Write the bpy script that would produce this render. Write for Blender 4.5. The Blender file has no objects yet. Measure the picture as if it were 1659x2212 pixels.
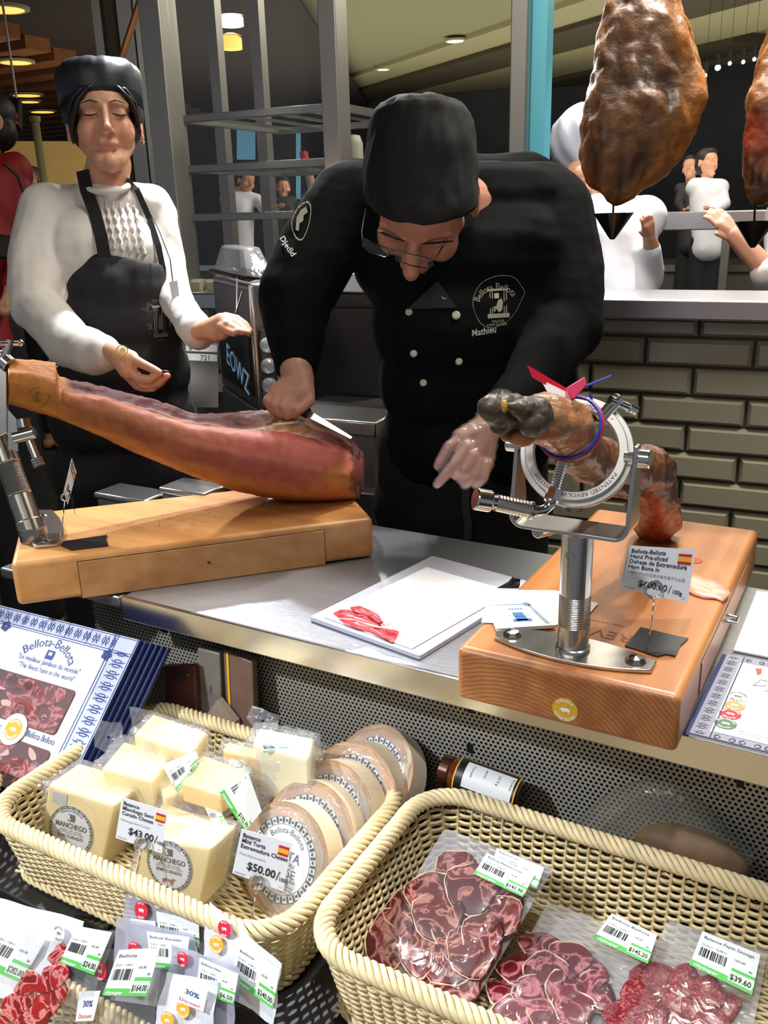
import bpy, bmesh, math, random
import numpy as np
from mathutils import Matrix, Vector, noise
from math import sin, cos, pi, radians, sqrt, atan2

S = bpy.context.scene
COL = S.collection
random.seed(7)

# ------------------------------------------------------------------ camera
F_PX, PITCH, ROLL, YAW = 1920.0, 0.329, -0.0297, 0.522
CAM = np.array([0.0, 0.0, 1.4])
FW = np.array([-sin(YAW) * cos(PITCH), cos(YAW) * cos(PITCH), -sin(PITCH)])
_rt = np.array([cos(YAW), sin(YAW), 0.0]); _up = np.cross(_rt, FW)
RT = cos(ROLL) * _rt + sin(ROLL) * _up
UP = -sin(ROLL) * _rt + cos(ROLL) * _up
cd = bpy.data.cameras.new('camera')
cd.sensor_fit = 'VERTICAL'; cd.sensor_height = 36.0; cd.lens = F_PX * 36.0 / 2212.0
cd.clip_start = 0.05; cd.clip_end = 60
cam = bpy.data.objects.new('camera', cd); COL.objects.link(cam)
cam.matrix_world = Matrix(((RT[0], UP[0], -FW[0], CAM[0]), (RT[1], UP[1], -FW[1], CAM[1]), (RT[2], UP[2], -FW[2], CAM[2]), (0, 0, 0, 1)))
S.camera = cam

# ------------------------------------------------------------------ world and lights
w = bpy.data.worlds.new('world'); S.world = w; w.use_nodes = True
w.node_tree.nodes['Background'].inputs[0].default_value = (0.80, 0.86, 1.0, 1)
w.node_tree.nodes['Background'].inputs[1].default_value = 0.16

def spot(name, loc, to, power, size, color=(1, 1, 1), blend=0.35, radius=0.03):
    l = bpy.data.lights.new(name, 'SPOT'); l.energy = power; l.spot_size = radians(size); l.spot_blend = blend
    l.color = color; l.shadow_soft_size = radius
    o = bpy.data.objects.new(name, l); COL.objects.link(o); o.location = loc
    o.rotation_euler = (Vector(to) - Vector(loc)).to_track_quat('-Z', 'Y').to_euler()
    return o

def area(name, loc, to, power, sx, sy, color=(1, 1, 1)):
    l = bpy.data.lights.new(name, 'AREA'); l.energy = power; l.shape = 'RECTANGLE'; l.size = sx; l.size_y = sy; l.color = color
    o = bpy.data.objects.new(name, l); COL.objects.link(o); o.location = loc
    o.rotation_euler = (Vector(to) - Vector(loc)).to_track_quat('-Z', 'Y').to_euler()
    return o

spot('track_spot_shelf', (-2.7, 0.95, 2.15), (-0.80, 0.64, 0.76), 170, 23, (0.93, 0.96, 1.0))
spot('track_spot_front', (-1.5, -0.75, 2.5), (-0.66, 0.50, 0.66), 175, 28, (0.93, 0.96, 1.0), blend=.5, radius=.05)
spot('track_spot_glare', (-2.6, 3.8, 2.55), (-0.6, 0.95, 0.9), 190, 26, (1.0, 0.98, 0.95))
spot('track_spot_counter', (-1.66, 2.15, 2.6), (-0.62, 0.95, 0.9), 95, 42, (0.95, 0.96, 1.0))
spot('track_spot_right', (-0.15, 1.95, 2.6), (-0.2, 1.0, 0.95), 75, 38, (1.0, 0.96, 0.9))
spot('track_spot_aisle', (-1.35, 2.0, 2.56), (-1.35, 1.35, 1.2), 180, 34, (0.95, 0.96, 1.0))
spot('track_spot_basket', (-0.1, 0.35, 2.5), (-0.3, 0.65, 0.7), 45, 36, (0.95, 0.95, 1.0))
spot('kitchen_spot', (-0.55, 2.7, 2.5), (-0.62, 2.3, 1.2), 120, 50, (0.97, 0.96, 1.0))
area('ceiling_glow', (-0.6, -0.6, 2.6), (-0.6, 1.6, 1.0), 11, 1.6, 1.0, (1.0, 0.93, 0.82))
area('aisle_glow', (-0.3, 1.6, 2.6), (-0.1, 2.0, 0.8), 36, 1.6, 0.4, (1.0, 0.92, 0.8))
area('kitchen_glow', (-0.8, 4.2, 2.5), (-0.8, 4.2, 0.0), 34, 3.0, 1.6, (1.0, 0.93, 0.8))
area('ceiling_fill', (-2.5, 6.0, 1.5), (-2.5, 6.0, 2.6), 55, 6.0, 4.0, (1.0, 0.95, 0.8))  # unseen upward fill, added only to brighten the dark ceiling
area('near_ceiling_fill', (0.2, 3.6, 1.5), (0.2, 3.8, 2.6), 14, 2.5, 1.5, (1.0, 0.95, 0.8))  # second added upward fill, for the nearer part of the ceiling

S.view_settings.view_transform = 'Standard'; S.view_settings.look = 'None'
S.view_settings.gamma = 1.0; S.view_settings.use_curve_mapping = False
S.view_settings.exposure = 0.4
S.cycles.max_bounces = 10; S.cycles.transparent_max_bounces = 24; S.cycles.sample_clamp_indirect = 4.0
S.cycles.caustics_reflective = False; S.cycles.caustics_refractive = False

# ------------------------------------------------------------------ measuring from the photograph
def ray(x, y): return FW + RT * (x - 830) / F_PX - UP * (y - 1106) / F_PX
def PD(x, y, d): return CAM + ray(x, y) * d                      # at distance d along the view axis
def PZ(x, y, z): r = ray(x, y); return CAM + r * ((z - CAM[2]) / r[2])
def PY(x, y, Y): r = ray(x, y); return CAM + r * ((Y - CAM[1]) / r[1])
def PP(x, y, p0, n): r = ray(x, y); n = np.array(n); return CAM + r * (np.dot(np.array(p0) - CAM, n) / np.dot(r, n))
def depth(p): return float(np.dot(np.array(p) - CAM, FW))
WU = np.array([0.9968, 0.0802, 0.0]); WN = np.array([-0.0802, 0.9968, 0.0]); W0 = np.array([-0.37, 2.0, 0.0])
def PW(x, y, off=0.0): return PP(x, y, W0 + WN * off, WN)        # on the tiled wall's plane

def nrm(v): v = np.array(v, float); return v / max(1e-9, np.linalg.norm(v))

# ------------------------------------------------------------------ materials
MATS = {}
def lin(c): return tuple(((x / 255) / 12.92 if x <= 10 else (((x / 255) + 0.055) / 1.055) ** 2.4) for x in c)
def mat(name, rgb=(200, 200, 200), rough=0.5, metal=0.0, spec=0.5, emit=None, estr=1.0, alpha=None, bump=0.0, bscale=60, var=0.0, vscale=8, stretch=(1, 1, 1), coat=0.0, vcol=False, sss=0.0, rgb2=None, trans=0.0, coord='Object', aniso=0):
    if name in MATS: return MATS[name]
    m = bpy.data.materials.new(name); m.use_nodes = True; nt = m.node_tree; b = nt.nodes['Principled BSDF']
    c = lin(rgb); b.inputs['Base Color'].default_value = (*c, 1)
    b.inputs['Roughness'].default_value = rough; b.inputs['Metallic'].default_value = metal
    b.inputs['Specular IOR Level'].default_value = spec
    if coat: b.inputs['Coat Weight'].default_value = coat; b.inputs['Coat Roughness'].default_value = 0.12
    if trans: b.inputs['Transmission Weight'].default_value = trans
    if sss:
        b.inputs['Subsurface Weight'].default_value = sss; b.inputs['Subsurface Radius'].default_value = (1, .4, .2); b.inputs['Subsurface Scale'].default_value = 0.006
    if emit: b.inputs['Emission Color'].default_value = (*lin(emit), 1); b.inputs['Emission Strength'].default_value = estr
    if alpha is not None: b.inputs['Alpha'].default_value = alpha
    tc = nt.nodes.new('ShaderNodeTexCoord'); mp = nt.nodes.new('ShaderNodeMapping'); nt.links.new(tc.outputs[coord], mp.inputs[0]); mp.inputs['Scale'].default_value = stretch
    src = None
    if vcol:
        at = nt.nodes.new('ShaderNodeAttribute'); at.attribute_name = 'Col'; src = at.outputs['Color']
    if var or rgb2:
        nz = nt.nodes.new('ShaderNodeTexNoise'); nz.inputs['Scale'].default_value = vscale; nz.inputs['Detail'].default_value = 6
        nt.links.new(mp.outputs[0], nz.inputs['Vector'])
        mx = nt.nodes.new('ShaderNodeMix'); mx.data_type = 'RGBA'
        rp = nt.nodes.new('ShaderNodeValToRGB'); rp.color_ramp.elements[0].position = .35; rp.color_ramp.elements[1].position = .65
        nt.links.new(nz.outputs[0], rp.inputs[0])
        if src:
            mx.blend_type = 'MULTIPLY'; mx.inputs[0].default_value = 1; nt.links.new(src, mx.inputs[6])
            rp.color_ramp.elements[0].color = (1 - var, 1 - var, 1 - var, 1); rp.color_ramp.elements[1].color = (1 + var * .3,) * 3 + (1,)
            nt.links.new(rp.outputs[0], mx.inputs[7])
        else:
            c2 = lin(rgb2) if rgb2 else tuple(x * (1 - var) for x in c)
            mx.inputs[6].default_value = (*c, 1); mx.inputs[7].default_value = (*c2, 1); nt.links.new(rp.outputs[0], mx.inputs[0])
        src = mx.outputs[2]
    if src: nt.links.new(src, b.inputs['Base Color'])
    if aniso:
        b.inputs['Anisotropic'].default_value = aniso; tv_ = nt.nodes.new('ShaderNodeCombineXYZ'); tv_.inputs[0].default_value = 1; nt.links.new(tv_.outputs[0], b.inputs['Tangent'])
    if bump:
        n2 = nt.nodes.new('ShaderNodeTexNoise'); n2.inputs['Scale'].default_value = bscale; n2.inputs['Detail'].default_value = 4
        nt.links.new(mp.outputs[0], n2.inputs['Vector'])
        bp = nt.nodes.new('ShaderNodeBump'); bp.inputs['Strength'].default_value = bump; bp.inputs['Distance'].default_value = 0.002
        nt.links.new(n2.outputs[0], bp.inputs['Height']); nt.links.new(bp.outputs[0], b.inputs['Normal'])
    MATS[name] = m
    return m

def film(name, haze=0.12, gloss=0.16, tint=(235, 238, 245), rough=0.08, bump=0.5, bscale=35):
    """thin clear plastic: mostly transparent, a little haze and a wrinkled sheen"""
    m = bpy.data.materials.new(name); m.use_nodes = True; nt = m.node_tree; nt.nodes.clear()
    out = nt.nodes.new('ShaderNodeOutputMaterial'); tr = nt.nodes.new('ShaderNodeBsdfTransparent'); df = nt.nodes.new('ShaderNodeBsdfDiffuse'); gl = nt.nodes.new('ShaderNodeBsdfGlossy')
    df.inputs[0].default_value = (*lin(tint), 1); gl.inputs['Roughness'].default_value = rough
    a = nt.nodes.new('ShaderNodeMixShader'); b = nt.nodes.new('ShaderNodeMixShader'); a.inputs[0].default_value = haze
    nt.links.new(tr.outputs[0], a.inputs[1]); nt.links.new(df.outputs[0], a.inputs[2])
    fr = nt.nodes.new('ShaderNodeLayerWeight'); fr.inputs[0].default_value = .5
    pw = nt.nodes.new('ShaderNodeMath'); pw.operation = 'POWER'; pw.inputs[1].default_value = 3.5; nt.links.new(fr.outputs['Facing'], pw.inputs[0])
    ad = nt.nodes.new('ShaderNodeMath'); ad.operation = 'MULTIPLY_ADD'; ad.inputs[1].default_value = 0.5; ad.inputs[2].default_value = gloss * .22; ad.use_clamp = True
    nt.links.new(pw.outputs[0], ad.inputs[0]); nt.links.new(ad.outputs[0], b.inputs[0])
    nt.links.new(a.outputs[0], b.inputs[1]); nt.links.new(gl.outputs[0], b.inputs[2]); nt.links.new(b.outputs[0], out.inputs[0])
    tc = nt.nodes.new('ShaderNodeTexCoord'); nz = nt.nodes.new('ShaderNodeTexNoise'); nz.inputs['Scale'].default_value = bscale; nz.inputs['Distortion'].default_value = 1.5
    bp = nt.nodes.new('ShaderNodeBump'); bp.inputs['Strength'].default_value = bump; bp.inputs['Distance'].default_value = 0.006
    nt.links.new(tc.outputs['Object'], nz.inputs['Vector']); nt.links.new(nz.outputs[0], bp.inputs['Height'])
    nt.links.new(bp.outputs[0], gl.inputs['Normal']); nt.links.new(bp.outputs[0], fr.inputs['Normal'])
    MATS[name] = m
    return m

def wood(name, c1, c2, axis, scale=14, rings=False, mapping=None, rough=0.38):
    """long-grained beech: bands stretched along the axis given"""
    m = bpy.data.materials.new(name); m.use_nodes = True; nt = m.node_tree; b = nt.nodes['Principled BSDF']
    tc = nt.nodes.new('ShaderNodeTexCoord'); mp = nt.nodes.new('ShaderNodeMapping'); nt.links.new(tc.outputs['Object'], mp.inputs[0])
    mp.inputs['Rotation'].default_value = (0, 0, axis)
    mp.inputs['Scale'].default_value = (0.09, 1, 1) if not rings else (1, 0.04, 1)
    nz = nt.nodes.new('ShaderNodeTexNoise'); nz.inputs['Scale'].default_value = scale * 4; nz.inputs['Detail'].default_value = 8; nt.links.new(mp.outputs[0], nz.inputs['Vector'])
    n1 = nt.nodes.new('ShaderNodeTexNoise'); n1.inputs['Scale'].default_value = scale * .9; nt.links.new(mp.outputs[0], n1.inputs['Vector'])
    mx = nt.nodes.new('ShaderNodeMix'); mx.data_type = 'RGBA'; mx.inputs[6].default_value = (*lin(c1), 1); mx.inputs[7].default_value = (*lin(c2), 1)
    ad = nt.nodes.new('ShaderNodeMath'); ad.operation = 'MULTIPLY_ADD'; ad.inputs[1].default_value = 1.1; nt.links.new(nz.outputs[0], ad.inputs[0])
    m3 = nt.nodes.new('ShaderNodeMath'); m3.operation = 'MULTIPLY_ADD'; m3.inputs[1].default_value = 1.2; m3.inputs[2].default_value = -.68; nt.links.new(n1.outputs[0], m3.inputs[0]); nt.links.new(m3.outputs[0], ad.inputs[2])
    rp = nt.nodes.new('ShaderNodeValToRGB'); rp.color_ramp.elements[0].position = .2; rp.color_ramp.elements[1].position = .85
    nt.links.new(ad.outputs[0], rp.inputs[0]); nt.links.new(rp.outputs[0], mx.inputs[0]); col = mx.outputs[2]
    if rings:      # end grain arcs, centred off the block's upper-left corner, on the ends only
        wv = nt.nodes.new('ShaderNodeTexWave'); wv.wave_type = 'RINGS'; wv.rings_direction = 'Y'; wv.inputs['Scale'].default_value = 66; wv.inputs['Distortion'].default_value = 2.2; wv.inputs['Detail'].default_value = 2
        wv.inputs['Detail Scale'].default_value = 1.2
        mr = nt.nodes.new('ShaderNodeMapping'); mr.inputs['Location'].default_value = mapping; nt.links.new(tc.outputs['Object'], mr.inputs[0]); nt.links.new(mr.outputs[0], wv.inputs['Vector'])
        m4 = nt.nodes.new('ShaderNodeMix'); m4.data_type = 'RGBA'; m4.inputs[7].default_value = (*lin((124, 72, 46)), 1)
        g = nt.nodes.new('ShaderNodeNewGeometry'); sp = nt.nodes.new('ShaderNodeSeparateXYZ'); nt.links.new(g.outputs['Normal'], sp.inputs[0])
        ab = nt.nodes.new('ShaderNodeMath'); ab.operation = 'ABSOLUTE'; nt.links.new(sp.outputs['Y'], ab.inputs[0])
        pw = nt.nodes.new('ShaderNodeMath'); pw.operation = 'POWER'; pw.inputs[1].default_value = 3; nt.links.new(ab.outputs[0], pw.inputs[0])
        ml = nt.nodes.new('ShaderNodeMath'); ml.operation = 'MULTIPLY'; nt.links.new(pw.outputs[0], ml.inputs[0]); nt.links.new(wv.outputs['Fac'], ml.inputs[1])
        m5 = nt.nodes.new('ShaderNodeMath'); m5.operation = 'MULTIPLY'; m5.inputs[1].default_value = .6; nt.links.new(ml.outputs[0], m5.inputs[0])
        nt.links.new(m5.outputs[0], m4.inputs[0]); nt.links.new(col, m4.inputs[6]); col = m4.outputs[2]
    nt.links.new(col, b.inputs['Base Color']); b.inputs['Roughness'].default_value = rough; b.inputs['Coat Weight'].default_value = .15; b.inputs['Coat Roughness'].default_value = .3
    MATS[name] = m
    return m

# ------------------------------------------------------------------ objects and tags
def tag(o, label, cat, group=None, kind=None):
    if label: o['label'] = label
    if cat: o['category'] = cat
    if group: o['group'] = group
    if kind: o['kind'] = kind
    return o
def thing(name, label, cat, loc=(0, 0, 0), group=None):
    o = bpy.data.objects.new(name, None); COL.objects.link(o); o.location = loc; o.empty_display_size = .02
    return tag(o, label, cat, group)

class MB:
    """collects vertices and faces, then links them as ONE mesh object"""
    def __init__(s): s.v = []; s.f = []; s.mi = []; s.n = 0; s.cur = 0
    def add(s, vs, fs):
        s.v.append(np.asarray(vs, float).reshape(-1, 3)); n = s.n
        for f in fs: s.f.append([i + n for i in f]); s.mi.append(s.cur)
        s.n += len(s.v[-1]); return s
    def verts(s): return np.concatenate(s.v) if s.v else np.zeros((0, 3))
    def box(s, lo, hi, M=None):
        x0, y0, z0 = lo; x1, y1, z1 = hi
        v = np.array([(x0, y0, z0), (x1, y0, z0), (x1, y1, z0), (x0, y1, z0), (x0, y0, z1), (x1, y0, z1), (x1, y1, z1), (x0, y1, z1)], float)
        if M is not None: v = (np.array(M)[:3, :3] @ v.T).T + np.array(M)[:3, 3]
        return s.add(v, [(0, 3, 2, 1), (4, 5, 6, 7), (0, 1, 5, 4), (1, 2, 6, 5), (2, 3, 7, 6), (3, 0, 4, 7)])
    def hexa(s, v):      # eight corners: bottom ring of four, top ring of four
        return s.add(v, [(0, 3, 2, 1), (4, 5, 6, 7), (0, 1, 5, 4), (1, 2, 6, 5), (2, 3, 7, 6), (3, 0, 4, 7)])
    def loft(s, rings, close=True, cap=True):
        rings = [np.asarray(r, float) for r in rings]; k = len(rings[0]); n = s.n
        fs = []
        for a in range(len(rings) - 1):
            for i in range(k if close else k - 1):
                j = (i + 1) % k; fs.append((a * k + i, a * k + j, (a + 1) * k + j, (a + 1) * k + i))
        if cap and close: fs.append(tuple(range(k))[::-1]); fs.append(tuple((len(rings) - 1) * k + i for i in range(k)))
        return s.add(np.concatenate(rings), fs)
    def tube(s, pts, r, n=10, closed=False, cap=True, flat=1.0):
        pts = [np.array(p, float) for p in pts]; m = len(pts); rr = r if hasattr(r, '__len__') else [r] * m
        rings = []; prev = None
        for i, p in enumerate(pts):
            if closed: t = pts[(i + 1) % m] - pts[i - 1]
            else: t = pts[min(i + 1, m - 1)] - pts[max(i - 1, 0)]
            t = nrm(t)
            if prev is None:
                a = np.array([0, 0, 1.]) if abs(t[2]) < .9 else np.array([1., 0, 0])
                u = nrm(np.cross(t, a))
            else: u = nrm(prev - t * np.dot(prev, t))
            prev = u; w_ = np.cross(t, u)
            rings.append([p + rr[i] * (cos(2 * pi * k / n) * u + flat * sin(2 * pi * k / n) * w_) for k in range(n)])
        if closed:
            rings = [np.array(q) for q in rings]; k = n; fs = []
            for a in range(m):
                b = (a + 1) % m
                for i in range(k):
                    j = (i + 1) % k; fs.append((a * k + i, a * k + j, b * k + j, b * k + i))
            return s.add(np.concatenate(rings), fs)
        return s.loft(rings, True, cap)
    def cyl(s, p0, p1, r0, r1=None, n=24): return s.tube([p0, p1], [r0, r0 if r1 is None else r1], n)
    def lathe(s, prof, origin, axis=(0, 0, 1), n=32):
        ax = nrm(axis); a = np.array([1., 0, 0]) if abs(ax[0]) < .9 else np.array([0, 1., 0])
        u = nrm(np.cross(ax, a)); w_ = np.cross(ax, u); o = np.array(origin, float)
        return s.loft([[o + ax * h + r * (cos(2 * pi * k / n) * u + sin(2 * pi * k / n) * w_) for k in range(n)] for r, h in prof])
    def sphere(s, c, r, n=14, m=10, M=None):
        rr = np.array(r if hasattr(r, '__len__') else (r, r, r), float); vs = [(0, 0, -1)]; fs = []
        for j in range(1, m):
            t = -pi / 2 + pi * j / m
            for i in range(n): vs.append((cos(t) * cos(2 * pi * i / n), cos(t) * sin(2 * pi * i / n), sin(t)))
        vs.append((0, 0, 1)); vs = np.array(vs) * rr
        if M is not None: vs = vs @ np.array(M, float)       # rows of M are the local axes in world
        vs = vs + np.array(c, float); L = len(vs) - 1
        for i in range(n): fs.append((0, 1 + (i + 1) % n, 1 + i)); fs.append((L, L - n + i, L - n + (i + 1) % n))
        for j in range(m - 2):
            for i in range(n):
                a = 1 + j * n + i; b = 1 + j * n + (i + 1) % n; fs.append((a, b, b + n, a + n))
        return s.add(vs, fs)
    def cap(s, p0, r0, p1, r1, n=14):      # tapered capsule for organic unions
        p0 = np.array(p0, float); p1 = np.array(p1, float)
        s.sphere(p0, r0, n, 10); s.sphere(p1, r1, n, 10)
        if np.linalg.norm(p1 - p0) > 1e-6:
            s.tube([p0, p1], [r0 * .995, r1 * .995], n)
        return s
    def prism(s, poly, P, h0, h1):         # poly: list of (a, b); P maps (a, b, h) to a point
        k = len(poly); bot = [P(a, b, h0) for a, b in poly]; top = [P(a, b, h1) for a, b in poly]
        return s.add(bot + top, [tuple(range(k))[::-1], tuple(k + i for i in range(k))] + [(i, (i + 1) % k, k + (i + 1) % k, k + i) for i in range(k)])
    def obj(s, name, m, parent=None, smooth=False, bevel=0, seg=2, sub=0, label=None, kind=None, cat=None, group=None, fn=None, mesh_only=False):
        me = bpy.data.meshes.new(name); V = s.verts()
        if fn is not None: V = fn(V)
        me.from_pydata(V.tolist(), [], s.f); me.update()
        ms = m if isinstance(m, (list, tuple)) else [m]
        for q in ms: me.materials.append(q)
        if len(ms) > 1: me.polygons.foreach_set('material_index', s.mi)
        bm = bmesh.new(); bm.from_mesh(me)
        bmesh.ops.recalc_face_normals(bm, faces=bm.faces); bm.to_mesh(me); bm.free()
        if smooth: me.polygons.foreach_set('use_smooth', [True] * len(me.polygons))
        if mesh_only: return me
        o = bpy.data.objects.new(name, me); COL.objects.link(o)
        if bevel:
            md = o.modifiers.new('bevel', 'BEVEL'); md.width = bevel; md.segments = seg; md.limit_method = 'ANGLE'; md.angle_limit = radians(40)
            for p in me.polygons: p.use_smooth = True
            me.set_sharp_from_angle(angle=radians(50)) if hasattr(me, 'set_sharp_from_angle') else None
        if sub: md = o.modifiers.new('sub', 'SUBSURF'); md.levels = sub; md.render_levels = sub
        attach(o, parent)
        if label or kind or cat or group: tag(o, label, cat, group, kind)
        return o

def world_of(q):
    b = Matrix.Translation(q.location)
    return world_of(q.parent) @ q.matrix_parent_inverse @ b if q.parent is not None else b
def attach(o, parent):
    if parent is not None:
        o.parent = parent; o.matrix_parent_inverse = world_of(parent).inverted()

def blob(mb, voxel, iters=6, fac=0.5, extra=None):
    """union of overlapping solids as one continuous skin; returns vertices and faces"""
    me = mb.obj('tmp', [], mesh_only=True); o = bpy.data.objects.new('tmp', me); COL.objects.link(o)
    r = o.modifiers.new('r', 'REMESH'); r.mode = 'VOXEL'; r.voxel_size = voxel
    if iters: q = o.modifiers.new('s', 'SMOOTH'); q.iterations = iters; q.factor = fac
    dg = bpy.context.evaluated_depsgraph_get(); e = o.evaluated_get(dg); m2 = e.to_mesh()
    V = np.zeros(len(m2.vertices) * 3); m2.vertices.foreach_get('co', V); V = V.reshape(-1, 3)
    Fs = [tuple(p.vertices) for p in m2.polygons]
    N = np.zeros(len(m2.vertices) * 3); m2.vertices.foreach_get('normal', N); N = N.reshape(-1, 3)
    e.to_mesh_clear(); bpy.data.objects.remove(o); bpy.data.meshes.remove(me)
    return V, Fs, N

def mesh_obj(name, V, Fs, m, parent=None, smooth=True, colors=None, **kw):
    me = bpy.data.meshes.new(name); me.from_pydata(np.asarray(V).tolist(), [], Fs); me.update()
    for q in (m if isinstance(m, (list, tuple)) else [m]): me.materials.append(q)
    if smooth: me.polygons.foreach_set('use_smooth', [True] * len(me.polygons))
    if colors is not None:
        a = me.color_attributes.new('Col', 'FLOAT_COLOR', 'POINT'); c = np.ones((len(V), 4)); c[:, :3] = colors; a.data.foreach_set('color', c.ravel())
    o = bpy.data.objects.new(name, me); COL.objects.link(o); attach(o, parent)
    if kw: tag(o, kw.get('label'), kw.get('cat'), kw.get('group'), kw.get('kind'))
    return o

def fnoise(V, scale, seed=0, octaves=3):
    return np.array([noise.fractal(Vector((v[0] * scale + seed, v[1] * scale - seed, v[2] * scale + 3 * seed)), 1.0, 2.0, octaves) for v in V])

# ------------------------------------------------------------------ flat printed faces
class Patch:
    """a flat face given by its corners TL, TR, BR, BL; (u, v) from the top left, h along the normal; size W x H metres"""
    def __init__(s, TL, TR, BR, BL):
        s.c = [np.array(q, float) for q in (TL, TR, BR, BL)]
        s.n = nrm(np.cross(s.c[2] - s.c[0], s.c[1] - s.c[3]))
        if np.dot(s.n, CAM - s.c[0]) < 0: s.n = -s.n
        s.W = (np.linalg.norm(s.c[1] - s.c[0]) + np.linalg.norm(s.c[2] - s.c[3])) / 2
        s.H = (np.linalg.norm(s.c[3] - s.c[0]) + np.linalg.norm(s.c[2] - s.c[1])) / 2
    def __call__(s, u, v, h=0.0):
        a, b, c, d = s.c
        return (a * (1 - u) + b * u) * (1 - v) + (d * (1 - u) + c * u) * v + s.n * h
    def sub(s, u0, v0, u1, v1): return Patch(s(u0, v0), s(u1, v0), s(u1, v1), s(u0, v1))
def px_patch(tl, tr, br, bl, f): return Patch(f(*tl), f(*tr), f(*br), f(*bl))

def rrect(u0, v0, u1, v1, ru, rv=None, k=4):
    rv = rv or ru; pts = []
    for cx, cy, a0 in ((u1 - ru, v0 + rv, -pi / 2), (u1 - ru, v1 - rv, 0), (u0 + ru, v1 - rv, pi / 2), (u0 + ru, v0 + rv, pi)):
        for i in range(k + 1):
            a = a0 + pi / 2 * i / k; pts.append((cx + ru * cos(a), cy + rv * sin(a)))
    return pts
def ell(cu, cv, ru, rv, n=32, a0=0): return [(cu + ru * cos(2 * pi * i / n + a0), cv + rv * sin(2 * pi * i / n + a0)) for i in range(n)]

_tc = {}
_txt_ob = None
def text_mesh(s, bold=False):
    """glyph outlines of a string in em units, baseline at 0, left at 0"""
    global _txt_ob
    key = (s, bold)
    if key in _tc: return _tc[key]
    cu = bpy.data.curves.new('t', 'FONT'); cu.body = s; cu.resolution_u = 2
    if bold: cu.offset = 0.018
    o = bpy.data.objects.new('t', cu); COL.objects.link(o)
    dg = bpy.context.evaluated_depsgraph_get(); e = o.evaluated_get(dg); me = e.to_mesh()
    V = np.zeros(len(me.vertices) * 3); me.vertices.foreach_get('co', V); V = V.reshape(-1, 3)[:, :2]
    Fs = [tuple(p.vertices) for p in me.polygons]
    e.to_mesh_clear(); bpy.data.objects.remove(o); bpy.data.curves.remove(cu)
    _tc[key] = (V, Fs); return V, Fs

def ptext(mb, P, s, u, v, size, h=0.0006, bold=False, align='l', width=None, arc=None, rot=0.0, flipx=False):
    """text on patch P: (u, v) baseline start as fractions, size = em height in metres; arc=(cu, cv, radius, mid angle deg, +1 outside top / -1 along the bottom)"""
    V, Fs = text_mesh(s, bold)
    if len(V) == 0: return
    X = V[:, 0] * size; Y = V[:, 1] * size; wid = X.max()
    if width: X = X * (width / wid); wid = width
    if align == 'c': X = X - wid / 2
    if align == 'r': X = X - wid
    W, H = P.W, P.H
    if arc:
        cu, cv, R, mid, sg = arc
        if align != 'c': X = X - wid / 2
        if sg > 0: a = radians(mid) - X / R; r = R + Y
        else: a = radians(mid) + X / R; r = R - Y
        px = cu * W + r * np.cos(a); py = cv * H - r * np.sin(a)
    else:
        if rot: c_, s_ = cos(rot), sin(rot); X, Y = X * c_ - Y * s_, X * s_ + Y * c_
        px = u * W + X; py = v * H - Y
    mb.add([P(a / W, b / H, h) for a, b in zip(px, py)], Fs)

def sheet(name, P, m, parent, thick=0.0004, poly=None, h=0.0, **kw):
    mb = MB(); mb.prism(poly or [(0, 0), (1, 0), (1, 1), (0, 1)], P, h, h + thick)
    return mb.obj(name, m, parent, **kw)
def barcode(mb, P, u0, v0, u1, v1, n=16, h=0.0006, rnd=random):
    x = 0
    cells = [rnd.choice((1, 1, 2, 3)) for _ in range(2 * n)]; t = sum(cells)
    for i, c in enumerate(cells):
        if i % 2 == 0:
            a = u0 + (u1 - u0) * x / t; b = u0 + (u1 - u0) * (x + c) / t
            mb.add([P(a, v0, h), P(b, v0, h), P(b, v1, h), P(a, v1, h)], [(0, 1, 2, 3)])
        x += c
def quad(mb, P, u0, v0, u1, v1, h): mb.add([P(u0, v0, h), P(u1, v0, h), P(u1, v1, h), P(u0, v1, h)], [(0, 1, 2, 3)])
def scroll(mb, P, u0, v0, u1, v1, n, h=0.0006, wd=0.0008, vert=False):
    """a running vine of curls inside a printed border band"""
    W, H = P.W, P.H
    for i in range(n):
        for k in range(2):
            c = (i + .5) / n; sgn = 1 if (i + k) % 2 else -1
            pts = []
            for j in range(15):
                t = j / 14; a = t * 5.2 * sgn + (pi * .5 if k else -pi * .5); r = (1 - t * .8) * .5
                x = (r * cos(a)) ; y = (r * sin(a)) * .9
                if vert: pu = (u0 + u1) / 2 + y * (u1 - u0) * .9; pv = v0 + (v1 - v0) * (c + x / n * .9)
                else: pu = u0 + (u1 - u0) * (c + x / n * .9); pv = (v0 + v1) / 2 + y * (v1 - v0) * .9
                pts.append((pu * W, pv * H))
            L = []; R_ = []
            for j in range(len(pts)):
                a = pts[max(j - 1, 0)]; b = pts[min(j + 1, len(pts) - 1)]; dx, dy = b[0] - a[0], b[1] - a[1]; l = max(1e-9, sqrt(dx * dx + dy * dy)); nx, ny = -dy / l * wd / 2, dx / l * wd / 2
                L.append(P((pts[j][0] + nx) / W, (pts[j][1] + ny) / H, h)); R_.append(P((pts[j][0] - nx) / W, (pts[j][1] - ny) / H, h))
            m = len(pts); mb.add(L + R_, [(j, j + 1, m + j + 1, m + j) for j in range(m - 1)])
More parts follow.
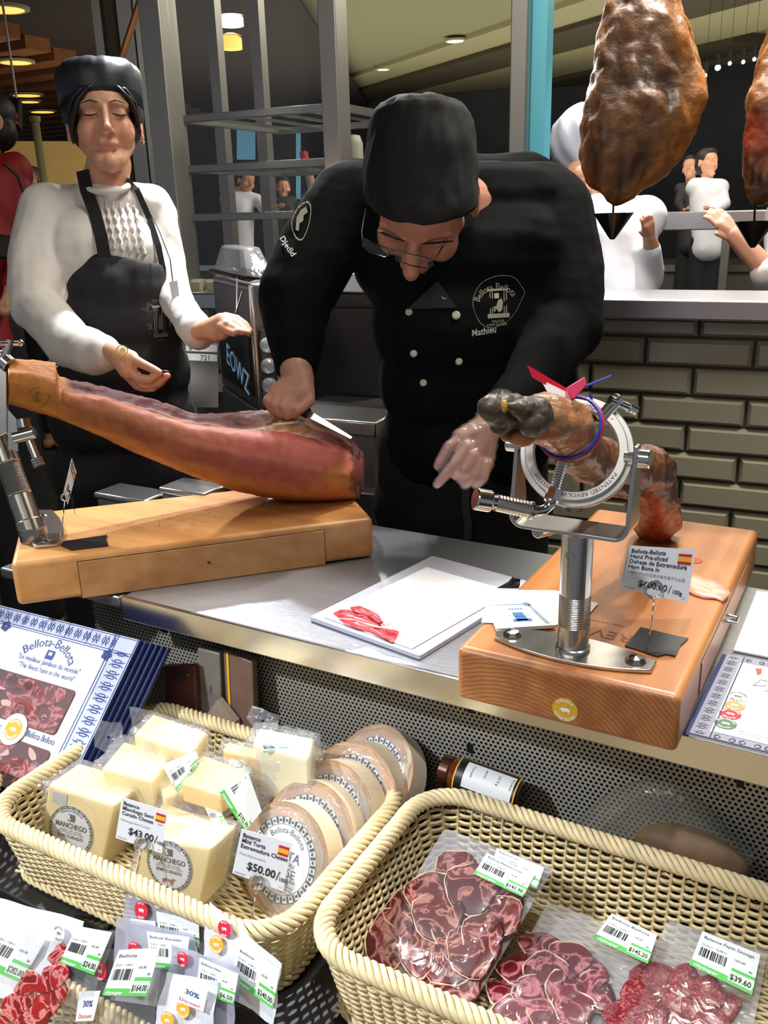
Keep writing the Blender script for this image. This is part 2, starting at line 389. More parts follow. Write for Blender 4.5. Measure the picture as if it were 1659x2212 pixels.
# ------------------------------------------------------------------ material palette
steel = mat('brushed_steel', (190, 190, 192), .30, 1.0, bump=.12, bscale=30, stretch=(1, 40, 40))
steel_top = mat('worktop_steel', (196, 200, 208), .36, .85, bump=.12, bscale=18, stretch=(2, 60, 1), var=.14, vscale=7, aniso=.8)
chrome = mat('polished_chrome', (222, 222, 222), .12, 1.0)
satin = mat('satin_steel', (205, 203, 198), .24, 1.0)
dull = mat('dull_steel', (150, 150, 146), .38, .9)
postm = mat('post_steel', (168, 165, 158), .36, .85)
teal = mat('teal_reflection_glow', (90, 165, 180), .3, 0, emit=(60, 125, 140), estr=.35)  # teal reflection on the post's side, put in as colour and faint glow
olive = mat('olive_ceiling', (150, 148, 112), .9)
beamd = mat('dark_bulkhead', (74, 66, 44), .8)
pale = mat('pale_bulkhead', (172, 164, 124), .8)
slatw = mat('ceiling_slat_wood', (150, 92, 48), .5, var=.3, vscale=5)
slatgap = mat('ceiling_void', (40, 24, 12), .9)
tilem = mat('glazed_tile', (190, 184, 160), .22, 0, .5, coat=.3)
grout = mat('grey_grout', (92, 88, 76), .9)
darkm = mat('black_panel', (12, 12, 14), .35)
kitch = mat('dark_kitchen_wall', (66, 68, 74), .6, var=.5, vscale=2)
kitch2 = mat('kitchen_clutter_grey', (80, 78, 72), .5)
floorm = mat('floor_tile', (70, 66, 60), .5)
lampw = mat('lamp_white', (255, 250, 235), emit=(255, 248, 228), estr=2.2)
lampa = mat('lamp_amber', (255, 190, 110), emit=(255, 176, 80), estr=1.3)
black = mat('matte_black', (14, 14, 15), .6)
whitep = mat('white_paper', (244, 244, 246), .75)
ink = mat('black_ink', (34, 34, 40), .7)
inkb = mat('blue_ink', (46, 72, 138), .6)
inkg = mat('grey_ink', (120, 122, 128), .7)
redi = mat('red_print', (205, 30, 48), .5)
yell = mat('yellow_print', (232, 182, 52), .5)
green = mat('green_print', (92, 196, 92), .5)
glass = film('window_glass', haze=.02, gloss=.10, rough=.02, bump=.0)

def WP(a, z, off=0.0): return W0 + WU * a + WN * off + np.array([0, 0, z])
def wa(x, y, off=0.0): q = PW(x, y, off); return float(np.dot(q - W0, WU)), float(q[2])
def wbox(mb, a0, a1, z0, z1, o0, o1): return mb.hexa([WP(a0, z0, o0), WP(a1, z0, o0), WP(a1, z0, o1), WP(a0, z0, o1), WP(a0, z1, o0), WP(a1, z1, o0), WP(a1, z1, o1), WP(a0, z1, o1)])
def box_obj(name, lo, hi, m, parent=None, bevel=0, **kw): return MB().box(lo, hi).obj(name, m, parent, bevel=bevel, **kw)
def wbox_obj(name, a0, a1, z0, z1, o0, o1, m, parent=None, bevel=0, **kw): return wbox(MB(), a0, a1, z0, z1, o0, o1).obj(name, m, parent, bevel=bevel, **kw)

# ------------------------------------------------------------------ room shell
box_obj('floor', (-14, -1.2, -0.05), (5, 13, 0), floorm, kind='structure')
aL = wa(392, 600)[0]; aR = wa(1659, 700)[0] + .9
sz0 = wa(1500, 684)[1]; sz1 = wa(1500, 641)[1]
wall = wbox_obj('wall_back', aL, aR, 0.0, sz0, 0.012, .10, grout, kind='structure')
# bevelled glazed tiles in running bond, one piece each
pit_z = wa(1517, 731)[1] - wa(1517, 795)[1]; tw = wa(1637, 737)[0] - wa(1400, 726)[0]
ztop = sz0 - .002 ; base_a = wa(1396, 726)[0]; z_ref = wa(1517, 731)[1]
def tile_mesh(w_, h_):
    mb = MB(); b = .011; d = .009; g = .0035
    o = [(g, g), (w_ - g, g), (w_ - g, h_ - g), (g, h_ - g)]; i_ = [(b, b), (w_ - b, b), (w_ - b, h_ - b), (b, h_ - b)]
    v = [WU * x + np.array([0, 0, z]) + WN * .012 for x, z in o] + [WU * x + np.array([0, 0, z]) + WN * .005 for x, z in o] + [WU * x + np.array([0, 0, z]) - WN * d * .9 for x, z in i_]
    mb.add(v, [(0, 1, 5, 4), (1, 2, 6, 5), (2, 3, 7, 6), (3, 0, 4, 7), (4, 5, 9, 8), (5, 6, 10, 9), (6, 7, 11, 10), (7, 4, 8, 11), (8, 9, 10, 11)])
    return mb.obj('tile', tilem, mesh_only=True)
tile_full = tile_mesh(tw, pit_z); n_t = 0
def put_tile(me, q):
    o = bpy.data.objects.new('tile', me); COL.objects.link(o); o.location = q; attach(o, wall)
for r in range(-1, 10):
    zt = z_ref - pit_z * r
    if r == -1:
        hh = sz0 - z_ref; zz = z_ref; me = tile_mesh(tw, hh)
    else: zz = zt - pit_z; me = tile_full
    off = (base_a - tw) if r % 2 == 0 else (base_a - tw * .5 - .005)
    off -= r * .0022
    k0 = int((wa(1230, 700)[0] - off) / tw) - 1
    for k in range(k0, k0 + 7):
        a = off + k * tw
        if a + tw > aR: continue
        put_tile(me, WP(a, zz, 0))
small = tile_mesh(tw * .32, pit_z)
for r in range(0, 5):          # the small tiles glimpsed beside the weighing machine
    for k in range(3):
        put_tile(small, WP(aL + .004 + k * tw * .32 + (tw * .1 if r % 2 else 0), wa(430, 600)[1] - pit_z * (r + 1), -.001))
wbox_obj('trim_1', aL - .02, aR, sz0, sz1, -.07, .16, steel, bevel=.004, kind='structure')     # steel sill of the pass
# pass window: rail, mullion, glass
r0, r1 = wa(1500, 497, 1.0)[1], wa(1500, 457, 1.0)[1]
wbox_obj('trim_2', wa(1300, 480, 1.0)[0], aR + .6, r0, r1, 1.0, 1.04, steel, bevel=.003, kind='structure')
m0 = wa(1556, 560, 1.0)[0]; m1 = wa(1574, 560, 1.0)[0]
wbox_obj('trim_3', m0, m1, .02, r0, 1.0, 1.04, dull, bevel=.002, kind='structure')
# tall steel frame posts
for i, (xa, xb, yref, z0) in enumerate(((333, 377, 200, .2), (704, 742, 150, .9), (1110, 1146, 200, sz1))):
    wn = thing('window_%d' % (i + 1), None, None); wn['kind'] = 'structure'
    a0, a1 = wa(xa, yref)[0], wa(xb, yref)[0]
    wbox_obj('post', a0, a1, z0, 2.5, -.03, .03, postm, wn, bevel=.003)
    if i == 2: wbox_obj('teal_reflection_strip', a1 + .001, a1 + .033, z0, 2.5, .0, .05, teal, wn)
    else: wbox_obj('edge_strip', a0 - .008, a0 - .001, z0, 2.5, .0, .02, chrome, wn)
    if i < 2:
        nx = wa((704, 1110)[i], 200)[0]
        pass
    if i == 0: wbox_obj('glass_pane', a1 + .002, wa(704, 200)[0] - .002, 1.0, 2.5, .0, .006, glass, wn)
# ceiling
box_obj('ceiling', (-14, -1.2, 2.62), (5, 13, 2.7), olive, kind='structure')
D = np.array([-.829, .559, 0]); Nn = np.array([.559, .829, 0])
def beam(name, x0, y0, x1, y1, m, drop, n):
    """a bulkhead running away under the ceiling between two measured edge lines"""
    p = PZ(x0, y0, 2.6); q = PZ(x1, y1, 2.6); wv = float(np.dot(q - p, Nn))
    v = []
    for z in (2.6 - drop, 2.62):
        for s_, t in ((-4, 0), (9, 0), (9, wv), (-4, wv)): v.append(p + D * s_ + Nn * t + np.array([0, 0, z - 2.6]))
    MB().hexa(v).obj(name, m, kind='structure')
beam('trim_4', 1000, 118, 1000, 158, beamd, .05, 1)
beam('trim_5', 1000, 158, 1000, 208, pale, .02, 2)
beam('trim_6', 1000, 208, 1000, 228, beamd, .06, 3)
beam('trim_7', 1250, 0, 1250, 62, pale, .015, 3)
# slatted timber ceiling over the aisle on the left, running along X
pA = PZ(185, 60, 2.45)
for k in range(16):
    y = 3.1 + k * .42
    o = MB().box((-14, y, 2.42), (PZ(188, 60, 2.45)[0] - (y - 3.1) * .52, y + .20, 2.50)).obj('slat', slatw)
    o['kind'] = 'structure'; o.name = 'ceiling_slat'
MB().hexa([(-14, 2.8, 2.5), (-2.2, 2.8, 2.5), (-7.0, 12.5, 2.5), (-14, 12.5, 2.5), (-14, 2.8, 2.52), (-2.2, 2.8, 2.52), (-7.0, 12.5, 2.52), (-14, 12.5, 2.52)]).obj('ceiling_void', slatgap, kind='structure')
# far walls
kb = wbox_obj('wall_far', -13, 8, 0, 2.62, 8.0, 8.1, kitch, kind='structure')
beige = mat('beige_glow_wall', (206, 178, 112), .7, emit=(150, 118, 62), estr=.25, var=.5, vscale=1.3)  # weak emission stands in for warm light falling on this wall
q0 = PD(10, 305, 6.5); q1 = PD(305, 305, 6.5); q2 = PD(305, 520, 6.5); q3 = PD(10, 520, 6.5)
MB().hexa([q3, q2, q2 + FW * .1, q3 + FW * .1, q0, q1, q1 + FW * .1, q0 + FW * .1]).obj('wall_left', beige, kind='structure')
tagw = mat('blue_window_glow', (70, 110, 130), .5, emit=(60, 105, 125), estr=.6)
for xa, xb, ya, yb, dd in ((512, 552, 268, 345, 6.0), (640, 650, 275, 430, 5.5)):
    qs = [PD(xa, yb, dd), PD(xb, yb, dd), PD(xb, yb, dd + .05), PD(xa, yb, dd + .05), PD(xa, ya, dd), PD(xb, ya, dd), PD(xb, ya, dd + .05), PD(xa, ya, dd + .05)]
    MB().hexa(qs).obj('window_pane', tagw, kind='structure')

# ceiling lights
def downlight(x, y, r, m, z=2.6, lab=None, grp=None):
    p = PZ(x, y, z)
    t = thing('ceiling_light', lab, 'ceiling light', p, grp)
    MB().lathe([(r * 1.25, 0), (r * 1.25, -.012), (r * 1.02, -.016), (r * 1.0, -.006)], p, n=24).obj('rim', pale, t, smooth=False)
    MB().lathe([(r, -.004), (r * .98, -.014), (.001, -.02)], p, n=24).obj('diffuser', m, t, smooth=True)
for x, y, r, lb in ((985, 85, .07, 'largest round white downlight in the olive ceiling, above the black cap'),
                    (828, 147, .065, 'round downlight in the olive ceiling left of the biggest one'),
                    (1258, 137, .05, 'small downlight in the pale band beside the hanging ham'),
                    (998, 203, .055, 'small downlight in the pale band above the black cap'),
                    (906, 226, .055, 'small faint downlight low in the pale band left over the cap'),
                    (1108, 174, .05, 'small faint downlight just left of the tall bare steel post'),
                    (640, 218, .07, 'faint downlight seen through the glass between the steel posts')):
    downlight(x, y, r, lampw, lab=lb)
for x, y, r, lb in ((8, 15, .10, 'amber light at the top left corner between ceiling slats'),
                    (34, 131, .10, 'brightest amber light left of the server cap'),
                    (58, 203, .11, 'amber light above the hanging queue sign'),
                    (62, 217, .09, 'dimmer light just below another behind the server head'),
                    (92, 239, .11, 'farthest amber light beside the server ear')):
    downlight(x, y, r, lampa, z=2.41, lab=lb)
for i, (x, y) in enumerate(((1551, 146), (1577, 137), (1606, 134), (1630, 128), (1524, 163))):
    p = PD(x, y, 5.2); t = thing('spot_lamp', ('biggest bulb', 'bulb just right of the biggest', 'third bulb from the right end', 'rightmost bulb', 'lowest bulb')[i] + ' of the track lights right of the hanging ham', 'lamp', p, 'small track lamps right of the hanging ham')
    MB().sphere(p, .017 if i == 0 else .011, 10, 8).obj('bulb', lampw, t, smooth=True)
    MB().cyl(p + [0, 0, .012], p + [0, 0, .07], .012, .018, 10).obj('holder', black, t); MB().cyl(p + [0, 0, .07], [p[0], p[1], 2.62], .0012, n=6).obj('drop_rod', black, t)
# lantern seen through the glass
for x, y, w_, h_, lb in ((500, 45, 52, 20, 'upper white lamp panel seen through the glass behind the left steel posts'), (500, 92, 46, 26, 'lower warm lamp panel seen through the glass behind the left steel posts')):
    p = PD(x, y, 4.6); sx = w_ * 4.6 / F_PX / 2; sz = h_ * 4.6 / F_PX / 2
    t = thing('wall_lamp', lb, 'lamp', p)
    MB().lathe([(sx, -sz), (sx, sz * .6), (sx * .7, sz)], p, n=20).obj('shade', lampw if h_ < 22 else lampa, t, smooth=True)
    MB().lathe([(sx * 1.05, sz), (sx * .4, sz * 1.4), (.005, sz * 1.5)], p, n=20).obj('cap', dull, t)

# ------------------------------------------------------------------ steel rack behind the glass
rk = thing('steel_rack', 'open stainless rack with horizontal rails between the two left steel posts', 'rack', WP(wa(560, 300, .3)[0], 0, .3))
a0, a1 = wa(383, 300, .3)[0], wa(742, 300, .3)[0]
for yy in (243, 357, 466):
    zt = wa(560, yy - 8, .3)[1]; zb = wa(560, yy + 9, .3)[1]
    wbox_obj('rail', a0, a1, zb, zt, .30, .325, dull, rk, bevel=.002)
    wbox_obj('rail', a0, a1, zb, zt, .85, .87, dull, rk)
    for aa in (a0 + .01, a1 - .03): wbox_obj('side_rail', aa, aa + .02, zb, zt, .325, .85, dull, rk)
    n0 = 4
    for k in range(n0):
        aa = a0 + .06 + (a1 - a0 - .1) * k / n0
        wbox_obj('shelf_wire', aa, aa + .008, zb + .01, zb + .018, .325, .85, satin, rk)
for xx in (388, 730):
    aa = wa(xx, 300, .3)[0]; wbox_obj('upright', aa - .012, aa + .012, .0, 2.5, .30, .325, postm, rk)
for xx in (476, 566):
    aa = wa(xx, 300, .86)[0]; wbox_obj('upright', aa - .02, aa + .02, 0, 2.5, .86, .90, postm, rk)
# frames of the glass enclosure at the left
ge = thing('glass_enclosure_frame', 'dark steel frame bars with bright edges above the server cap', 'frame', PD(250, 60, 3.2))
for x0, x1, m in ((196, 214, dull), (222, 240, beamd), (250, 282, dull), (286, 312, postm)):
    p0 = PD(x0, 0, 3.2); p1 = PD(x1, 0, 3.2); v = []
    for z in (.0, 2.5):
        for q in (p0, p1, p1 + WN * .05, p0 + WN * .05): v.append([q[0], q[1], z])
    MB().hexa(v).obj('bar', m, ge)
p = PD(302, 5, 2.9); q = PD(262, 128, 2.9)
MB().tube([p, q], .012, 8).obj('brace', mat('copper_brace', (150, 100, 70), .4, .6), ge)

# pole and queue sign on the left
pl = thing('slim_pole', 'slim pale pole standing between the queue sign and the server ear', 'pole', (*PD(88, 300, 4.5)[:2], 0))
pt = PD(76, 258, 4.5); pb = PD(100, 470, 4.5)
MB().cyl([pt[0], pt[1], 0], pt, .02, n=12).obj('shaft', pale, pl, smooth=True); MB().cyl(pt - [0, 0, .01], pt + [0, 0, .015], .028, n=12).obj('finial', pale, pl)
sg = thing('queue_sign', 'dark hanging display with red digits at the left picture edge', 'sign', PD(15, 240, 4.2))
P = px_patch((-30, 212), (40, 212), (40, 272), (-30, 272), lambda x, y: PD(x, y, 4.2))
mb = MB(); mb.prism([(0, 0), (1, 0), (1, 1), (0, 1)], P, -.05, 0); mb.obj('case', black, sg)
mb = MB(); ptext(mb, P, '12', .55, .92, .075, h=.003, align='l'); mb.obj('digits', mat('red_led', (180, 10, 20), emit=(190, 8, 24), estr=.8), sg)
mb = MB(); quad(mb, P, .5, .25, .9, .42, .003); mb.obj('caption', inkg, sg)
for u in (.1, .9): MB().cyl(P(u, 0, -.02), P(u, 0, -.02) + [0, 0, 2.42 - P(u, 0)[2]], .006, n=6).obj('hanger', dull, sg)

# ------------------------------------------------------------------ back counter, machine, prep table
oo = -.28
ca0, ca1 = wa(652, 700, oo)[0], wa(835, 700, oo)[0]; ct = wa(750, 590, oo)[1]; cb = wa(750, 632, oo)[1]
bc = thing('fridge_cabinet', 'tall black cabinet with a steel top behind the chef arm', 'cabinet', WP((ca0 + ca1) / 2, 0, oo))
wbox_obj('cabinet_body', ca0, ca1, 0.05, cb, oo, -.005, darkm, bc, bevel=.004)
wbox_obj('steel_top', ca0 - .01, ca1 + .01, cb, ct, oo - .015, -.005, steel, bc, bevel=.004)
wbox_obj('door', ca0 + .01, ca1 - .01, .3, cb - .03, oo - .012, oo, darkm, bc, bevel=.004)
wbox_obj('vent_louver', ca0 + .01, ca1 - .01, .1, .28, oo - .008, oo, dull, bc)
# steel prep table left of the chef
o2 = -.52
ta0, ta1 = wa(600, 950, o2)[0], wa(812, 950, o2)[0]; tz = wa(740, 908, o2)[1]
ptb = thing('prep_table', 'low stainless prep table behind the ham and left of the chef', 'table', WP((ta0 + ta1) / 2, 0, o2))
wbox_obj('table_top', ta0, ta1, tz - .03, tz, o2, o2 + .22, satin, ptb, bevel=.004)
wbox_obj('front_panel', ta0 + .01, ta1 - .01, .1, tz - .031, o2 + .012, o2 + .03, dull, ptb)
wbox_obj('lower_rail', ta0 + .005, ta1 - .005, wa(800, 1085, o2)[1] - .015, wa(800, 1065, o2)[1], o2 - .004, o2 + .010, satin, ptb, bevel=.002)
for aa in (ta0 + .02, ta1 - .05): wbox_obj('leg', aa, aa + .03, 0, tz - .03, o2 + .17, o2 + .20, dull, ptb)
# weighing / vacuum machine
d0 = 1.85
mc = thing('vacuum_machine', 'boxy stainless machine with clear lid and dark screen between server and chef', 'machine', (*PD(540, 880, d0)[:2], .9))
def hx(p, d, back): return [np.array(q) for q in p]
fl = [PD(518, 640, d0), PD(628, 615, d0 + .02)]     # narrow front face
mL = PD(456, 565, d0 + .28)
zb = PD(540, 905, d0)[2]; zt = PD(540, 612, d0)[2]
A = PD(540, 640, d0); Bp = PD(600, 640, d0 + .02); Cc = np.array([mL[0], mL[1], 0]); A2 = np.array([A[0], A[1], 0]); B2 = np.array([Bp[0], Bp[1], 0]); D2 = B2 + (Cc - A2)
def zz(p, z): return [p[0], p[1], z]
MB().hexa([zz(A2, zb), zz(B2, zb), zz(D2, zb), zz(Cc, zb), zz(A2, zt), zz(B2, zt), zz(D2, zt), zz(Cc, zt)]).obj('body', satin, mc, bevel=.008, seg=3)
PL = Patch(zz(Cc, zt - .01), zz(A2, zt - .01), zz(A2, zb + .01), zz(Cc, zb + .01))       # long side towards the server
sheet('control_panel', PL.sub(.06, .02, .94, .34), dull, mc, .004)
sheet('screen', PL.sub(.12, .42, .93, .93), darkm, mc, .005)
mb = MB(); ptext(mb, PL, 'EOWZ', .30, .74, .07, h=.0065, rot=-.25, width=.2); mb.obj('screen_lettering', mat('pale_screen_text', (150, 180, 205), .5, emit=(110, 140, 165), estr=.5), mc)
PF = Patch(zz(B2, zt), zz(A2, zt), zz(A2, zb), zz(B2, zb))
cz = zt
lid = film('clear_lid_plastic', haze=.16, gloss=.35, rough=.06, bump=.2)
ctr = (A2 + D2) / 2
MB().loft([[zz(A2 * .97 + ctr * .03, cz), zz(B2 * .97 + ctr * .03, cz), zz(D2 * .97 + ctr * .03, cz), zz(Cc * .97 + ctr * .03, cz)], [zz(A2 * .95 + ctr * .05, cz + .012), zz(B2 * .95 + ctr * .05, cz + .012), zz(D2 * .95 + ctr * .05, cz + .012), zz(Cc * .95 + ctr * .05, cz + .012)],
           [zz(A2 * .6 + ctr * .4, cz + .07), zz(B2 * .6 + ctr * .4, cz + .07), zz(D2 * .6 + ctr * .4, cz + .07), zz(Cc * .6 + ctr * .4, cz + .07)]]).obj('lid', lid, mc, bevel=.006)
MB().tube([zz(A2, zt + .01), zz(B2, zt + .01), zz(D2, zt + .01), zz(Cc, zt + .01)], .007, 8, closed=True).obj('lid_rim', chrome, mc)
for yy in (745, 790, 832):
    p = PD(578 + (yy - 745) * .05, yy, d0 - .03)
    k_ = MB().lathe([(.014, -.012), (.016, 0), (.012, .012), (.004, .016)], p, -FW, 16).obj('knob', film('knob_clear_%d' % yy, .25, .4), mc, smooth=True)
mb = MB(); p = PD(575, 790, d0 - .01)
mb.hexa([PD(566, 870, d0 - .005), PD(600, 870, d0 - .005), PD(600, 870, d0 + .02), PD(566, 870, d0 + .02), PD(563, 715, d0 - .005), PD(600, 715, d0 - .005), PD(600, 715, d0 + .02), PD(563, 715, d0 + .02)]).obj('knob_panel', darkm, mc, bevel=.003)
MB().tube([PD(512, 600, 1.8), PD(512, 672, 1.8)], .0016, 6).obj('stylus', chrome, mc)
MB().tube([PD(524, 630, 1.78), PD(510, 676, 1.78)], .0016, 6).obj('stylus', chrome, mc)
lg = thing('machine_stand', 'grey steel cart under the machine, mostly hidden by the ham', 'cart', (*PD(540, 880, d0)[:2], 0))
MB().hexa([zz(A2, .12), zz(B2, .12), zz(D2, .12), zz(Cc, .12), zz(A2, zb - .002), zz(B2, zb - .002), zz(D2, zb - .002), zz(Cc, zb - .002)]).obj('cart_body', dull, lg, bevel=.004)
for q in (A2, B2, D2, Cc):
    qq = q * .9 + ctr * .1
    MB().sphere([qq[0], qq[1], .05], .05, 12, 8).obj('caster', black, lg, smooth=True); MB().cyl([qq[0], qq[1], .08], [qq[0], qq[1], .125], .015, n=8).obj('caster_stem', dull, lg)
# shelf-edge tickets with green print, left of the machine
tk = thing('ticket_strip', 'white ticket strips with green digits left of the machine', 'label', PD(437, 765, 1.98))
for ya, yb, s_ in ((742, 758, '8'), (763, 778, '721')):
    P = px_patch((402, ya), (470, ya + 3), (470, yb + 3), (402, yb), lambda x, y: PD(x, y, 1.98))
    o = sheet('ticket', P, whitep, tk)
    mb = MB(); ptext(mb, P, s_, .45 if len(s_) > 1 else .1, .9, .016, bold=True); mb.obj('digits', mat('green_digits', (30, 140, 100), .6), tk)
wbox_obj('backing_panel', 0, .01, 0, .01, 0, .01, dull, tk) if False else None
MB().hexa([PD(398, 880, 2.0), PD(472, 880, 2.0), PD(472, 880, 2.03), PD(398, 880, 2.03), PD(398, 738, 2.0), PD(472, 741, 2.0), PD(472, 741, 2.03), PD(398, 738, 2.03)]).obj('ticket_board', dull, tk)
# ------------------------------------------------------------------ the display counter
YF, YB, ZC = .80, 1.205, .90
ct_ = thing('steel_counter', 'long stainless counter with rolled front lip and perforated front panel', 'counter', (-.5, 1.0, 0))
CX0, CX1 = -.885, .95
mb = MB(); mb.box((CX0, YF, ZC - .028), (CX1, YB, ZC)); mb.obj('worktop', steel_top, ct_, bevel=.003)
MB().box((CX0, YF - .002, ZC - .034), (CX1, YF + .004, ZC + .0015)).obj('front_lip', mat('lip_steel', (205, 205, 208), .22, 1.0), ct_, bevel=.0015)
# perforated panel: every hole is cut
pit = .0062; rad = .0019; YP = .862; zt_ = ZC - .02
def perf(x0, x1, z0, z1, y):
    vs = []; fs = []; rows = int((z1 - z0) / (pit * .9)); cols = int((x1 - x0) / pit); n = 0; oct_ = [(cos(pi / 8 + pi / 4 * i), sin(pi / 8 + pi / 4 * i)) for i in range(8)]
    for r in range(rows):
        zc = z1 - (r + .5) * pit * .9; sh = pit / 2 if r % 2 else 0
        for c in range(cols):
            xc = x0 + (c + .5) * pit + sh; hx_ = pit / 2; hz = pit * .45
            sq = [(hx_, hz * .414), (hx_ * .414, hz), (-hx_ * .414, hz), (-hx_, hz * .414), (-hx_, -hz * .414), (-hx_ * .414, -hz), (hx_ * .414, -hz), (hx_, -hz * .414)]
            cor = [(hx_, hz), (-hx_, hz), (-hx_, -hz), (hx_, -hz)]
            for a, b in sq: vs.append((xc + a, y, zc + b))
            for a, b in oct_: vs.append((xc + a * rad, y, zc + b * rad))
            for a, b in cor: vs.append((xc + a, y, zc + b))
            for i in range(8): j = (i + 1) % 8; fs.append((n + i, n + j, n + 8 + j, n + 8 + i))
            for i, (s1, s2) in enumerate(((0, 1), (2, 3), (4, 5), (6, 7))): fs.append((n + 16 + i, n + s2, n + s1))
            n += 20
    return np.array(vs), fs
V, Fs = perf(-1.02, .16, .665, zt_, YP)
perfm = mat('perforated_steel', (176, 174, 164), .4, .35)
mesh_obj('perforated_panel', V, Fs, perfm, ct_, smooth=False)
MB().box((-1.03, YP + .012, .05), (.95, YP + .03, zt_)).obj('panel_backing', mat('dark_void', (20, 18, 16), .8), ct_)
for x, y in ((355, 1358), (748, 1457), (1016, 1530), (1015, 1616), (1600, 1690)):
    p = PY(x, y, YP - .001); MB().box((p[0] - .0035, YP - .002, p[2] - .006), (p[0] + .0035, YP + .004, p[2] + .006)).obj('panel_slot', black, ct_)
MB().box((.162, YP, .66), (.95, YP + .006, zt_)).obj('side_panel', perfm, ct_)
MB().box((CX0, YB - .02, .02), (CX1, YB, ZC - .03)).obj('rear_panel', dull, ct_)
MB().box((CX0, .885, .02), (CX0 + .015, YB - .02, ZC - .03)).obj('end_panel', dull, ct_)
# lower left extension the left block stands over
ex = thing('side_counter', 'darker steel side counter under the left end of the ham block', 'counter', (-1.2, 1.0, 0))
MB().box((-1.14, .80, .881), (-.89, 1.13, .898)).obj('side_worktop', dull, ex, bevel=.003)
MB().box((-1.13, .90, .02), (-.895, 1.12, .880)).obj('side_body', darkm, ex)
for (xa, ya, xb, yb, lb) in ((205, 1060, 312, 1085, 'small grey steel bin lid behind the middle of the left wooden block'), (345, 1048, 440, 1075, 'second grey steel bin lid, nearer the ham, behind the left wooden block')):
    p = PY(xa + 5, yb, 1.055); q = PY(xb, yb, 1.055)
    t = thing('steel_bin', lb, 'container', [(p[0] + q[0]) / 2, 1.09, .899])
    z1 = PY(xa + 60, ya, 1.08)[2]
    MB().box((p[0], 1.055, .899), (q[0], 1.115, z1 - .012)).obj('bin_body', dull, t, bevel=.004)
    MB().box((p[0] - .004, 1.052, z1 - .012), (q[0] + .004, 1.118, z1)).obj('lid', satin, t, bevel=.004)

# display shelf that carries the baskets
ds = thing('display_shelf', 'stepped dark display shelf under the wicker baskets', 'shelf', (-.4, .5, 0))
dk = mat('shelf_black', (30, 30, 32), .4)
MB().box((-1.5, .505, .60), (.6, .860, .655)).obj('upper_step', dk, ds, bevel=.003)
MB().box((-1.5, .05, .45), (.6, .50, .50)).obj('lower_step', dk, ds, bevel=.003)
MB().box((-1.5, .485, .02), (.6, .503, .60)).obj('riser', dk, ds)
MB().box((-1.5, .05, .02), (-1.48, .80, .45)).obj('side_panel', dk, ds)
MB().box((.58, .05, .02), (.6, .80, .449)).obj('side_panel', dk, ds)

# ------------------------------------------------------------------ wicker baskets
wick = mat('wicker', (234, 217, 172), .5, var=.22, vscale=40)
wick_in = mat('wicker_stake', (220, 196, 144), .55, var=.25, vscale=30)
def rr_path(x0, x1, y0, y1, r, step):
    """rounded rectangle centreline, sampled evenly: returns points and outward normals"""
    segs = []; pts = []; L = 0
    cor = [(x1 - r, y0 + r, -pi / 2), (x1 - r, y1 - r, 0), (x0 + r, y1 - r, pi / 2), (x0 + r, y0 + r, pi)]
    dense = []
    for i, (cx, cy, a0) in enumerate(cor):
        for k in range(13): a = a0 + pi / 2 * k / 12; dense.append((cx + r * cos(a), cy + r * sin(a), cos(a), sin(a)))
    dense.append(dense[0]); D_ = np.array(dense); sl = np.hypot(*(D_[1:, :2] - D_[:-1, :2]).T); cum = np.r_[0, np.cumsum(sl)]
    n = int(round(cum[-1] / step)); n += n % 2
    s = np.linspace(0, cum[-1], n, endpoint=False)
    out = np.array([np.interp(s, cum, D_[:, i]) for i in range(4)]).T
    out[:, 2:] /= np.linalg.norm(out[:, 2:], axis=1)[:, None]
    return out
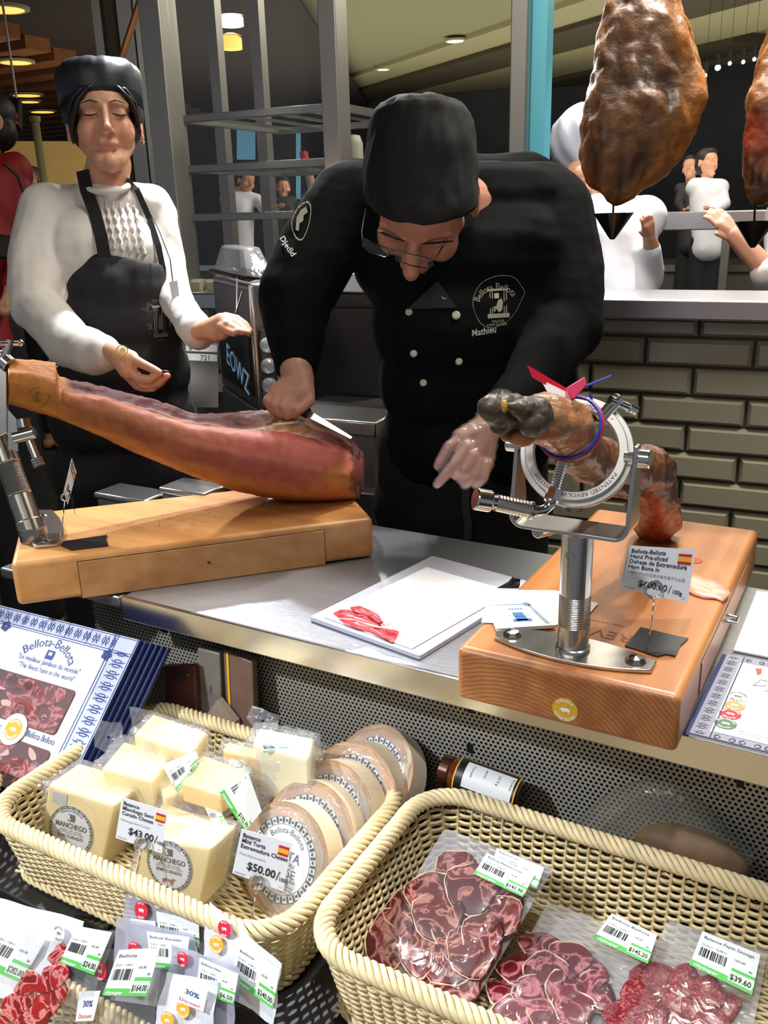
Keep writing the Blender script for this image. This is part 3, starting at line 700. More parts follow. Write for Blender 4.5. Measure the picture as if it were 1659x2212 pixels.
def basket(label, cat, x0, x1, y0, y1, z0, z1, r=.035, flare=.018, skip=None, group=None, stake=.0125):
    t = thing('wicker_basket', label, cat, ((x0 + x1) / 2, (y0 + y1) / 2, z0), group)
    th = .00265; rows = int((z1 - .012 - z0) / .0042)
    mb = MB()
    def keep(q): return skip is None or not skip(q)
    base = rr_path(x0 + flare, x1 - flare, y0 + flare, y1 - flare, r, stake / 4)
    N = len(base) - len(base) % 8; base = base[:N] if N == len(base) else rr_path(x0 + flare, x1 - flare, y0 + flare, y1 - flare, r, stake / 4)[:N]
    for row in range(rows):
        f = row / rows; z = z0 + .002 + row * .0042
        vs = []
        for i in range(N):
            px_, py_, nx, ny = base[i]
            o = flare * f + .0026 * sin(2 * pi * (i + (4 if row % 2 else 0)) / 8)
            c = np.array([px_ + nx * o, py_ + ny * o, z]); n3 = np.array([nx, ny, 0])
            for a in range(4):
                an = pi / 4 + pi / 2 * a; vs.append(c + n3 * cos(an) * .0017 + np.array([0, 0, 1]) * sin(an) * th)
        fs = []
        for i in range(N):
            j = (i + 1) % N
            for a in range(4): b = (a + 1) % 4; fs.append((i * 4 + a, i * 4 + b, j * 4 + b, j * 4 + a))
        mb.add(vs, fs)
    mb.obj('woven_side', wick, t, smooth=True, kind='stuff')
    mb = MB()
    for i in range(0, N, 4):
        px_, py_, nx, ny = base[i]
        p = np.array([px_, py_, z0]); q = np.array([px_ + nx * flare, py_ + ny * flare, z1 - .006]); mb.tube([p, q], .0017, 5)
    mb.obj('side_stakes', wick_in, t, kind='stuff')
    # braided rim: stout strands wound round the top edge
    mb = MB(); path = rr_path(x0, x1, y0, y1, r + flare, .0032); n = len(path)
    turns = int(n * .0032 / .040); K = 5
    for k in range(K):
        pts = []
        for i in range(n):
            px_, py_, nx, ny = path[i]; a = 2 * pi * (k / K - turns * i / n)
            pts.append(np.array([px_, py_, z1]) + np.array([nx, ny, 0]) * cos(a) * .0078 + np.array([0, 0, 1]) * sin(a) * .0068)
        mb.tube(pts, .0031, 6, closed=True)
    mb.obj('braided_rim', wick, t, smooth=True, kind='stuff')
    mb = MB()      # second braid round the foot
    path = rr_path(x0 + flare - .003, x1 - flare + .003, y0 + flare - .003, y1 - flare + .003, r, .005); n = len(path); turns = int(n * .005 / .03)
    for k in range(3):
        mb.tube([np.array([px_, py_, z0 + .004]) + np.array([nx, ny, 0]) * cos(2 * pi * (k / 3 - turns * i / n)) * .0035 + np.array([0, 0, 1]) * sin(2 * pi * (k / 3 - turns * i / n)) * .0035 for i, (px_, py_, nx, ny) in enumerate(path)], .0024, 5, closed=True)
    mb.obj('foot_braid', wick, t, smooth=True, kind='stuff')
    mb = MB(); y = y0 + flare; k = 0      # woven floor
    while y < y1 - flare:
        x = x0 + flare; pts = []
        while x < x1 - flare:
            pts.append([x, y, z0 + .005 + .0018 * sin(2 * pi * (x - x0) / .024 + (pi if k % 2 else 0))]); x += .006
        mb.tube(pts, .0022, 4); y += .0052; k += 1
    mb.obj('woven_floor', wick, t, smooth=True, kind='stuff')
    MB().box((x0 + flare + .003, y0 + flare + .003, z0 + .0003), (x1 - flare - .003, y1 - flare - .003, z0 + .002)).obj('floor_backing', wick_in, t)
    return t
def b_at(x, y, z=.75): return PZ(x, y, z)
basket('wicker basket holding the cheeses, braided rim', 'basket', -.848, -.43, .514, .790, .657, .747)
basket('wicker basket of sliced meat packs at the lower right', 'basket', -.405, .06, .527, .792, .657, .752)
basket('wicker basket at the left edge beside the ham gift box', 'basket', -1.33, -.885, .40, .585, .657, .735)
basket('lower wicker basket holding the discounted vacuum packs at the bottom left', 'basket', -.83, -.44, .20, .45, .502, .640, flare=.03)
basket('small lower wicker basket in shadow under the meat basket, bottom middle', 'basket', -.42, -.10, .22, .46, .502, .612)
# ------------------------------------------------------------------ wooden ham blocks
woodL = wood('beech_left', (214, 158, 96), (178, 116, 62), -0.81, 12)
woodR = wood('beech_right', (204, 138, 80), (158, 92, 46), 0, 12, rings=True, mapping=(.29, 0, -.80))
ZB = .9015; ZT = .9645
A0 = np.array([-.9875, .71, 0]); e_ = nrm([.349, .366, 0]); b_ = np.array([-e_[1], e_[0], 0]); LL, LW = .506, .222
# local frame of the left block
def LB(u, w_, z): return A0 + e_ * u + b_ * w_ + np.array([0, 0, z])
hb = thing('ham_block', 'long wooden block with a drawer under the whole carved ham', 'wooden block', LB(LL / 2, LW / 2, ZB))
mb = MB(); mb.hexa([LB(0, 0, ZB), LB(LL, 0, ZB), LB(LL, LW, ZB), LB(0, LW, ZB), LB(0, 0, ZT), LB(LL, 0, ZT), LB(LL, LW, ZT), LB(0, LW, ZT)])
mb.obj('block', woodL, hb, bevel=.0075, seg=4)
FPn = -b_
def onL(x, y): q = PP(x, y, A0, b_); return float(np.dot(q - A0, e_)), q[2]
u0, zt0 = onL(168, 1214); u1, zt1 = onL(700, 1146); _, zb0 = onL(180, 1293); _, zb1 = onL(700, 1218)
du0, du1, dz0, dz1 = u0, u1, (zb0 + zb1) / 2, (zt0 + zt1) / 2
fo = -b_ * .0006
def LF(u, z, o): return A0 + e_ * u - b_ * o + np.array([0, 0, z])
def lfbox(mb, u0, u1, z0, z1, o0, o1): return mb.hexa([LF(u0, z0, o1), LF(u1, z0, o1), LF(u1, z0, o0), LF(u0, z0, o0), LF(u0, z1, o1), LF(u1, z1, o1), LF(u1, z1, o0), LF(u0, z1, o0)])
lfbox(MB(), du0 - .001, du1 + .001, dz0 - .001, dz1 + .001, -.002, .0004).obj('drawer_gap', darkm, hb)
dr = lfbox(MB(), du0, du1, dz0, dz1, -.002, .0012).obj('drawer', wood('beech_drawer', (204, 148, 90), (172, 114, 64), -0.81, 14), hb, bevel=.0006)
q = PP(451, 1214, A0, b_); MB().cyl(q - b_ * .0004, q - b_ * .0022, .0018, n=12).obj('finger_hole', black, dr)
mb = MB()
for i in range(46):          # knife scratches in the top
    u = random.uniform(.13, .34); w_ = random.uniform(.06, .17); a = random.uniform(-.5, .3) + (1.3 if i % 3 == 0 else 0); l = random.uniform(.006, .02)
    p = LB(u, w_, ZT + .0002); d_ = e_ * cos(a) * l + b_ * sin(a) * l; n_ = nrm(np.cross(d_, [0, 0, 1])) * .0003
    mb.add([p - n_, p + d_ - n_, p + d_ + n_, p + n_], [(0, 1, 2, 3)])
mb.obj('knife_marks', mat('wood_scar', (140, 92, 52), .7), hb, kind='stuff')

BX0, BX1, BY0, BY1 = -.3545, -.1255, .7595, 1.262
ZTR = .963
hr = thing('ham_block', 'thick wooden block with end grain and a round yellow sticker, under the nearly finished ham', 'wooden block', ((BX0 + BX1) / 2, (BY0 + BY1) / 2, ZB))
MB().box((BX0, BY0, ZB), (BX1, BY1, ZTR)).obj('block', woodR, hr, bevel=.0075, seg=4)
MB().box((BX1 - .002, BY0 + .10, ZB + .012), (BX1 + .0004, BY0 + .40, ZTR - .012)).obj('drawer_gap', darkm, hr)
MB().box((BX1 - .002, BY0 + .101, ZB + .013), (BX1 + .0012, BY0 + .399, ZTR - .013)).obj('drawer', MATS['beech_right'], hr)
MB().tube([(BX1 + .001, BY0 + .245, .935), (BX1 + .012, BY0 + .245, .935), (BX1 + .012, BY0 + .262, .935), (BX1 + .001, BY0 + .262, .935)], .0022, 8).obj('drawer_handle', chrome, hr)
def pig_poly(cu, cv, s, r=1.0, flip=1):
    pts = [(-.95, .05), (-.8, -.2), (-.62, -.28), (-.55, -.5), (-.4, -.32), (0, -.42), (.5, -.38), (.8, -.2), (.95, -.35), (.98, -.2), (.88, .02), (.8, .3), (.82, .62), (.64, .62), (.58, .32), (.2, .34), (-.2, .34), (-.28, .62), (-.46, .62), (-.5, .3), (-.72, .24)]
    return [(cu + x * s * flip, cv + y * s * r) for x, y in pts]
def seal(P, parent, cu, cv, R, m, top, bot, ring=None, inkm=None, name='sticker', flip=1, inner=None, h=0.0, pig=True):
    """round printed seal: rim text and a pig in the middle"""
    W, H = P.W, P.H; ru, rv = R / W, R / H
    if m is not None:
        mb = MB(); mb.prism(ell(cu, cv, ru, rv, 36), P, h, h + .0003); o = mb.obj(name, m, parent)
    else: o = parent
    im = inkm or whitep
    mb = MB()
    tw_ = R * 1.9
    if top: ptext(mb, P, top, 0, 0, R * .36, h=h + .0006, bold=True, arc=(cu, cv, R * .66, 90, 1), width=min(R * .2 * len(top), R * 1.9))
    if bot: ptext(mb, P, bot, 0, 0, R * .36, h=h + .0006, bold=True, arc=(cu, cv, R * .93, -90, -1), width=min(R * .2 * len(bot), R * 2.2))
    if pig: mb.add(*_poly(P, pig_poly(cu, cv, ru * .42, rv / ru, flip), h + .0005))
    mb.obj('lettering', im, o)
    return o
def _poly(P, pts, h): return [P(a, b, h) for a, b in pts], [tuple(range(len(pts)))]
# round sticker on the end grain
pc = PY(1221, 1533, BY0 - .0003); R_ = .0132
P = Patch(pc + [-R_, 0, R_], pc + [R_, 0, R_], pc + [R_, 0, -R_], pc + [-R_, 0, -R_])
seal(P, hr, .5, .5, R_, mat('sticker_gold', (214, 172, 40), .45), 'DEHESA', 'EXTREMADURA')
P = Patch((BX0, BY1, ZTR), (BX1, BY1, ZTR), (BX1, BY0, ZTR), (BX0, BY0, ZTR))
burn = mat('burnt_brand', (140, 82, 44), .7)
def uvR(x, y): q = PZ(x, y, ZTR); return (q[0] - BX0) / (BX1 - BX0), (BY1 - q[1]) / (BY1 - BY0)
mb = MB(); ua, va = uvR(1372, 1375); ptext(mb, P, 'REVO', ua, va, .026, h=.0003, rot=pi); ua, va = uvR(1350, 1352); ptext(mb, P, 'ORE THE WORLD', ua, va, .006, h=.0003, rot=pi, width=.05)
mb.obj('brand_mark', burn, hr)
for i, (x, y, l, w_) in enumerate(((1500, 1210, .012, .004), (1310, 1260, .05, .010))):
    if i: continue
    q = PZ(x, y, ZTR + .0006); MB().lathe([(.001, .0008), (.009, .0004), (.010, 0)], q, n=14).obj('meat_scrap', mat('dried_meat', (176, 74, 50), .5), hr)

# ------------------------------------------------------------------ right stand: plate, post, fork, double ring
PO = np.array([-.243, .803, ZTR])
st = thing('ham_stand', 'steel ham stand post with double ring clamp holding a hoofed leg', 'ham stand', PO)
hl, hw = .0825, .0285
pts = []
for k in range(13): t = -1 + 2 * k / 12; pts.append((t * hl, -hw * (1 - .62 * t * t)))
for k in range(13): t = 1 - 2 * k / 12; pts.append((t * hl, hw * (1 - .62 * t * t)))
MB().prism(pts, lambda a, b, h: PO + [a, b, h], .0004, .0045).obj('base_plate', satin, st, bevel=.001)
for sx in (-.066, .064):
    p = PO + [sx, 0, .0046]; MB().lathe([(.0105, 0), (.0105, .0015), (.007, .0045), (.0015, .0062)], p, n=8).obj('bolt', chrome, st)
pr = .0158; ftz = 1.0965
prof = [(pr * 1.12, .0046), (pr * 1.1, .0075), (pr, .0085), (pr, .032)]
z = .032
while z < .066: prof += [(pr, z), (pr * .955, z + .0006), (pr * .955, z + .0011), (pr, z + .0017)]; z += .0019
prof += [(pr, .069), (pr, ftz - ZTR - .003), (pr * .8, ftz - ZTR - .0005)]
MB().lathe(prof, PO, n=40).obj('post', satin, st, smooth=False)
q = PY(1222, 1187, .803); dv = nrm([CAM[0] - PO[0] - .35, CAM[1] - PO[1], 0]); sv = np.array([-dv[1], dv[0], 0]); q = np.array([PO[0], PO[1], q[2]]) + dv * pr; MB().tube([q + (sv * cos(a) + np.array([0, 0, sin(a)])) * .0045 + dv * -.0004 for a in np.linspace(0, 2 * pi, 17)[:-1]], .0004, 5, closed=True).obj('maker_mark', dull, st)
RC = PY(1245, 975, .803)
# fork: flat bar bent into a U
fw = .0575; cr = .012; z0 = ftz + .002; path = []
path.append((-fw, RC[2] + .012)); path.append((-fw, z0 + cr))
for k in range(1, 7): a = pi + pi / 2 * k / 6; path.append((-fw + cr + cr * cos(a), z0 + cr + cr * sin(a)))
for k in range(0, 7): a = -pi / 2 + pi / 2 * k / 6; path.append((fw - cr + cr * cos(a), z0 + cr + cr * sin(a)))
path.append((fw, RC[2] + .012))
rings = []
for i, (x, z) in enumerate(path):
    a = path[max(i - 1, 0)]; b = path[min(i + 1, len(path) - 1)]; t = nrm([b[0] - a[0], 0, b[1] - a[1]]); nn = np.array([-t[2], 0, t[0]])
    hwid = .0125 if z > z0 + cr + .01 else .020
    if i in (0, len(path) - 1): hwid = .006
    c = np.array([RC[0] + x, .803, z]); rings.append([c + nn * .002 + [0, -hwid, 0], c + nn * .002 + [0, hwid, 0], c - nn * .002 + [0, hwid, 0], c - nn * .002 + [0, -hwid, 0]])
MB().loft(rings).obj('fork', satin, st, bevel=.0008)
for sx in (-1, 1):
    p = RC + [sx * (fw + .002), 0, 0]
    MB().cyl(p, p + [sx * .011, 0, 0], .009 if sx > 0 else .007, n=20).obj('pivot_bolt', chrome, st, bevel=.001)
    MB().cyl(p - [sx * .004, 0, 0], p - [sx * .013, 0, 0], .005, n=12).obj('pivot_pin', chrome, st)
RN = nrm(-FW * 1.0 - RT * .28 + UP * .10); ru_ = nrm(np.cross(UP, RN)); rv_ = np.cross(RN, ru_)
def ringmesh(name, c, ro, ri, h0, h1, m, parent):
    n = 64; mb = MB(); R4 = []
    for r, h in ((ro, h0), (ro, h1), (ro - .0008, h1 + .0006), (ri + .0008, h1 + .0006), (ri, h1), (ri, h0)):
        R4.append([c + RN * h + r * (cos(2 * pi * k / n) * ru_ + sin(2 * pi * k / n) * rv_) for k in range(n)])
    R4.append(R4[0]); mb.loft(R4, True, cap=False); return mb.obj(name, m, parent, smooth=False)
rmat = mat('ring_steel', (222, 222, 220), .3, .75)
ringmesh('outer_ring', RC, .0535, .0445, -.014, -.002, rmat, st)
rg = ringmesh('inner_ring', RC, .0480, .0395, -.006, .008, rmat, st)
PR = Patch(RC - ru_ * .05 + rv_ * .05, RC + ru_ * .05 + rv_ * .05, RC + ru_ * .05 - rv_ * .05, RC - ru_ * .05 - rv_ * .05)
mb = MB()
ptext(mb, PR, 'PATENTED REVOLVING SYSTEM', 0, 0, .0052, h=.0090, arc=(.5, .5, .0415, -90, 1), width=.085)
ptext(mb, PR, 'JAMONERO *', 0, 0, .0052, h=.0090, arc=(.5, .5, .0415, 62, 1), width=.033)
mb.obj('engraving', mat('engraved_grey', (96, 92, 84), .6), rg)
# clamp screws
def knurl(mb, p0, p1, r, n=12):
    p0 = np.array(p0); p1 = np.array(p1); m = int(np.linalg.norm(p1 - p0) / .0016); pts = []; rr = []
    for k in range(m + 1): pts.append(p0 + (p1 - p0) * k / m); rr.append(r if k % 2 else r * .93)
    mb.tube(pts, rr, n)
dS = depth(RC) - .03
s0 = PD(1215, 1000, dS + .01); s1 = PD(1197, 1062, dS)
mb = MB(); m_ = 22; mb.tube([s0 + (s1 - s0) * k / m_ for k in range(m_ + 1)], [.0052 if k % 2 else .0043 for k in range(m_ + 1)], 12); mb.obj('clamp_screw', satin, st)
MB().cyl(s0 - (s1 - s0) * .12, s0 + (s1 - s0) * .05, .0075, n=16).obj('screw_foot', chrome, st)
MB().cyl(s1 - (s1 - s0) * .05, s1 + (s1 - s0) * .32, .0072, n=6).obj('hex_nut', chrome, st)
pth = [PD(1193, 1078, dS), PD(1188, 1092, dS), PD(1176, 1102, dS), PD(1158, 1105, dS - .002), PD(1140, 1100, dS - .004)]
MB().tube(pth, .0052, 12).obj('crank_arm', chrome, st, smooth=True)
mb = MB(); mb.cyl(PD(1150, 1103, dS - .003), PD(1143, 1102, dS - .004), .0085, n=20); knurl(mb, PD(1146, 1102, dS - .004), PD(1072, 1086, dS - .012), .0080, 20); mb.obj('crank_grip', satin, st)
MB().cyl(PD(1076, 1086, dS - .012), PD(1062, 1083, dS - .013), .0068, n=20).obj('grip_neck', chrome, st)
MB().cyl(PD(1061, 1083, dS - .013), PD(1026, 1077, dS - .017), .0102, n=28).obj('grip_knob', chrome, st, bevel=.0015)
u1_ = PD(1296, 905, dS + .02); u2_ = PD(1340, 858, dS + .02)
MB().cyl(u1_, u2_, .0062, n=20).obj('clamp_screw', chrome, st, bevel=.0008)
mb = MB(); mb.cyl(PD(1318, 863, dS + .015), PD(1362, 882, dS + .025), .0042, n=16); knurl(mb, PD(1358, 880, dS + .024), PD(1374, 888, dS + .027), .0052, 16); mb.obj('tommy_bar', chrome, st)
MB().cyl(PD(1160, 1148, depth(PO) - .004), PD(1190, 1140, depth(PO) + .01), .0075, n=18).obj('lock_knob', satin, st, bevel=.001)

# ------------------------------------------------------------------ the nearly finished leg in the right stand
def fine(V, N, amp, scale, seed=0): return V + N * (fnoise(V, scale, seed) * amp)[:, None]
skin_r = mat('cured_skin', rough=.42, vcol=True, bump=.55, bscale=240, coat=.25, spec=.5, var=.35, vscale=70)
lg_ = thing('cured_ham', 'nearly finished cured leg with black hoof pointing left in the ring', 'ham', PZ(1420, 1180, ZTR))
px = lambda x, y, d, r: (PD(x, y, d), r * d / F_PX)
mb = MB()
def chain(mb, pts, n=16):
    for a, b in zip(pts[:-1], pts[1:]): mb.cap(a[0], a[1], b[0], b[1], n)
dr0 = depth(RC)
hq = PZ(1418, 1160, ZTR); dh = depth(hq)
chain(mb, [px(1130, 900, dr0 - .075, 46), px(1180, 905, dr0 - .06, 58), px(1225, 925, dr0 - .04, 62), px(1235, 965, dr0, 50), px(1270, 990, dr0 + .05, 54), px(1350, 1010, dr0 + .12, 46), px(1405, 1015, dr0 + .18, 50), px(1412, 1060, dr0 + .22, 46)])
chain(mb, [px(1400, 1010, dr0 + .20, 52), px(1420, 1080, dr0 + .24, 40), px(1415, 1130, dh - .012, 46), px(1412, 1152, dh - .004, 34)])
chain(mb, [px(1445, 1000, dr0 + .2, 14), px(1452, 1080, dr0 + .22, 15), px(1455, 1130, dh - .01, 20), px(1425, 1165, dh - .01, 16)])
chain(mb, [px(1300, 1050, dr0 + .06, 22), px(1370, 1060, dr0 + .14, 18)])
chain(mb, [px(1095, 940, dr0 - .085, 16), px(1140, 948, dr0 - .075, 14)])
V, Fs, N = blob(mb, .0022, 5)
V = fine(V, N, .003, 45, 2)
V[:, 2] = np.maximum(V[:, 2], ZTR + .0008)
uv = np.array([[830 + F_PX * np.dot(v - CAM, RT) / np.dot(v - CAM, FW), 1106 - F_PX * np.dot(v - CAM, UP) / np.dot(v - CAM, FW)] for v in V])
n1 = fnoise(V, 30, 5); n2 = fnoise(V, 90, 9)
tan = np.array(lin((158, 112, 72))); brn = np.array(lin((104, 62, 32))); dk_ = np.array(lin((44, 26, 18))); red = np.array(lin((158, 66, 36))); org = np.array(lin((196, 110, 58)))
dd = np.array([depth(v) for v in V]) - dr0
C = np.tile(tan, (len(V), 1))
def mixc(C, m, col): m = np.clip(m, 0, 1)[:, None]; return C * (1 - m) + np.array(col) * m
C = mixc(C, (dd - .0) / .05, brn)
C = mixc(C, np.clip(n1 * 2.0, 0, 1) * .6, brn)
m = ((dd > .14) & (uv[:, 1] > 1075 + 25 * n1)).astype(float); C = mixc(C, m, red)
C = mixc(C, ((uv[:, 1] > 1090) & (abs(uv[:, 0] - 1385) < 12)) * .8, np.array(lin((60, 22, 14))))
C = mixc(C, ((uv[:, 0] > 1438) & (uv[:, 1] < 1110)) * .8, dk_)
C = mixc(C, np.exp(-((uv[:, 0] - 1378) ** 2 + (uv[:, 1] - 1060) ** 2) / 700.) * (dd > .05), dk_)
C = mixc(C, ((dd < -.05) & (uv[:, 1] > 932)) * .8, org)
C = mixc(C, np.clip(n2 * 1.5, 0, 1) * .4, org * .7)
mesh_obj('leg_meat', V, Fs, skin_r, lg_, colors=C)
hoofm = mat('hoof_horn', (56, 50, 44), .42, spec=.4, bump=.6, bscale=160, rgb2=(88, 76, 58), vscale=50)
def toe(pts, rr, name):
    mb = MB(); chain(mb, [px(*p, r) for p, r in zip(pts, rr)]); V, Fs, N = blob(mb, .0018, 3)
    V = fine(V, N, .0012, 120, 4)
    return mesh_obj(name, V, Fs, hoofm, lg_, label=None)
toe([(1060, 882, dr0 - .115), (1085, 888, dr0 - .105), (1110, 885, dr0 - .09), (1082, 915, dr0 - .10)], [30, 38, 36, 26], 'hoof_toe')
toe([(1102, 878, dr0 - .128), (1130, 885, dr0 - .118), (1158, 895, dr0 - .10), (1150, 915, dr0 - .112), (1172, 928, dr0 - .105)], [10, 24, 40, 30, 10], 'hoof_toe')
MB().sphere(PD(1090, 877, dr0 - .132), (.003, .003, .005), 8, 6).obj('chipped_tip', mat('horn_yellow', (206, 160, 50), .5), lg_)
MB().sphere(PD(1128, 946, dr0 - .085), (.012, .008, .008), 12, 8, M=[RT, UP, FW]).obj('dewclaw', mat('dewclaw_pad', (190, 120, 78), .5, bump=.3), lg_, smooth=True)
# tie, seal and tags
tg = thing('seal_tag', 'red plastic seal strap with red tag and blue tail round the hoofed leg', 'tag', PD(1240, 900, dr0 - .04))
tieC = PD(1232, 925, dr0 - .035); tn = nrm(PD(1235, 965, dr0) - PD(1180, 905, dr0 - .06)); tu = nrm(np.cross(tn, FW)); tv = np.cross(tn, tu)
redp = mat('red_plastic', (196, 28, 52), .35); bluep = mat('blue_plastic', (30, 60, 170), .4)
MB().tube([tieC + (tu * cos(a) * 1.02 + tv * sin(a)) * .0300 for a in np.linspace(0, 2 * pi, 49)[:-1]], .0017, 8, closed=True).obj('strap', redp, tg)
MB().tube([tieC - tn * .003 + (tu * cos(a) * 1.02 + tv * sin(a)) * .0292 for a in np.linspace(0, 2 * pi, 49)[:-1]], .0014, 8, closed=True).obj('blue_strap', bluep, tg)
dt = dr0 - .055
P = px_patch((1139, 789), (1246, 852), (1240, 866), (1150, 815), lambda x, y: PD(x, y, dt + (x - 1140) * .0001))
mb = MB(); mb.prism([(0, 0), (1, 0), (1, 1), (0, 1)], P, 0, .001); mb.obj('flag_tag', redp, tg)
P2 = px_patch((1168, 820), (1232, 851), (1230, 866), (1182, 846), lambda x, y: PD(x, y, dt + .004))
mb = MB(); mb.prism([(0, 0), (1, 0), (1, 1), (0, 1)], P2, 0, .001); mb.obj('white_tag', whitep, tg)
P3 = px_patch((1223, 838), (1263, 814), (1268, 832), (1238, 864), lambda x, y: PD(x, y, dt - .004))
mb = MB(); mb.prism([(0, 0), (1, 0), (1, 1), (0, 1)], P3, -.005, .001); mb.obj('seal_block', mat('pink_seal', (226, 70, 110), .35), tg, bevel=.0008)
MB().tube([PD(1266, 834, dt), PD(1322, 812, dt)], .0011, 6).obj('blue_tail', bluep, tg)
MB().tube([PD(1276, 850, dr0 - .03), PD(1279, 872, dr0 - .03)], .0016, 6).obj('blue_loop', bluep, tg)
MB().hexa([PD(1286, 944, dr0 - .02), PD(1291, 948, dr0 - .02), PD(1292, 948, dr0 - .018), PD(1287, 944, dr0 - .018), PD(1287, 924, dr0 - .02), PD(1296, 930, dr0 - .02), PD(1296, 930, dr0 - .018), PD(1287, 924, dr0 - .018)]).obj('green_tag', mat('green_plastic', (30, 205, 60), .4), tg)
fo_ = thing('foil_wrap', 'torn white foil scrap hanging under the ring clamp', 'foil', PD(1250, 1090, dr0 + .02))
mb = MB(); g = [[PD(1216 + 44 * i / 6, 1082 + 24 * j / 4 + random.uniform(-3, 3), dr0 + .02 + random.uniform(-.004, .004)) for i in range(7)] for j in range(5)]
mb.add([q for r in g for q in r] + [q + FW * .0006 for r in g for q in r], [(j * 7 + i, j * 7 + i + 1, (j + 1) * 7 + i + 1, (j + 1) * 7 + i) for j in range(4) for i in range(6)] + [(35 + j * 7 + i, 35 + (j + 1) * 7 + i, 35 + (j + 1) * 7 + i + 1, 35 + j * 7 + i + 1) for j in range(4) for i in range(6)])
mb.obj('foil', mat('crumpled_foil', (210, 205, 205), .35, .4), fo_)

# ------------------------------------------------------------------ left stand
stl = thing('ham_stand', 'slanting steel post with clamp at the left edge holding the large ham shank', 'ham stand', PZ(90, 1150, ZT))
bp = PZ(115, 1150, ZT + .001); PBt = []
for x, y in ((46, 1148), (50, 1126), (84, 1107), (114, 1107), (130, 1124), (139, 1146), (139, 1160), (127, 1181), (78, 1186), (58, 1172)):
    PBt.append(PZ(x, y, ZT))
mb = MB(); k = len(PBt); mb.add([q + [0, 0, .0004] for q in PBt] + [q + [0, 0, .005] for q in PBt], [tuple(range(k))[::-1], tuple(k + i for i in range(k))] + [(i, (i + 1) % k, k + (i + 1) % k, k + i) for i in range(k)]); mb.obj('base_plate', satin, stl, bevel=.001)
for x, y in ((98, 1167), (94, 1114)): q = PZ(x, y, ZT + .005); MB().lathe([(.0065, 0), (.0065, .001), (.004, .0025), (.001, .0034)], q, n=14).obj('bolt', chrome, stl)
pb = PZ(74, 1158, ZT + .006); db = depth(pb); pt_ = PD(-14, 910, db + .02)
ax = pt_ - pb; n_ = 34
mb = MB(); pts = []; rr = []
segs = [(0, .026), (.12, .026), (.13, .024), (.34, .024), (.345, .0215), (.36, .024)]
for k in range(40):
    t = .36 + .25 * k / 39; segs.append((t, .0235 if k % 2 else .0228))
segs += [(.615, .021), (.63, .024), (.95, .024), (1.0, .023)]
mb.tube([pb + ax * t for t, r in segs], [r * .74 for t, r in segs], 28); mb.lathe([(.0195, -.0055), (.0195, .006), (.0185, .014), (.001, .016)], pb, (0, 0, 1), 28); mb.obj('post', mat('post_steel_dark', (168, 166, 160), .27, .95), stl, smooth=False)
d_ = db + .0
mb = MB(); mb.hexa([PD(-30, 960, d_), PD(20, 935, d_), PD(20, 935, d_ + .03), PD(-30, 960, d_ + .03), PD(-30, 740, d_), PD(19, 765, d_), PD(19, 765, d_ + .03), PD(-30, 740, d_ + .03)]); mb.obj('clamp_head', satin, stl, bevel=.004)
MB().cyl(PD(8, 778, d_ - .002), PD(22, 790, d_ - .002), .012, n=18).obj('clamp_boss', chrome, stl, bevel=.001)
MB().cyl(PD(10, 775, d_), PD(22, 735, d_), .0062, n=14).obj('clamp_screw', chrome, stl); MB().cyl(PD(0, 742, d_ - .01), PD(44, 741, d_ + .01), .004, n=12).obj('tommy_bar', chrome, stl)
MB().sphere(PD(44, 741, d_ + .01), .0055, 12, 8).obj('bar_end', chrome, stl, smooth=True)
mb = MB(); mb.hexa([PD(18, 885, d_), PD(36, 905, d_), PD(36, 905, d_ + .004), PD(18, 885, d_ + .004), PD(18, 970, d_), PD(40, 975, d_), PD(40, 975, d_ + .004), PD(18, 970, d_ + .004)]); mb.obj('clamp_ear', satin, stl)
MB().cyl(PD(30, 946, d_ - .01), PD(76, 934, d_ - .01), .0085, n=18).obj('cross_bolt', chrome, stl, bevel=.001)
MB().cyl(PD(50, 905, d_ - .004), PD(54, 925, d_ - .004), .010, n=18).obj('bolt_head', satin, stl, bevel=.001)
MB().cyl(PD(56, 930, d_ - .004), PD(84, 1000, d_ - .004), .0062, n=16).obj('clamp_rod', satin, stl)
mb = MB(); knurl(mb, PD(80, 990, d_ - .004), PD(87, 1008, d_ - .004), .0088, 20); mb.obj('rod_knob', chrome, stl)

# ------------------------------------------------------------------ the large carved ham
def catmull(P_, m):
    P_ = np.array(P_); n = len(P_); out = []
    for i in range(m):
        t = n * i / m; k = int(t); f = t - k; p0, p1, p2, p3 = P_[(k - 1) % n], P_[k % n], P_[(k + 1) % n], P_[(k + 2) % n]
        out.append(.5 * (2 * p1 + (p2 - p0) * f + (2 * p0 - 5 * p1 + 4 * p2 - p3) * f * f + (3 * p1 - p0 - 3 * p2 + p3) * f ** 3))
    return np.array(out)
dref = depth(PZ(690, 1083, ZT))
ST = np.array([ # x, far-top y, near-edge y, bottom y, half thickness m, trench depth px
    (20, 778, 800, 872, .036, 0), (70, 778, 800, 888, .038, 0), (122, 786, 812, 903, .040, 0), (132, 812, 838, 908, .042, 3), (150, 820, 842, 916, .045, 8), (225, 835, 856, 946, .05, 10), (330, 864, 892, 994, .056, 12),
    (420, 896, 918, 1030, .062, 12), (500, 895, 926, 1056, .070, 16), (560, 890, 930, 1070, .078, 12), (620, 888, 934, 1080, .084, 4), (680, 908, 948, 1084, .086, 0), (730, 938, 962, 1084, .078, -2), (766, 962, 980, 1080, .062, -4), (776, 972, 988, 1072, .055, -2)])
xs = np.concatenate([np.linspace(20, 122, 14), np.linspace(125, 140, 5), np.linspace(146, 776, 76)])
rings = []; info = []
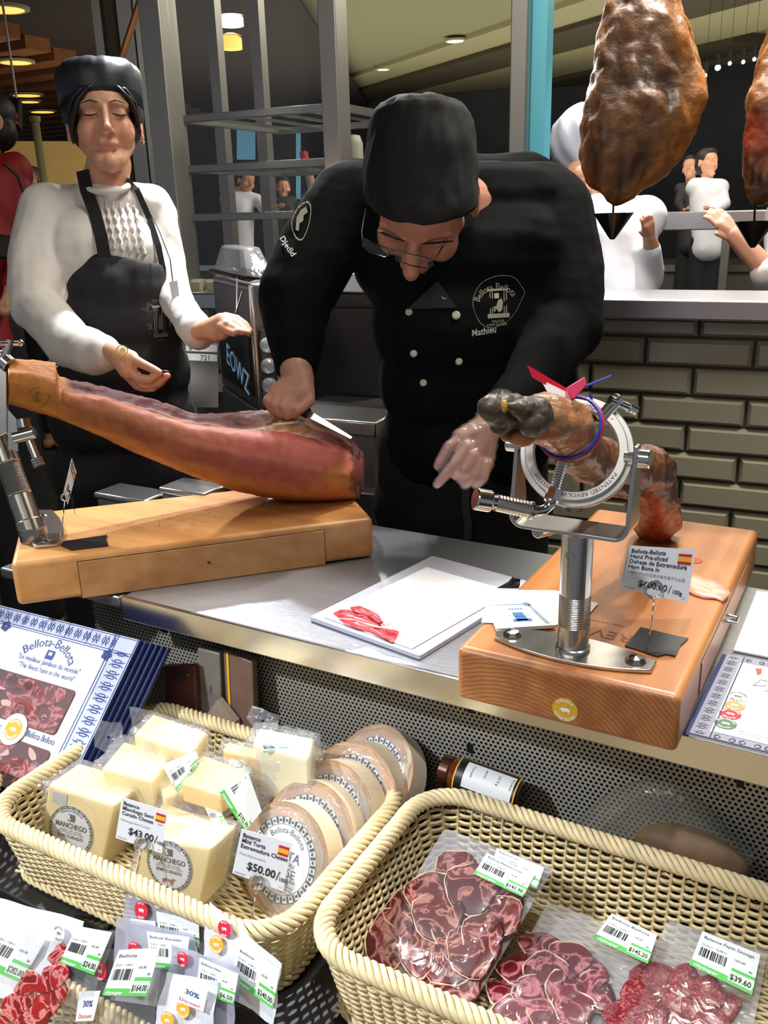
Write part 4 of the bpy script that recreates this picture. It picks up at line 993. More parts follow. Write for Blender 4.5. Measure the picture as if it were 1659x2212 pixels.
for x in xs:
    _, yt, ye, yb, t, tr = [np.interp(x, ST[:, 0], ST[:, i]) for i in range(6)]
    d = dref - .145 * (690 - x) / 670.
    h = yb - ye
    cs = [(-.05, yb), (-.55, yb - .10 * h), (-.92, yb - .38 * h), (-1.0, yb - .62 * h), (-.84, ye + .11 * h), (-.60, ye + 3), (-.52, ye), (-.44, ye + .5), (-.28, ye + tr * .6), (.05, (ye + yt) / 2 + tr), (.35, yt + tr * .4), (.6, yt), (.95, yt + .3 * (yb - yt)), (1.0, yb - .4 * h), (.6, yb - .08 * h), (.2, yb)]
    q = catmull(cs, 60)
    rings.append([PD(x + .0 * w_, y, d + w_ * t) for w_, y in q]); info.append(q)
Vh = np.concatenate(rings); k = 60; m_ = len(rings)
Fh = [(a * k + i, a * k + (i + 1) % k, (a + 1) * k + (i + 1) % k, (a + 1) * k + i) for a in range(m_ - 1) for i in range(k)]
# rounded butt end
last = np.array(rings[-1]); c = last.mean(0); nl = len(Vh)
e1 = c + (last - c) * .82 + e_ * .006 ; e2 = c + (last - c) * .4 + e_ * .008
Vh = np.concatenate([Vh, e1, e2, [c + e_ * .008]])
Fh += [((m_ - 1) * k + i, (m_ - 1) * k + (i + 1) % k, nl + (i + 1) % k, nl + i) for i in range(k)] + [(nl + i, nl + (i + 1) % k, nl + k + (i + 1) % k, nl + k + i) for i in range(k)] + [(nl + k + i, nl + k + (i + 1) % k, nl + 2 * k) for i in range(k)]
Fh.append(tuple(range(k))[::-1])
tmp = bpy.data.meshes.new('t'); tmp.from_pydata(Vh.tolist(), [], Fh); bm = bmesh.new(); bm.from_mesh(tmp); bmesh.ops.recalc_face_normals(bm, faces=bm.faces)
tri = [f for f in bm.faces]; bmesh.ops.subdivide_edges(bm, edges=[e for e in bm.edges if len(e.link_faces) == 2 and all(len(f.verts) == 4 for f in e.link_faces)], cuts=1, use_grid_fill=True)
bm.normal_update(); V = np.array([v.co[:] for v in bm.verts]); N = np.array([v.normal[:] for v in bm.verts]); Fs = [tuple(v.index for v in f.verts) for f in bm.faces]; bm.verts.index_update()
Fs = [tuple(v.index for v in f.verts) for f in bm.faces]; bm.free()
n1 = fnoise(V, 14, 3); n2 = fnoise(V, 60, 7); n3 = fnoise(V, 160, 1, 2)
def topx(V):
    r = V - CAM; c_ = r @ FW; return 830 + F_PX * (r @ RT) / c_, 1106 - F_PX * (r @ UP) / c_, c_
X, Y, Dp = topx(V)
t_ye = np.interp(X, ST[:, 0], ST[:, 2]); t_yb = np.interp(X, ST[:, 0], ST[:, 3]); t_yt = np.interp(X, ST[:, 0], ST[:, 1])
dc = dref - .145 * (690 - X) / 670.; th_ = np.interp(X, ST[:, 0], ST[:, 4]); wv_ = (Dp - dc) / th_
f = np.clip((Y - t_ye) / (t_yb - t_ye), -1, 1.2)          # 0 at near edge, 1 at the bottom
och = np.array(lin((190, 122, 60))); tanp = np.array(lin((172, 108, 74))); pink = np.array(lin((186, 96, 88))); pinkl = np.array(lin((206, 128, 110))); dred = np.array(lin((84, 14, 20))); mred = np.array(lin((138, 26, 34))); fat = np.array(lin((216, 160, 120))); yel = np.array(lin((204, 140, 66))); grn = np.array(lin((78, 84, 44))); prp = np.array(lin((92, 48, 50)))
C = np.tile(tanp, (len(V), 1))
C = mixc(C, (X - 330) / 220, pink)
C = mixc(C, np.clip(n1 * 1.3, 0, 1) * .5 * (X > 150), np.array(lin((150, 78, 60))))
C = mixc(C, 1 - (X - 120) / 60, och)
C = mixc(C, np.clip((f - .74 + n1 * .12) * 5, 0, 1) * .85, yel)
C = mixc(C, np.clip((f - .90 + n1 * .1) * 8, 0, 1) * .8, np.array(lin((150, 84, 34))))
C = mixc(C, np.exp(-((X - 735) ** 2 / 2600. + (Y - 1040) ** 2 / 900.)), yel)
C = mixc(C, np.exp(-((f - .1) / .07) ** 2) * (X > 150) * (.35 + .3 * (X < 420)) * np.clip(1 + n2, 0, 1), pinkl)
C = mixc(C, np.exp(-((f - .34 - .00045 * (X - 420)) / .05) ** 2) * ((X > 380) & (X < 700)) * .5, pinkl)
top = np.clip((wv_ + .50 + .03 * n1) * 14, 0, 1) * np.clip((.3 - f) * 20, 0, 1) * np.clip((X - 140) / 12, 0, 1) * np.clip((1.0 - wv_) * 12, 0, 1)
C = mixc(C, top, dred)
stp = np.exp(-((wv_ - (.02 + .1 * np.sin(X * .02) + .1 * n1)) / .07) ** 2) * top
C = mixc(C, stp * .45, fat); stp2 = np.exp(-((wv_ + .36 + .05 * n1) / .05) ** 2) * top; C = mixc(C, stp2 * .7, mred)
C = mixc(C, top * np.exp(-((X - 625) ** 2 / 2200.)) * (wv_ < .55) * .85, fat)
C = mixc(C, np.exp(-((X - 690) ** 2 / 3200. + (f - .02) ** 2 / .004)) * .9, mred)
C = mixc(C, ((X > 118) & (X < 190)) * np.exp(-((f - .1) / .3) ** 2) * np.clip(.5 + n2, 0, 1) * .5, np.array(lin((120, 60, 48))))
C = mixc(C, np.clip((X - 758 + 10 * n2) / 8, 0, 1) * .8, prp)
C = mixc(C, np.clip((.10 - abs(np.hypot((X - 82) / 30, (Y - 858) / 24) - .8)) * 12, 0, 1) * (wv_ < 0) * np.clip(.6 + n2 * 2, 0, 1) * .75, grn)
C = mixc(C, (np.hypot((X - 82) / 16, (Y - 858) / 14) < .9) * (wv_ < 0) * np.clip(.3 + n3 * 3, 0, 1) * .7, grn)
C = mixc(C, np.clip(n2 * 1.4 - .2, 0, 1) * .3, C.mean(0) * .55)
amp = .0022 * n1 + .0009 * n2 + .0005 * n3 + top * (.0010 * n2) + top * stp * .002 - .003 * np.exp(-((X - 130) / 6) ** 2) * (f < .5)
V = V + N * amp[:, None]
V[:, 2] = np.where((X > 560), np.maximum(V[:, 2], ZT + .0008), V[:, 2])
hamL = thing('cured_ham', 'large carved ham with pink flank lying across the left wooden block', 'ham', PZ(690, 1080, ZT))
hamm = mat('ham_flesh', rough=.62, vcol=True, spec=.22, coat=.0, bump=.25, bscale=260, var=.16, vscale=60, sss=.12)
mesh_obj('ham_body', V, Fs, hamm, hamL, colors=C)
MB().hexa([PD(704, 1074, dref), PD(778, 1074, dref - .03), PD(780, 1076, dref + .02), PD(708, 1076, dref + .05), PD(760, 985, dref), PD(777, 972, dref - .02), PD(779, 974, dref + .02), PD(764, 988, dref + .03)]) if False else None
# dark rind flap standing at the butt end
mb = MB(); mb.add([PD(762, 950, dref - .02), PD(777, 972, dref - .02), PD(776, 1078, dref - .03), PD(768, 1050, dref - .03), PD(764, 1000, dref - .03)] + [PD(763, 950, dref - .017), PD(778, 972, dref - .017), PD(777, 1078, dref - .027), PD(769, 1050, dref - .027), PD(765, 1000, dref - .027)], [(0, 1, 2, 3, 4), (9, 8, 7, 6, 5)] + [(i, (i + 1) % 5, 5 + (i + 1) % 5, 5 + i) for i in range(5)])
mb.obj('rind_edge', mat('dark_rind', (96, 54, 52), .4, bump=.4), hamL)
# pig collar: row of little holes round the shank
mb = MB()
for i in range(12): mb.sphere(PD(62 + i * 5.6, 787.5 + i * .4, dref - .145 * (690 - 62 - i * 5.6) / 670. - .031), .0011, 6, 4)
mb.obj('stitch_row', mat('pale_twine', (230, 200, 160), .6), hamL, kind='stuff')
# slicing knife
kn = thing('ham_knife', 'long thin slicing knife resting along the top of the large ham', 'knife', PD(700, 910, dref - .01))
k0 = PD(664, 892, dref - .008); k1 = PD(759, 947, dref - .035); kd = nrm(k1 - k0); kn_ = nrm(np.cross(kd, FW)); L = np.linalg.norm(k1 - k0)
mb = MB(); mb.hexa([k0 - kn_ * .0055, k1 - kn_ * .001, k1 - kn_ * .001 + FW * .0006, k0 - kn_ * .0055 + FW * .0012, k0 + kn_ * .0055, k1 + kn_ * .003, k1 + kn_ * .003 + FW * .0006, k0 + kn_ * .0055 + FW * .0012]); mb.obj('blade', chrome, kn)
MB().tube([k0 - kd * .028, k0 - kd * .014, k0 + kd * .002], [.007, .008, .007], 12, flat=1.3).obj('handle', black, kn, smooth=True)

# ------------------------------------------------------------------ hanging hams with drip cones
def hanging(contour, d, lab, labc, seed, xc, xr, y_end, cone_x, cone_y, warm=0.0):
    t = thing('hanging_ham', lab, 'ham', PD(cone_x, y_end, d))
    C_ = np.array(contour, float); ys = np.linspace(C_[:, 0].min(), C_[:, 0].max(), 90); rings = []; info = []
    for y in ys:
        l = np.interp(y, C_[:, 0], C_[:, 1]); r = np.interp(y, C_[:, 0], C_[:, 2]); cx = (l + r) / 2; hw_ = max((r - l) / 2, 1.5); th = hw_ * .62
        rings.append([PD(cx + hw_ * cos(a), y, d + th * sin(a) * d / F_PX) for a in np.linspace(0, 2 * pi, 97)[:-1]])
    mb = MB(); mb.loft(rings); me = mb.obj('t', [], mesh_only=True)
    V = np.array([v.co[:] for v in me.vertices]); N = np.array([v.normal[:] for v in me.vertices]); Fs = [tuple(p.vertices) for p in me.polygons]; bpy.data.meshes.remove(me)
    G = V.copy(); G[:, 2] *= .45; n1 = fnoise(G, 16, seed, 2); n2 = fnoise(G, 38, seed + 3); n3 = fnoise(V, 110, seed + 5)
    rid = 1 - np.abs(np.array([noise.fractal(Vector((v[0] * 22 + seed, v[1] * 22, v[2] * 13)), 1, 2, 3) for v in V])) * 2.2
    amp = .010 * n1 + .005 * n2 + .0012 * n3 + .0030 * np.clip(rid, -.5, 1)
    V = V + N * amp[:, None]
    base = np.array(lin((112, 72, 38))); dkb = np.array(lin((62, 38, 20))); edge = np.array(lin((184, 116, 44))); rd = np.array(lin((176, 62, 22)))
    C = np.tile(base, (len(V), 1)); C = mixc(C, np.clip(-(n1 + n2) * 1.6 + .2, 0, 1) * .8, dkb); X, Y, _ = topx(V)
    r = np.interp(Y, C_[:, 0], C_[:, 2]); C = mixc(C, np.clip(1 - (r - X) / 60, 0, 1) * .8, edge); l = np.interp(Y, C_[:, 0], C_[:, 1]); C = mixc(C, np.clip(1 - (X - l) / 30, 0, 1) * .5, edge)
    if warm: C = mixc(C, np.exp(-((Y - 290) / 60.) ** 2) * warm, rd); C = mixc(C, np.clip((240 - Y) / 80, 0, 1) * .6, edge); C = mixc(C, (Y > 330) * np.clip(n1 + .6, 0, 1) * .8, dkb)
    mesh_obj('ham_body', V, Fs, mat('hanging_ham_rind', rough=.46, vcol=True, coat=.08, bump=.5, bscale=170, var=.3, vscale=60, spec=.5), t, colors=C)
    top = PD((contour[0][1] + contour[0][2]) / 2, contour[0][0], d)
    MB().tube([top - [0, 0, .02], top + [0, 0, .02], [top[0], top[1], 2.05]], .0035, 8).obj('rope', mat('hemp_rope', (150, 120, 80), .8), t)
    MB().tube([[top[0], top[1], 2.03], [top[0] + .012, top[1], 2.04], [top[0] + .012, top[1], 2.07], [top[0], top[1], 2.085], [top[0], top[1], 2.6]], .003, 8).obj('hook', chrome, t)
    c = thing('drip_cone', labc, 'drip catcher', PD(cone_x, cone_y, d))
    p0 = PD(cone_x, cone_y, d); rr = 43 * d / F_PX; tip = PD(cone_x, cone_y + 58, d)
    MB().lathe([(.003, tip[2] - p0[2]), (rr * .22, tip[2] - p0[2] + .004), (rr, 0), (rr * .94, 0), (rr * .3, -.02)], p0, n=28).obj('cone', mat('cone_black', (16, 16, 17), .16, spec=.6), c, smooth=False)
    MB().cyl(p0 - [0, 0, .02], PD(cone_x, y_end - 22, d), .0016, n=8).obj('pin', black, c)
hanging([(-130, 1370, 1420), (-60, 1335, 1450), (0, 1312, 1476), (80, 1290, 1502), (150, 1273, 1522), (210, 1262, 1521), (270, 1254, 1500), (330, 1252, 1462), (375, 1257, 1428), (400, 1268, 1400), (415, 1284, 1380), (430, 1306, 1350), (440, 1322, 1334)], 1.3,
        'huge dark brown ham hanging whole in front of the pass window', 'black inverted drip cone under the whole hanging ham, before the white sleeve', 3, 1390, 0, 432, 1326, 460)
hanging([(-60, 1700, 1760), (20, 1665, 1800), (90, 1650, 1830), (140, 1632, 1850), (230, 1612, 1850), (310, 1604, 1830), (370, 1602, 1800), (410, 1603, 1760), (425, 1612, 1700), (440, 1625, 1650)], 1.3,
        'orange brown hanging ham cut off by the right picture edge', 'black inverted drip cone at the right picture edge', 11, 1700, 0, 440, 1632, 478, warm=.85)
rl = thing('hanging_rail', 'overhead steel rail carrying the hams, above the picture', 'rail', PD(1390, -900, 1.3))
pa = PD(1390, 0, 1.3); MB().cyl([pa[0] - .6, pa[1], 2.6], [pa[0] + .9, pa[1], 2.6], .012, n=12).obj('rail_tube', chrome, rl, smooth=True)

# ------------------------------------------------------------------ things on the steel top
cb = thing('cutting_board', 'thin white plastic board holding ham slices on the steel counter', 'cutting board', PZ(900, 1320, ZC))
c1, c2, c3 = PZ(670, 1336, ZC + .004), PZ(935, 1204, ZC + .004), PZ(908, 1421, ZC + .004)
PBd = Patch(c1, c2, c2 + (c3 - c1), c3)
pts = rrect(0, 0, 1, 1, .012, .015)
MB().prism(pts, PBd, -.0035, .003).obj('board', mat('white_polyethylene', (188, 190, 202), .4), cb, bevel=.0008)
sp = thing('paper_sheet', 'white sheet laid on the plastic board under the ham slices', 'paper', PBd(.5, .5, .003))
i1, i2, i3 = PZ(700, 1333, ZC + .008), PZ(922, 1226, ZC + .008), PZ(890, 1402, ZC + .008); PSh = Patch(i1, i2, i2 + (i3 - i1), i3)
MB().prism([(0, 0), (1, 0), (1, 1), (0, 1)], PSh, 0, .0008).obj('sheet', whitep, sp)
slm = mat('ham_slice', (148, 22, 34), .4, coat=.2, rgb2=(190, 74, 78), vscale=55, stretch=(1, 3, 1))
fatm = mat('slice_fat', (236, 190, 176), .45)
def slice_(poly, lab, zz):
    t = thing('ham_slice', lab, 'ham slice', PZ(*poly[0], zz), 'fresh ham slices on the white board')
    n = len(poly); top_ = [PZ(x, y, zz) for x, y in poly]; c = sum(top_) / n
    mb = MB(); vs = []; fs = []
    for r, dz in ((1.0, 0.0), (.85, .002), (.5, .0035), (.0, .003)):
        for i, q in enumerate(top_): vs.append(c + (q - c) * r + [0, 0, dz + .0012 * sin(i * 2.1)])
    for a in range(3):
        for i in range(n): fs.append((a * n + i, a * n + (i + 1) % n, (a + 1) * n + (i + 1) % n, (a + 1) * n + i))
    mb.add(vs, fs); mb.add([c + (q - c) - [0, 0, .001] for q in top_], [tuple(range(n))]); mb.obj('lean', slm, t, smooth=True)
    mb = MB(); up = top_[: n // 2 + 1]; mb.tube([q + [0, 0, .001] for q in up], [.0006] + [.0016] * (len(up) - 2) + [.0006], 6); mb.obj('fat_edge', fatm, t, smooth=True)
slice_([(720, 1326), (733, 1319), (755, 1318), (785, 1326), (812, 1338), (826, 1350), (818, 1357), (790, 1350), (755, 1341), (735, 1337)], 'upper left ham slice on the white sheet, its tail at the left', ZC + .0095)
slice_([(757, 1312), (775, 1311), (800, 1318), (820, 1330), (828, 1345), (818, 1344), (795, 1332), (770, 1324)], 'small pale edged ham slice on top of the other slices', ZC + .0135)
slice_([(731, 1337), (760, 1341), (800, 1352), (835, 1362), (866, 1367), (857, 1382), (848, 1388), (825, 1378), (800, 1366), (770, 1358), (745, 1348)], 'lowest and longest ham slice, nearest the counter edge', ZC + .0095)
fs_ = thing('fat_shaving', 'tiny curl of pale fat lying by the ham slices', 'scrap', PZ(838, 1345, ZC + .009)); mb = MB()
for a in (0, .9, 2.0): q = PZ(836, 1347, ZC + .0105); mb.tube([q - np.array([cos(a), sin(a), 0]) * .008, q + [0, 0, .003], q + np.array([cos(a), sin(a), 0]) * .008], [.001, .002, .0008], 6, flat=.5)
mb.obj('curl', fatm, fs_, smooth=True)
# paper and napkins bridging onto the right block
p2 = thing('paper_sheet', 'white paper bridging the plastic board and the right wooden block', 'paper', PZ(1100, 1300, ZTR))
def pz3(x, y): return PZ(x, y, ZTR + .0012)
fp = [pz3(1060, 1275), pz3(1200, 1276), pz3(1293, 1304), pz3(1262, 1340), pz3(1190, 1352), pz3(1040, 1345)]
k = len(fp); mb = MB(); mb.add([q for q in fp] + [q + [0, 0, .0006] for q in fp], [tuple(range(k)), tuple(k + i for i in range(k))] + [(i, (i + 1) % k, k + (i + 1) % k, k + i) for i in range(k)]); mb.obj('sheet', whitep, p2)
P_n = Patch(PZ(1052, 1306, ZTR + .006), PZ(1150, 1303, ZTR + .006), PZ(1204, 1350, ZTR + .006), PZ(1070, 1358, ZTR + .006))
np_ = thing('paper_napkins', 'folded white napkins with a blue printed crest by the steel post', 'napkin', P_n(.5, .5))
for h in (-.0038, -.0024, -.0010): MB().prism([(0, 0), (1, 0), (1, 1), (.02, 1)], P_n, h, h + .0011).obj('napkin_fold', whitep, np_, bevel=.0004)
bl = mat('crest_blue', (70, 140, 210), .6); mb = MB(); h = .0004
quad(mb, P_n, .42, .40, .62, .75, h); quad(mb, P_n, .36, .68, .68, .78, h); 
ptext(mb, P_n, 'BELLOTA-BELLOTA', 0, 0, .0032, h=h, arc=(.52, .30, .018, -90, -1), width=.028)
for i in range(5): quad(mb, P_n, .40 + i * .06, .22, .435 + i * .06, .27, h)
quad(mb, P_n, .86, .02, .875, .93, h); quad(mb, P_n, .895, .02, .91, .93, h); quad(mb, P_n, 0.02, .03, .8, .045, h)
for a in range(5): mb.add(*_poly(P_n, ell(.86 + .05 * cos(a * 1.256), .05 + .06 * sin(a * 1.256), .03, .035, 8), h))
mb.obj('printed_crest', bl, np_)
bk = thing('black_clip', 'small black clip at the far corner of the plastic board', 'clip', PZ(1110, 1262, ZTR))
MB().hexa([PD(1072, 1272, 1.12), PD(1122, 1272, 1.10), PD(1124, 1266, 1.12), PD(1090, 1262, 1.13), PD(1098, 1262, 1.12), PD(1120, 1258, 1.10), PD(1124, 1254, 1.12), PD(1102, 1253, 1.13)]).obj('clip_body', black, bk, bevel=.002)
MB().tube([PD(1104, 1258, 1.11), PD(1110, 1250, 1.11), PD(1124, 1252, 1.11)], .003, 8).obj('clip_arm', black, bk)
# slice of fat left on the right block
fr_ = thing('fat_sheet', 'translucent pale pink sheet of fat lying right of the price card', 'fat slice', PZ(1530, 1270, ZTR))
poly = [(1478, 1240), (1498, 1239), (1520, 1247), (1550, 1257), (1575, 1270), (1581, 1283), (1570, 1291), (1562, 1298), (1545, 1293), (1520, 1291), (1500, 1285), (1482, 1276), (1472, 1260)]
top_ = [PZ(x, y, ZTR + .002) for x, y in poly]; c = sum(top_) / len(top_); n = len(poly); vs = []; fs = []
for r, dz in ((1.0, -.001), (.95, .001), (.6, .003), (.25, .0025)):
    for i, q in enumerate(top_): vs.append(c + (q - c) * r + [0, 0, dz + .0007 * sin(i * 2.5)])
for a in range(3):
    for i in range(n): fs.append((a * n + i, a * n + (i + 1) % n, (a + 1) * n + (i + 1) % n, (a + 1) * n + i))
fs.append(tuple(3 * n + i for i in range(n))); fs.append(tuple(range(n))[::-1])
MB().add(vs, fs).obj('fat', mat('pale_fat', (226, 170, 146), .3, coat=.4, sss=.3), fr_, smooth=True)
# papers and leaflet right of the block
wp = thing('paper_sheet', 'bright white paper on the counter at the right edge behind the leaflet', 'paper', (-.02, 1.09, ZC))
MB().box((-.112, 1.0, ZC + .0008), (.12, 1.187, ZC + .003)).obj('sheet', whitep, wp)
lf = thing('menu_leaflet', 'tile-bordered menu leaflet with four oval seals at the right edge', 'leaflet', (-.02, .89, ZC))
PLf = Patch((-.1165, .984, ZC + .0036), (.135, .984, ZC + .0036), (.135, .7985, ZC + .0036), (-.1215, .7985, ZC + .0036))
MB().prism([(0, 0), (1, 0), (1, 1), (0, 1)], PLf, -.0028, 0).obj('paper', mat('leaflet_paper', (214, 218, 230), .5), lf)
MB().prism([(-.02, .0), (0, 0), (0, 1.01), (-.02, 1.0)], PLf, -.0026, -.0004).obj('blue_backing', mat('navy_cover', (24, 40, 92), .4), lf)
bd = mat('border_grey', (150, 152, 166), .6); mb = MB(); h = .0003
quad(mb, PLf, 0, 0, .066, 1, h); quad(mb, PLf, .066, 0, 1, .062, h); quad(mb, PLf, .066, .93, 1, 1, h); mb.obj('printed_border', bd, lf)
mb = MB(); scroll(mb, PLf, .008, .02, .058, .98, 22, h * 2, .0006, True); scroll(mb, PLf, .08, .008, .98, .055, 20, h * 2, .0006); scroll(mb, PLf, .08, .937, .98, .995, 20, h * 2, .0006)
quad(mb, PLf, .072, 0, .077, 1, h * 2); quad(mb, PLf, .08, .925, 1, .930, h * 2); quad(mb, PLf, 0, .993, 1, 1, h * 3); mb.obj('border_scrolls', mat('navy_ink', (40, 48, 90), .6), lf)
def oval_seal(v, col, nm, dv=0): pass
for (x, y), col, ic in (((1594, 1505), (226, 230, 240), inkg), ((1588, 1524), (190, 160, 90), whitep), ((1580, 1543), (196, 30, 44), whitep), ((1571, 1564), (76, 120, 84), whitep)):
    q = PZ(x, y, ZC + .0036); u = (q[0] + .119) / .254; v = (.984 - q[1]) / .1855
    seal(PLf, lf, u, v, .0105, mat('seal_%d' % col[0], col, .5), 'GRAN RESERVA', 'BELLOTA', inkm=ic, name='printed_seal', h=.0002)
mb = MB(); ptext(mb, PLf, 'Bellota-Bellota', .30, .155, .014, bold=True); ptext(mb, PLf, 'GRAND RESERVE', .325, .42, .0058); ptext(mb, PLf, 'GRANDE', .345, .57, .0058); ptext(mb, PLf, 'DEHESA', .36, .73, .0058); quad(mb, PLf, .42, .86, .455, .91, .0005); mb.obj('headings', inkb, lf)
mb = MB()
for v0, nl in ((.30, 3), (.46, 4), (.62, 3), (.76, 5)):
    for i in range(nl): ptext(mb, PLf, 'denominacion de origen bellota iberico', .32, v0 + i * .026, .0034, width=.085)
ptext(mb, PLf, 'bellota-bellota maison du jambon', .16, .86, .0030, width=.05); ptext(mb, PLf, 'paris  tokyo  hong kong', .17, .885, .0030, width=.04)
for a, b in (((.17, .25), (.15, .33)), ((.15, .33), (.20, .30)), ((.17, .24), (.42, .27)), ((.20, .36), (.40, .37))): 
    p, q = PLf(*a, .0004), PLf(*b, .0004); mb.tube([p, q], .0003, 4)
mb.obj('small_print', inkg, lf)
mb = MB(); mb.add(*_poly(PLf, [(.135, .11), (.16, .10), (.165, .16), (.15, .19)], .0005)); mb.add(*_poly(PLf, ell(.24, .325, .008, .012, 12), .0005)); mb.obj('map_marks', mat('terracotta_print', (196, 84, 60), .6), lf)

# ------------------------------------------------------------------ price cards on wire clips
def flag(P, parent, u0, v0, u1, v1):
    mb = MB(); quad(mb, P, u0, v0, u1, v1, .0005); mb.obj('flag_red', redi, parent)
    mb = MB(); quad(mb, P, u0, v0 + (v1 - v0) * .26, u1, v0 + (v1 - v0) * .74, .0008); mb.obj('flag_yellow', yell, parent)
lam = film('lamination', .10, .3, rough=.1, bump=.02)
def price_card(name, P, lines, sub, price, label, ring, ringr, foot, d, sku='B90022604'):
    t = thing(name, label, 'price card', foot)
    MB().prism([(0, 0), (1, 0), (1, 1), (0, 1)], P, -.0006, 0).obj('card', mat('card_white', (226, 230, 236), .35), t)
    mb = MB(); W, H = P.W, P.H; s = H * .125
    for i, ln in enumerate(lines): ptext(mb, P, ln, .05, .155 + i * .118, s * .98, bold=True)
    v = .155 + len(lines) * .118
    pv = .87 if len(lines) > 3 else .80; ps_ = .185 if len(lines) > 3 else .23
    ptext(mb, P, price, .24, pv, H * ps_, bold=True); x = .24 + text_mesh(price, True)[0][:, 0].max() * H * ps_ / W
    ptext(mb, P, '/', x + .015, pv + .02, H * ps_ * 1.2); ptext(mb, P, '100g', x + .07, pv + .015, H * .11, bold=True); mb.obj('lettering', ink, t)
    mb = MB(); ptext(mb, P, sub, .05, v + (.0 if len(lines) > 3 else .03), H * .075); ptext(mb, P, sku, .04, .96, H * .05); ptext(mb, P, 'Spain', .82, .37, H * .06); ptext(mb, P, 'LV1', .9, .95, H * .05); mb.obj('small_print', inkg, t)
    flag(P, t, .76, .10, .96, .30)
    rc = ring; mb = MB(); mb.tube([rc + (RT * cos(a) + UP * sin(a)) * ringr for a in np.linspace(0, 2 * pi, 29)[:-1]], .0009, 6, closed=True); mb.tube([rc + (RT * cos(a) + UP * sin(a)) * ringr * .86 + FW * .0022 for a in np.linspace(0, 2 * pi, 29)[:-1]], .0009, 6, closed=True)
    mb.obj('wire_ring', chrome, t, smooth=True)
    MB().tube([rc - UP * ringr, (rc - UP * ringr) * .5 + np.array(foot) * .5 + RT * .001, foot], .0009, 6).obj('wire_stem', chrome, t, smooth=True)
    return t
ft = PZ(1399, 1400, ZTR + .001)
df = depth(ft)
Pc = px_patch((1359, 1178), (1503, 1187), (1486, 1303), (1340, 1270), lambda x, y: PD(x, y, df))
t = price_card('price_card', Pc, ['Bellota-Bellota', 'Hand Pre-sliced', 'Dehesa de Extremadura', 'Ham Bone In'], '西班牙伊比利亞黑毛豬有骨手切火腿', '$400.00', 'laminated 400 dollar price card on wire clip upon the right wooden block', PD(1413, 1274, df - .004), 20 * df / F_PX, ft, df)
pts = [PZ(x, y, ZTR) for x, y in ((1384, 1358), (1408, 1364), (1440, 1372), (1487, 1382), (1470, 1398), (1459, 1420), (1440, 1416), (1420, 1421), (1388, 1410), (1350, 1398), (1366, 1380))]
k = len(pts); mb = MB(); mb.add([q + [0, 0, .0004] for q in pts] + [q + [0, 0, .0022] for q in pts], [tuple(range(k)), tuple(k + i for i in range(k))] + [(i, (i + 1) % k, k + (i + 1) % k, k + i) for i in range(k)]); mb.obj('clip_base', mat('clip_plate', (70, 74, 76), .3, .8), t)
ft = PZ(128, 1178, ZT + .001); dfl = depth(ft)
Pc = px_patch((156, 990), (166, 1020), (147, 1090), (138, 1062), lambda x, y: PD(x, y, dfl + (.03 if x > 150 and y < 1030 else 0)))
t = price_card('price_card', Pc, ['Bellota-Bellota', 'Ham'], '', '$400', 'price card seen edge on upon the left wooden block', PD(140, 1074, dfl - .004), 8 * dfl / F_PX, ft, dfl)
pts = [PZ(x, y, ZT) for x, y in ((136, 1172), (232, 1158), (229, 1166), (234, 1181), (155, 1190), (132, 1180))]
k = len(pts); mb = MB(); mb.add([q + [0, 0, .0004] for q in pts] + [q + [0, 0, .002] for q in pts], [tuple(range(k)), tuple(k + i for i in range(k))] + [(i, (i + 1) % k, k + (i + 1) % k, k + i) for i in range(k)]); mb.obj('clip_base', MATS['clip_plate'], t)
# ------------------------------------------------------------------ goods in the baskets
def patch_uv(P, x, y):
    """where the line of sight through a measured point meets the patch, as (u, v)"""
    q = PP(x, y, P.c[0], P.n); a = P.c[0]; e1 = P.c[1] - a; e2 = P.c[3] - a
    M = np.array([[e1 @ e1, e1 @ e2], [e1 @ e2, e2 @ e2]]); s = np.linalg.solve(M, [(q - a) @ e1, (q - a) @ e2]); return s[0], s[1]
def sub_px(P, pts, h=0.0):
    """patch lying on P with the four measured corners"""
    c = []
    for x, y in pts: c.append(PP(x, y, P.c[0] + P.n * h, P.n))
    return Patch(*c)
clear = film('pack_film', haze=.05, gloss=.30, rough=.10, bump=.55, bscale=28)
clear2 = film('cheese_film', haze=.13, gloss=.22, rough=.12, bump=.6, bscale=45)
labw = mat('label_white', (232, 238, 240), .45)

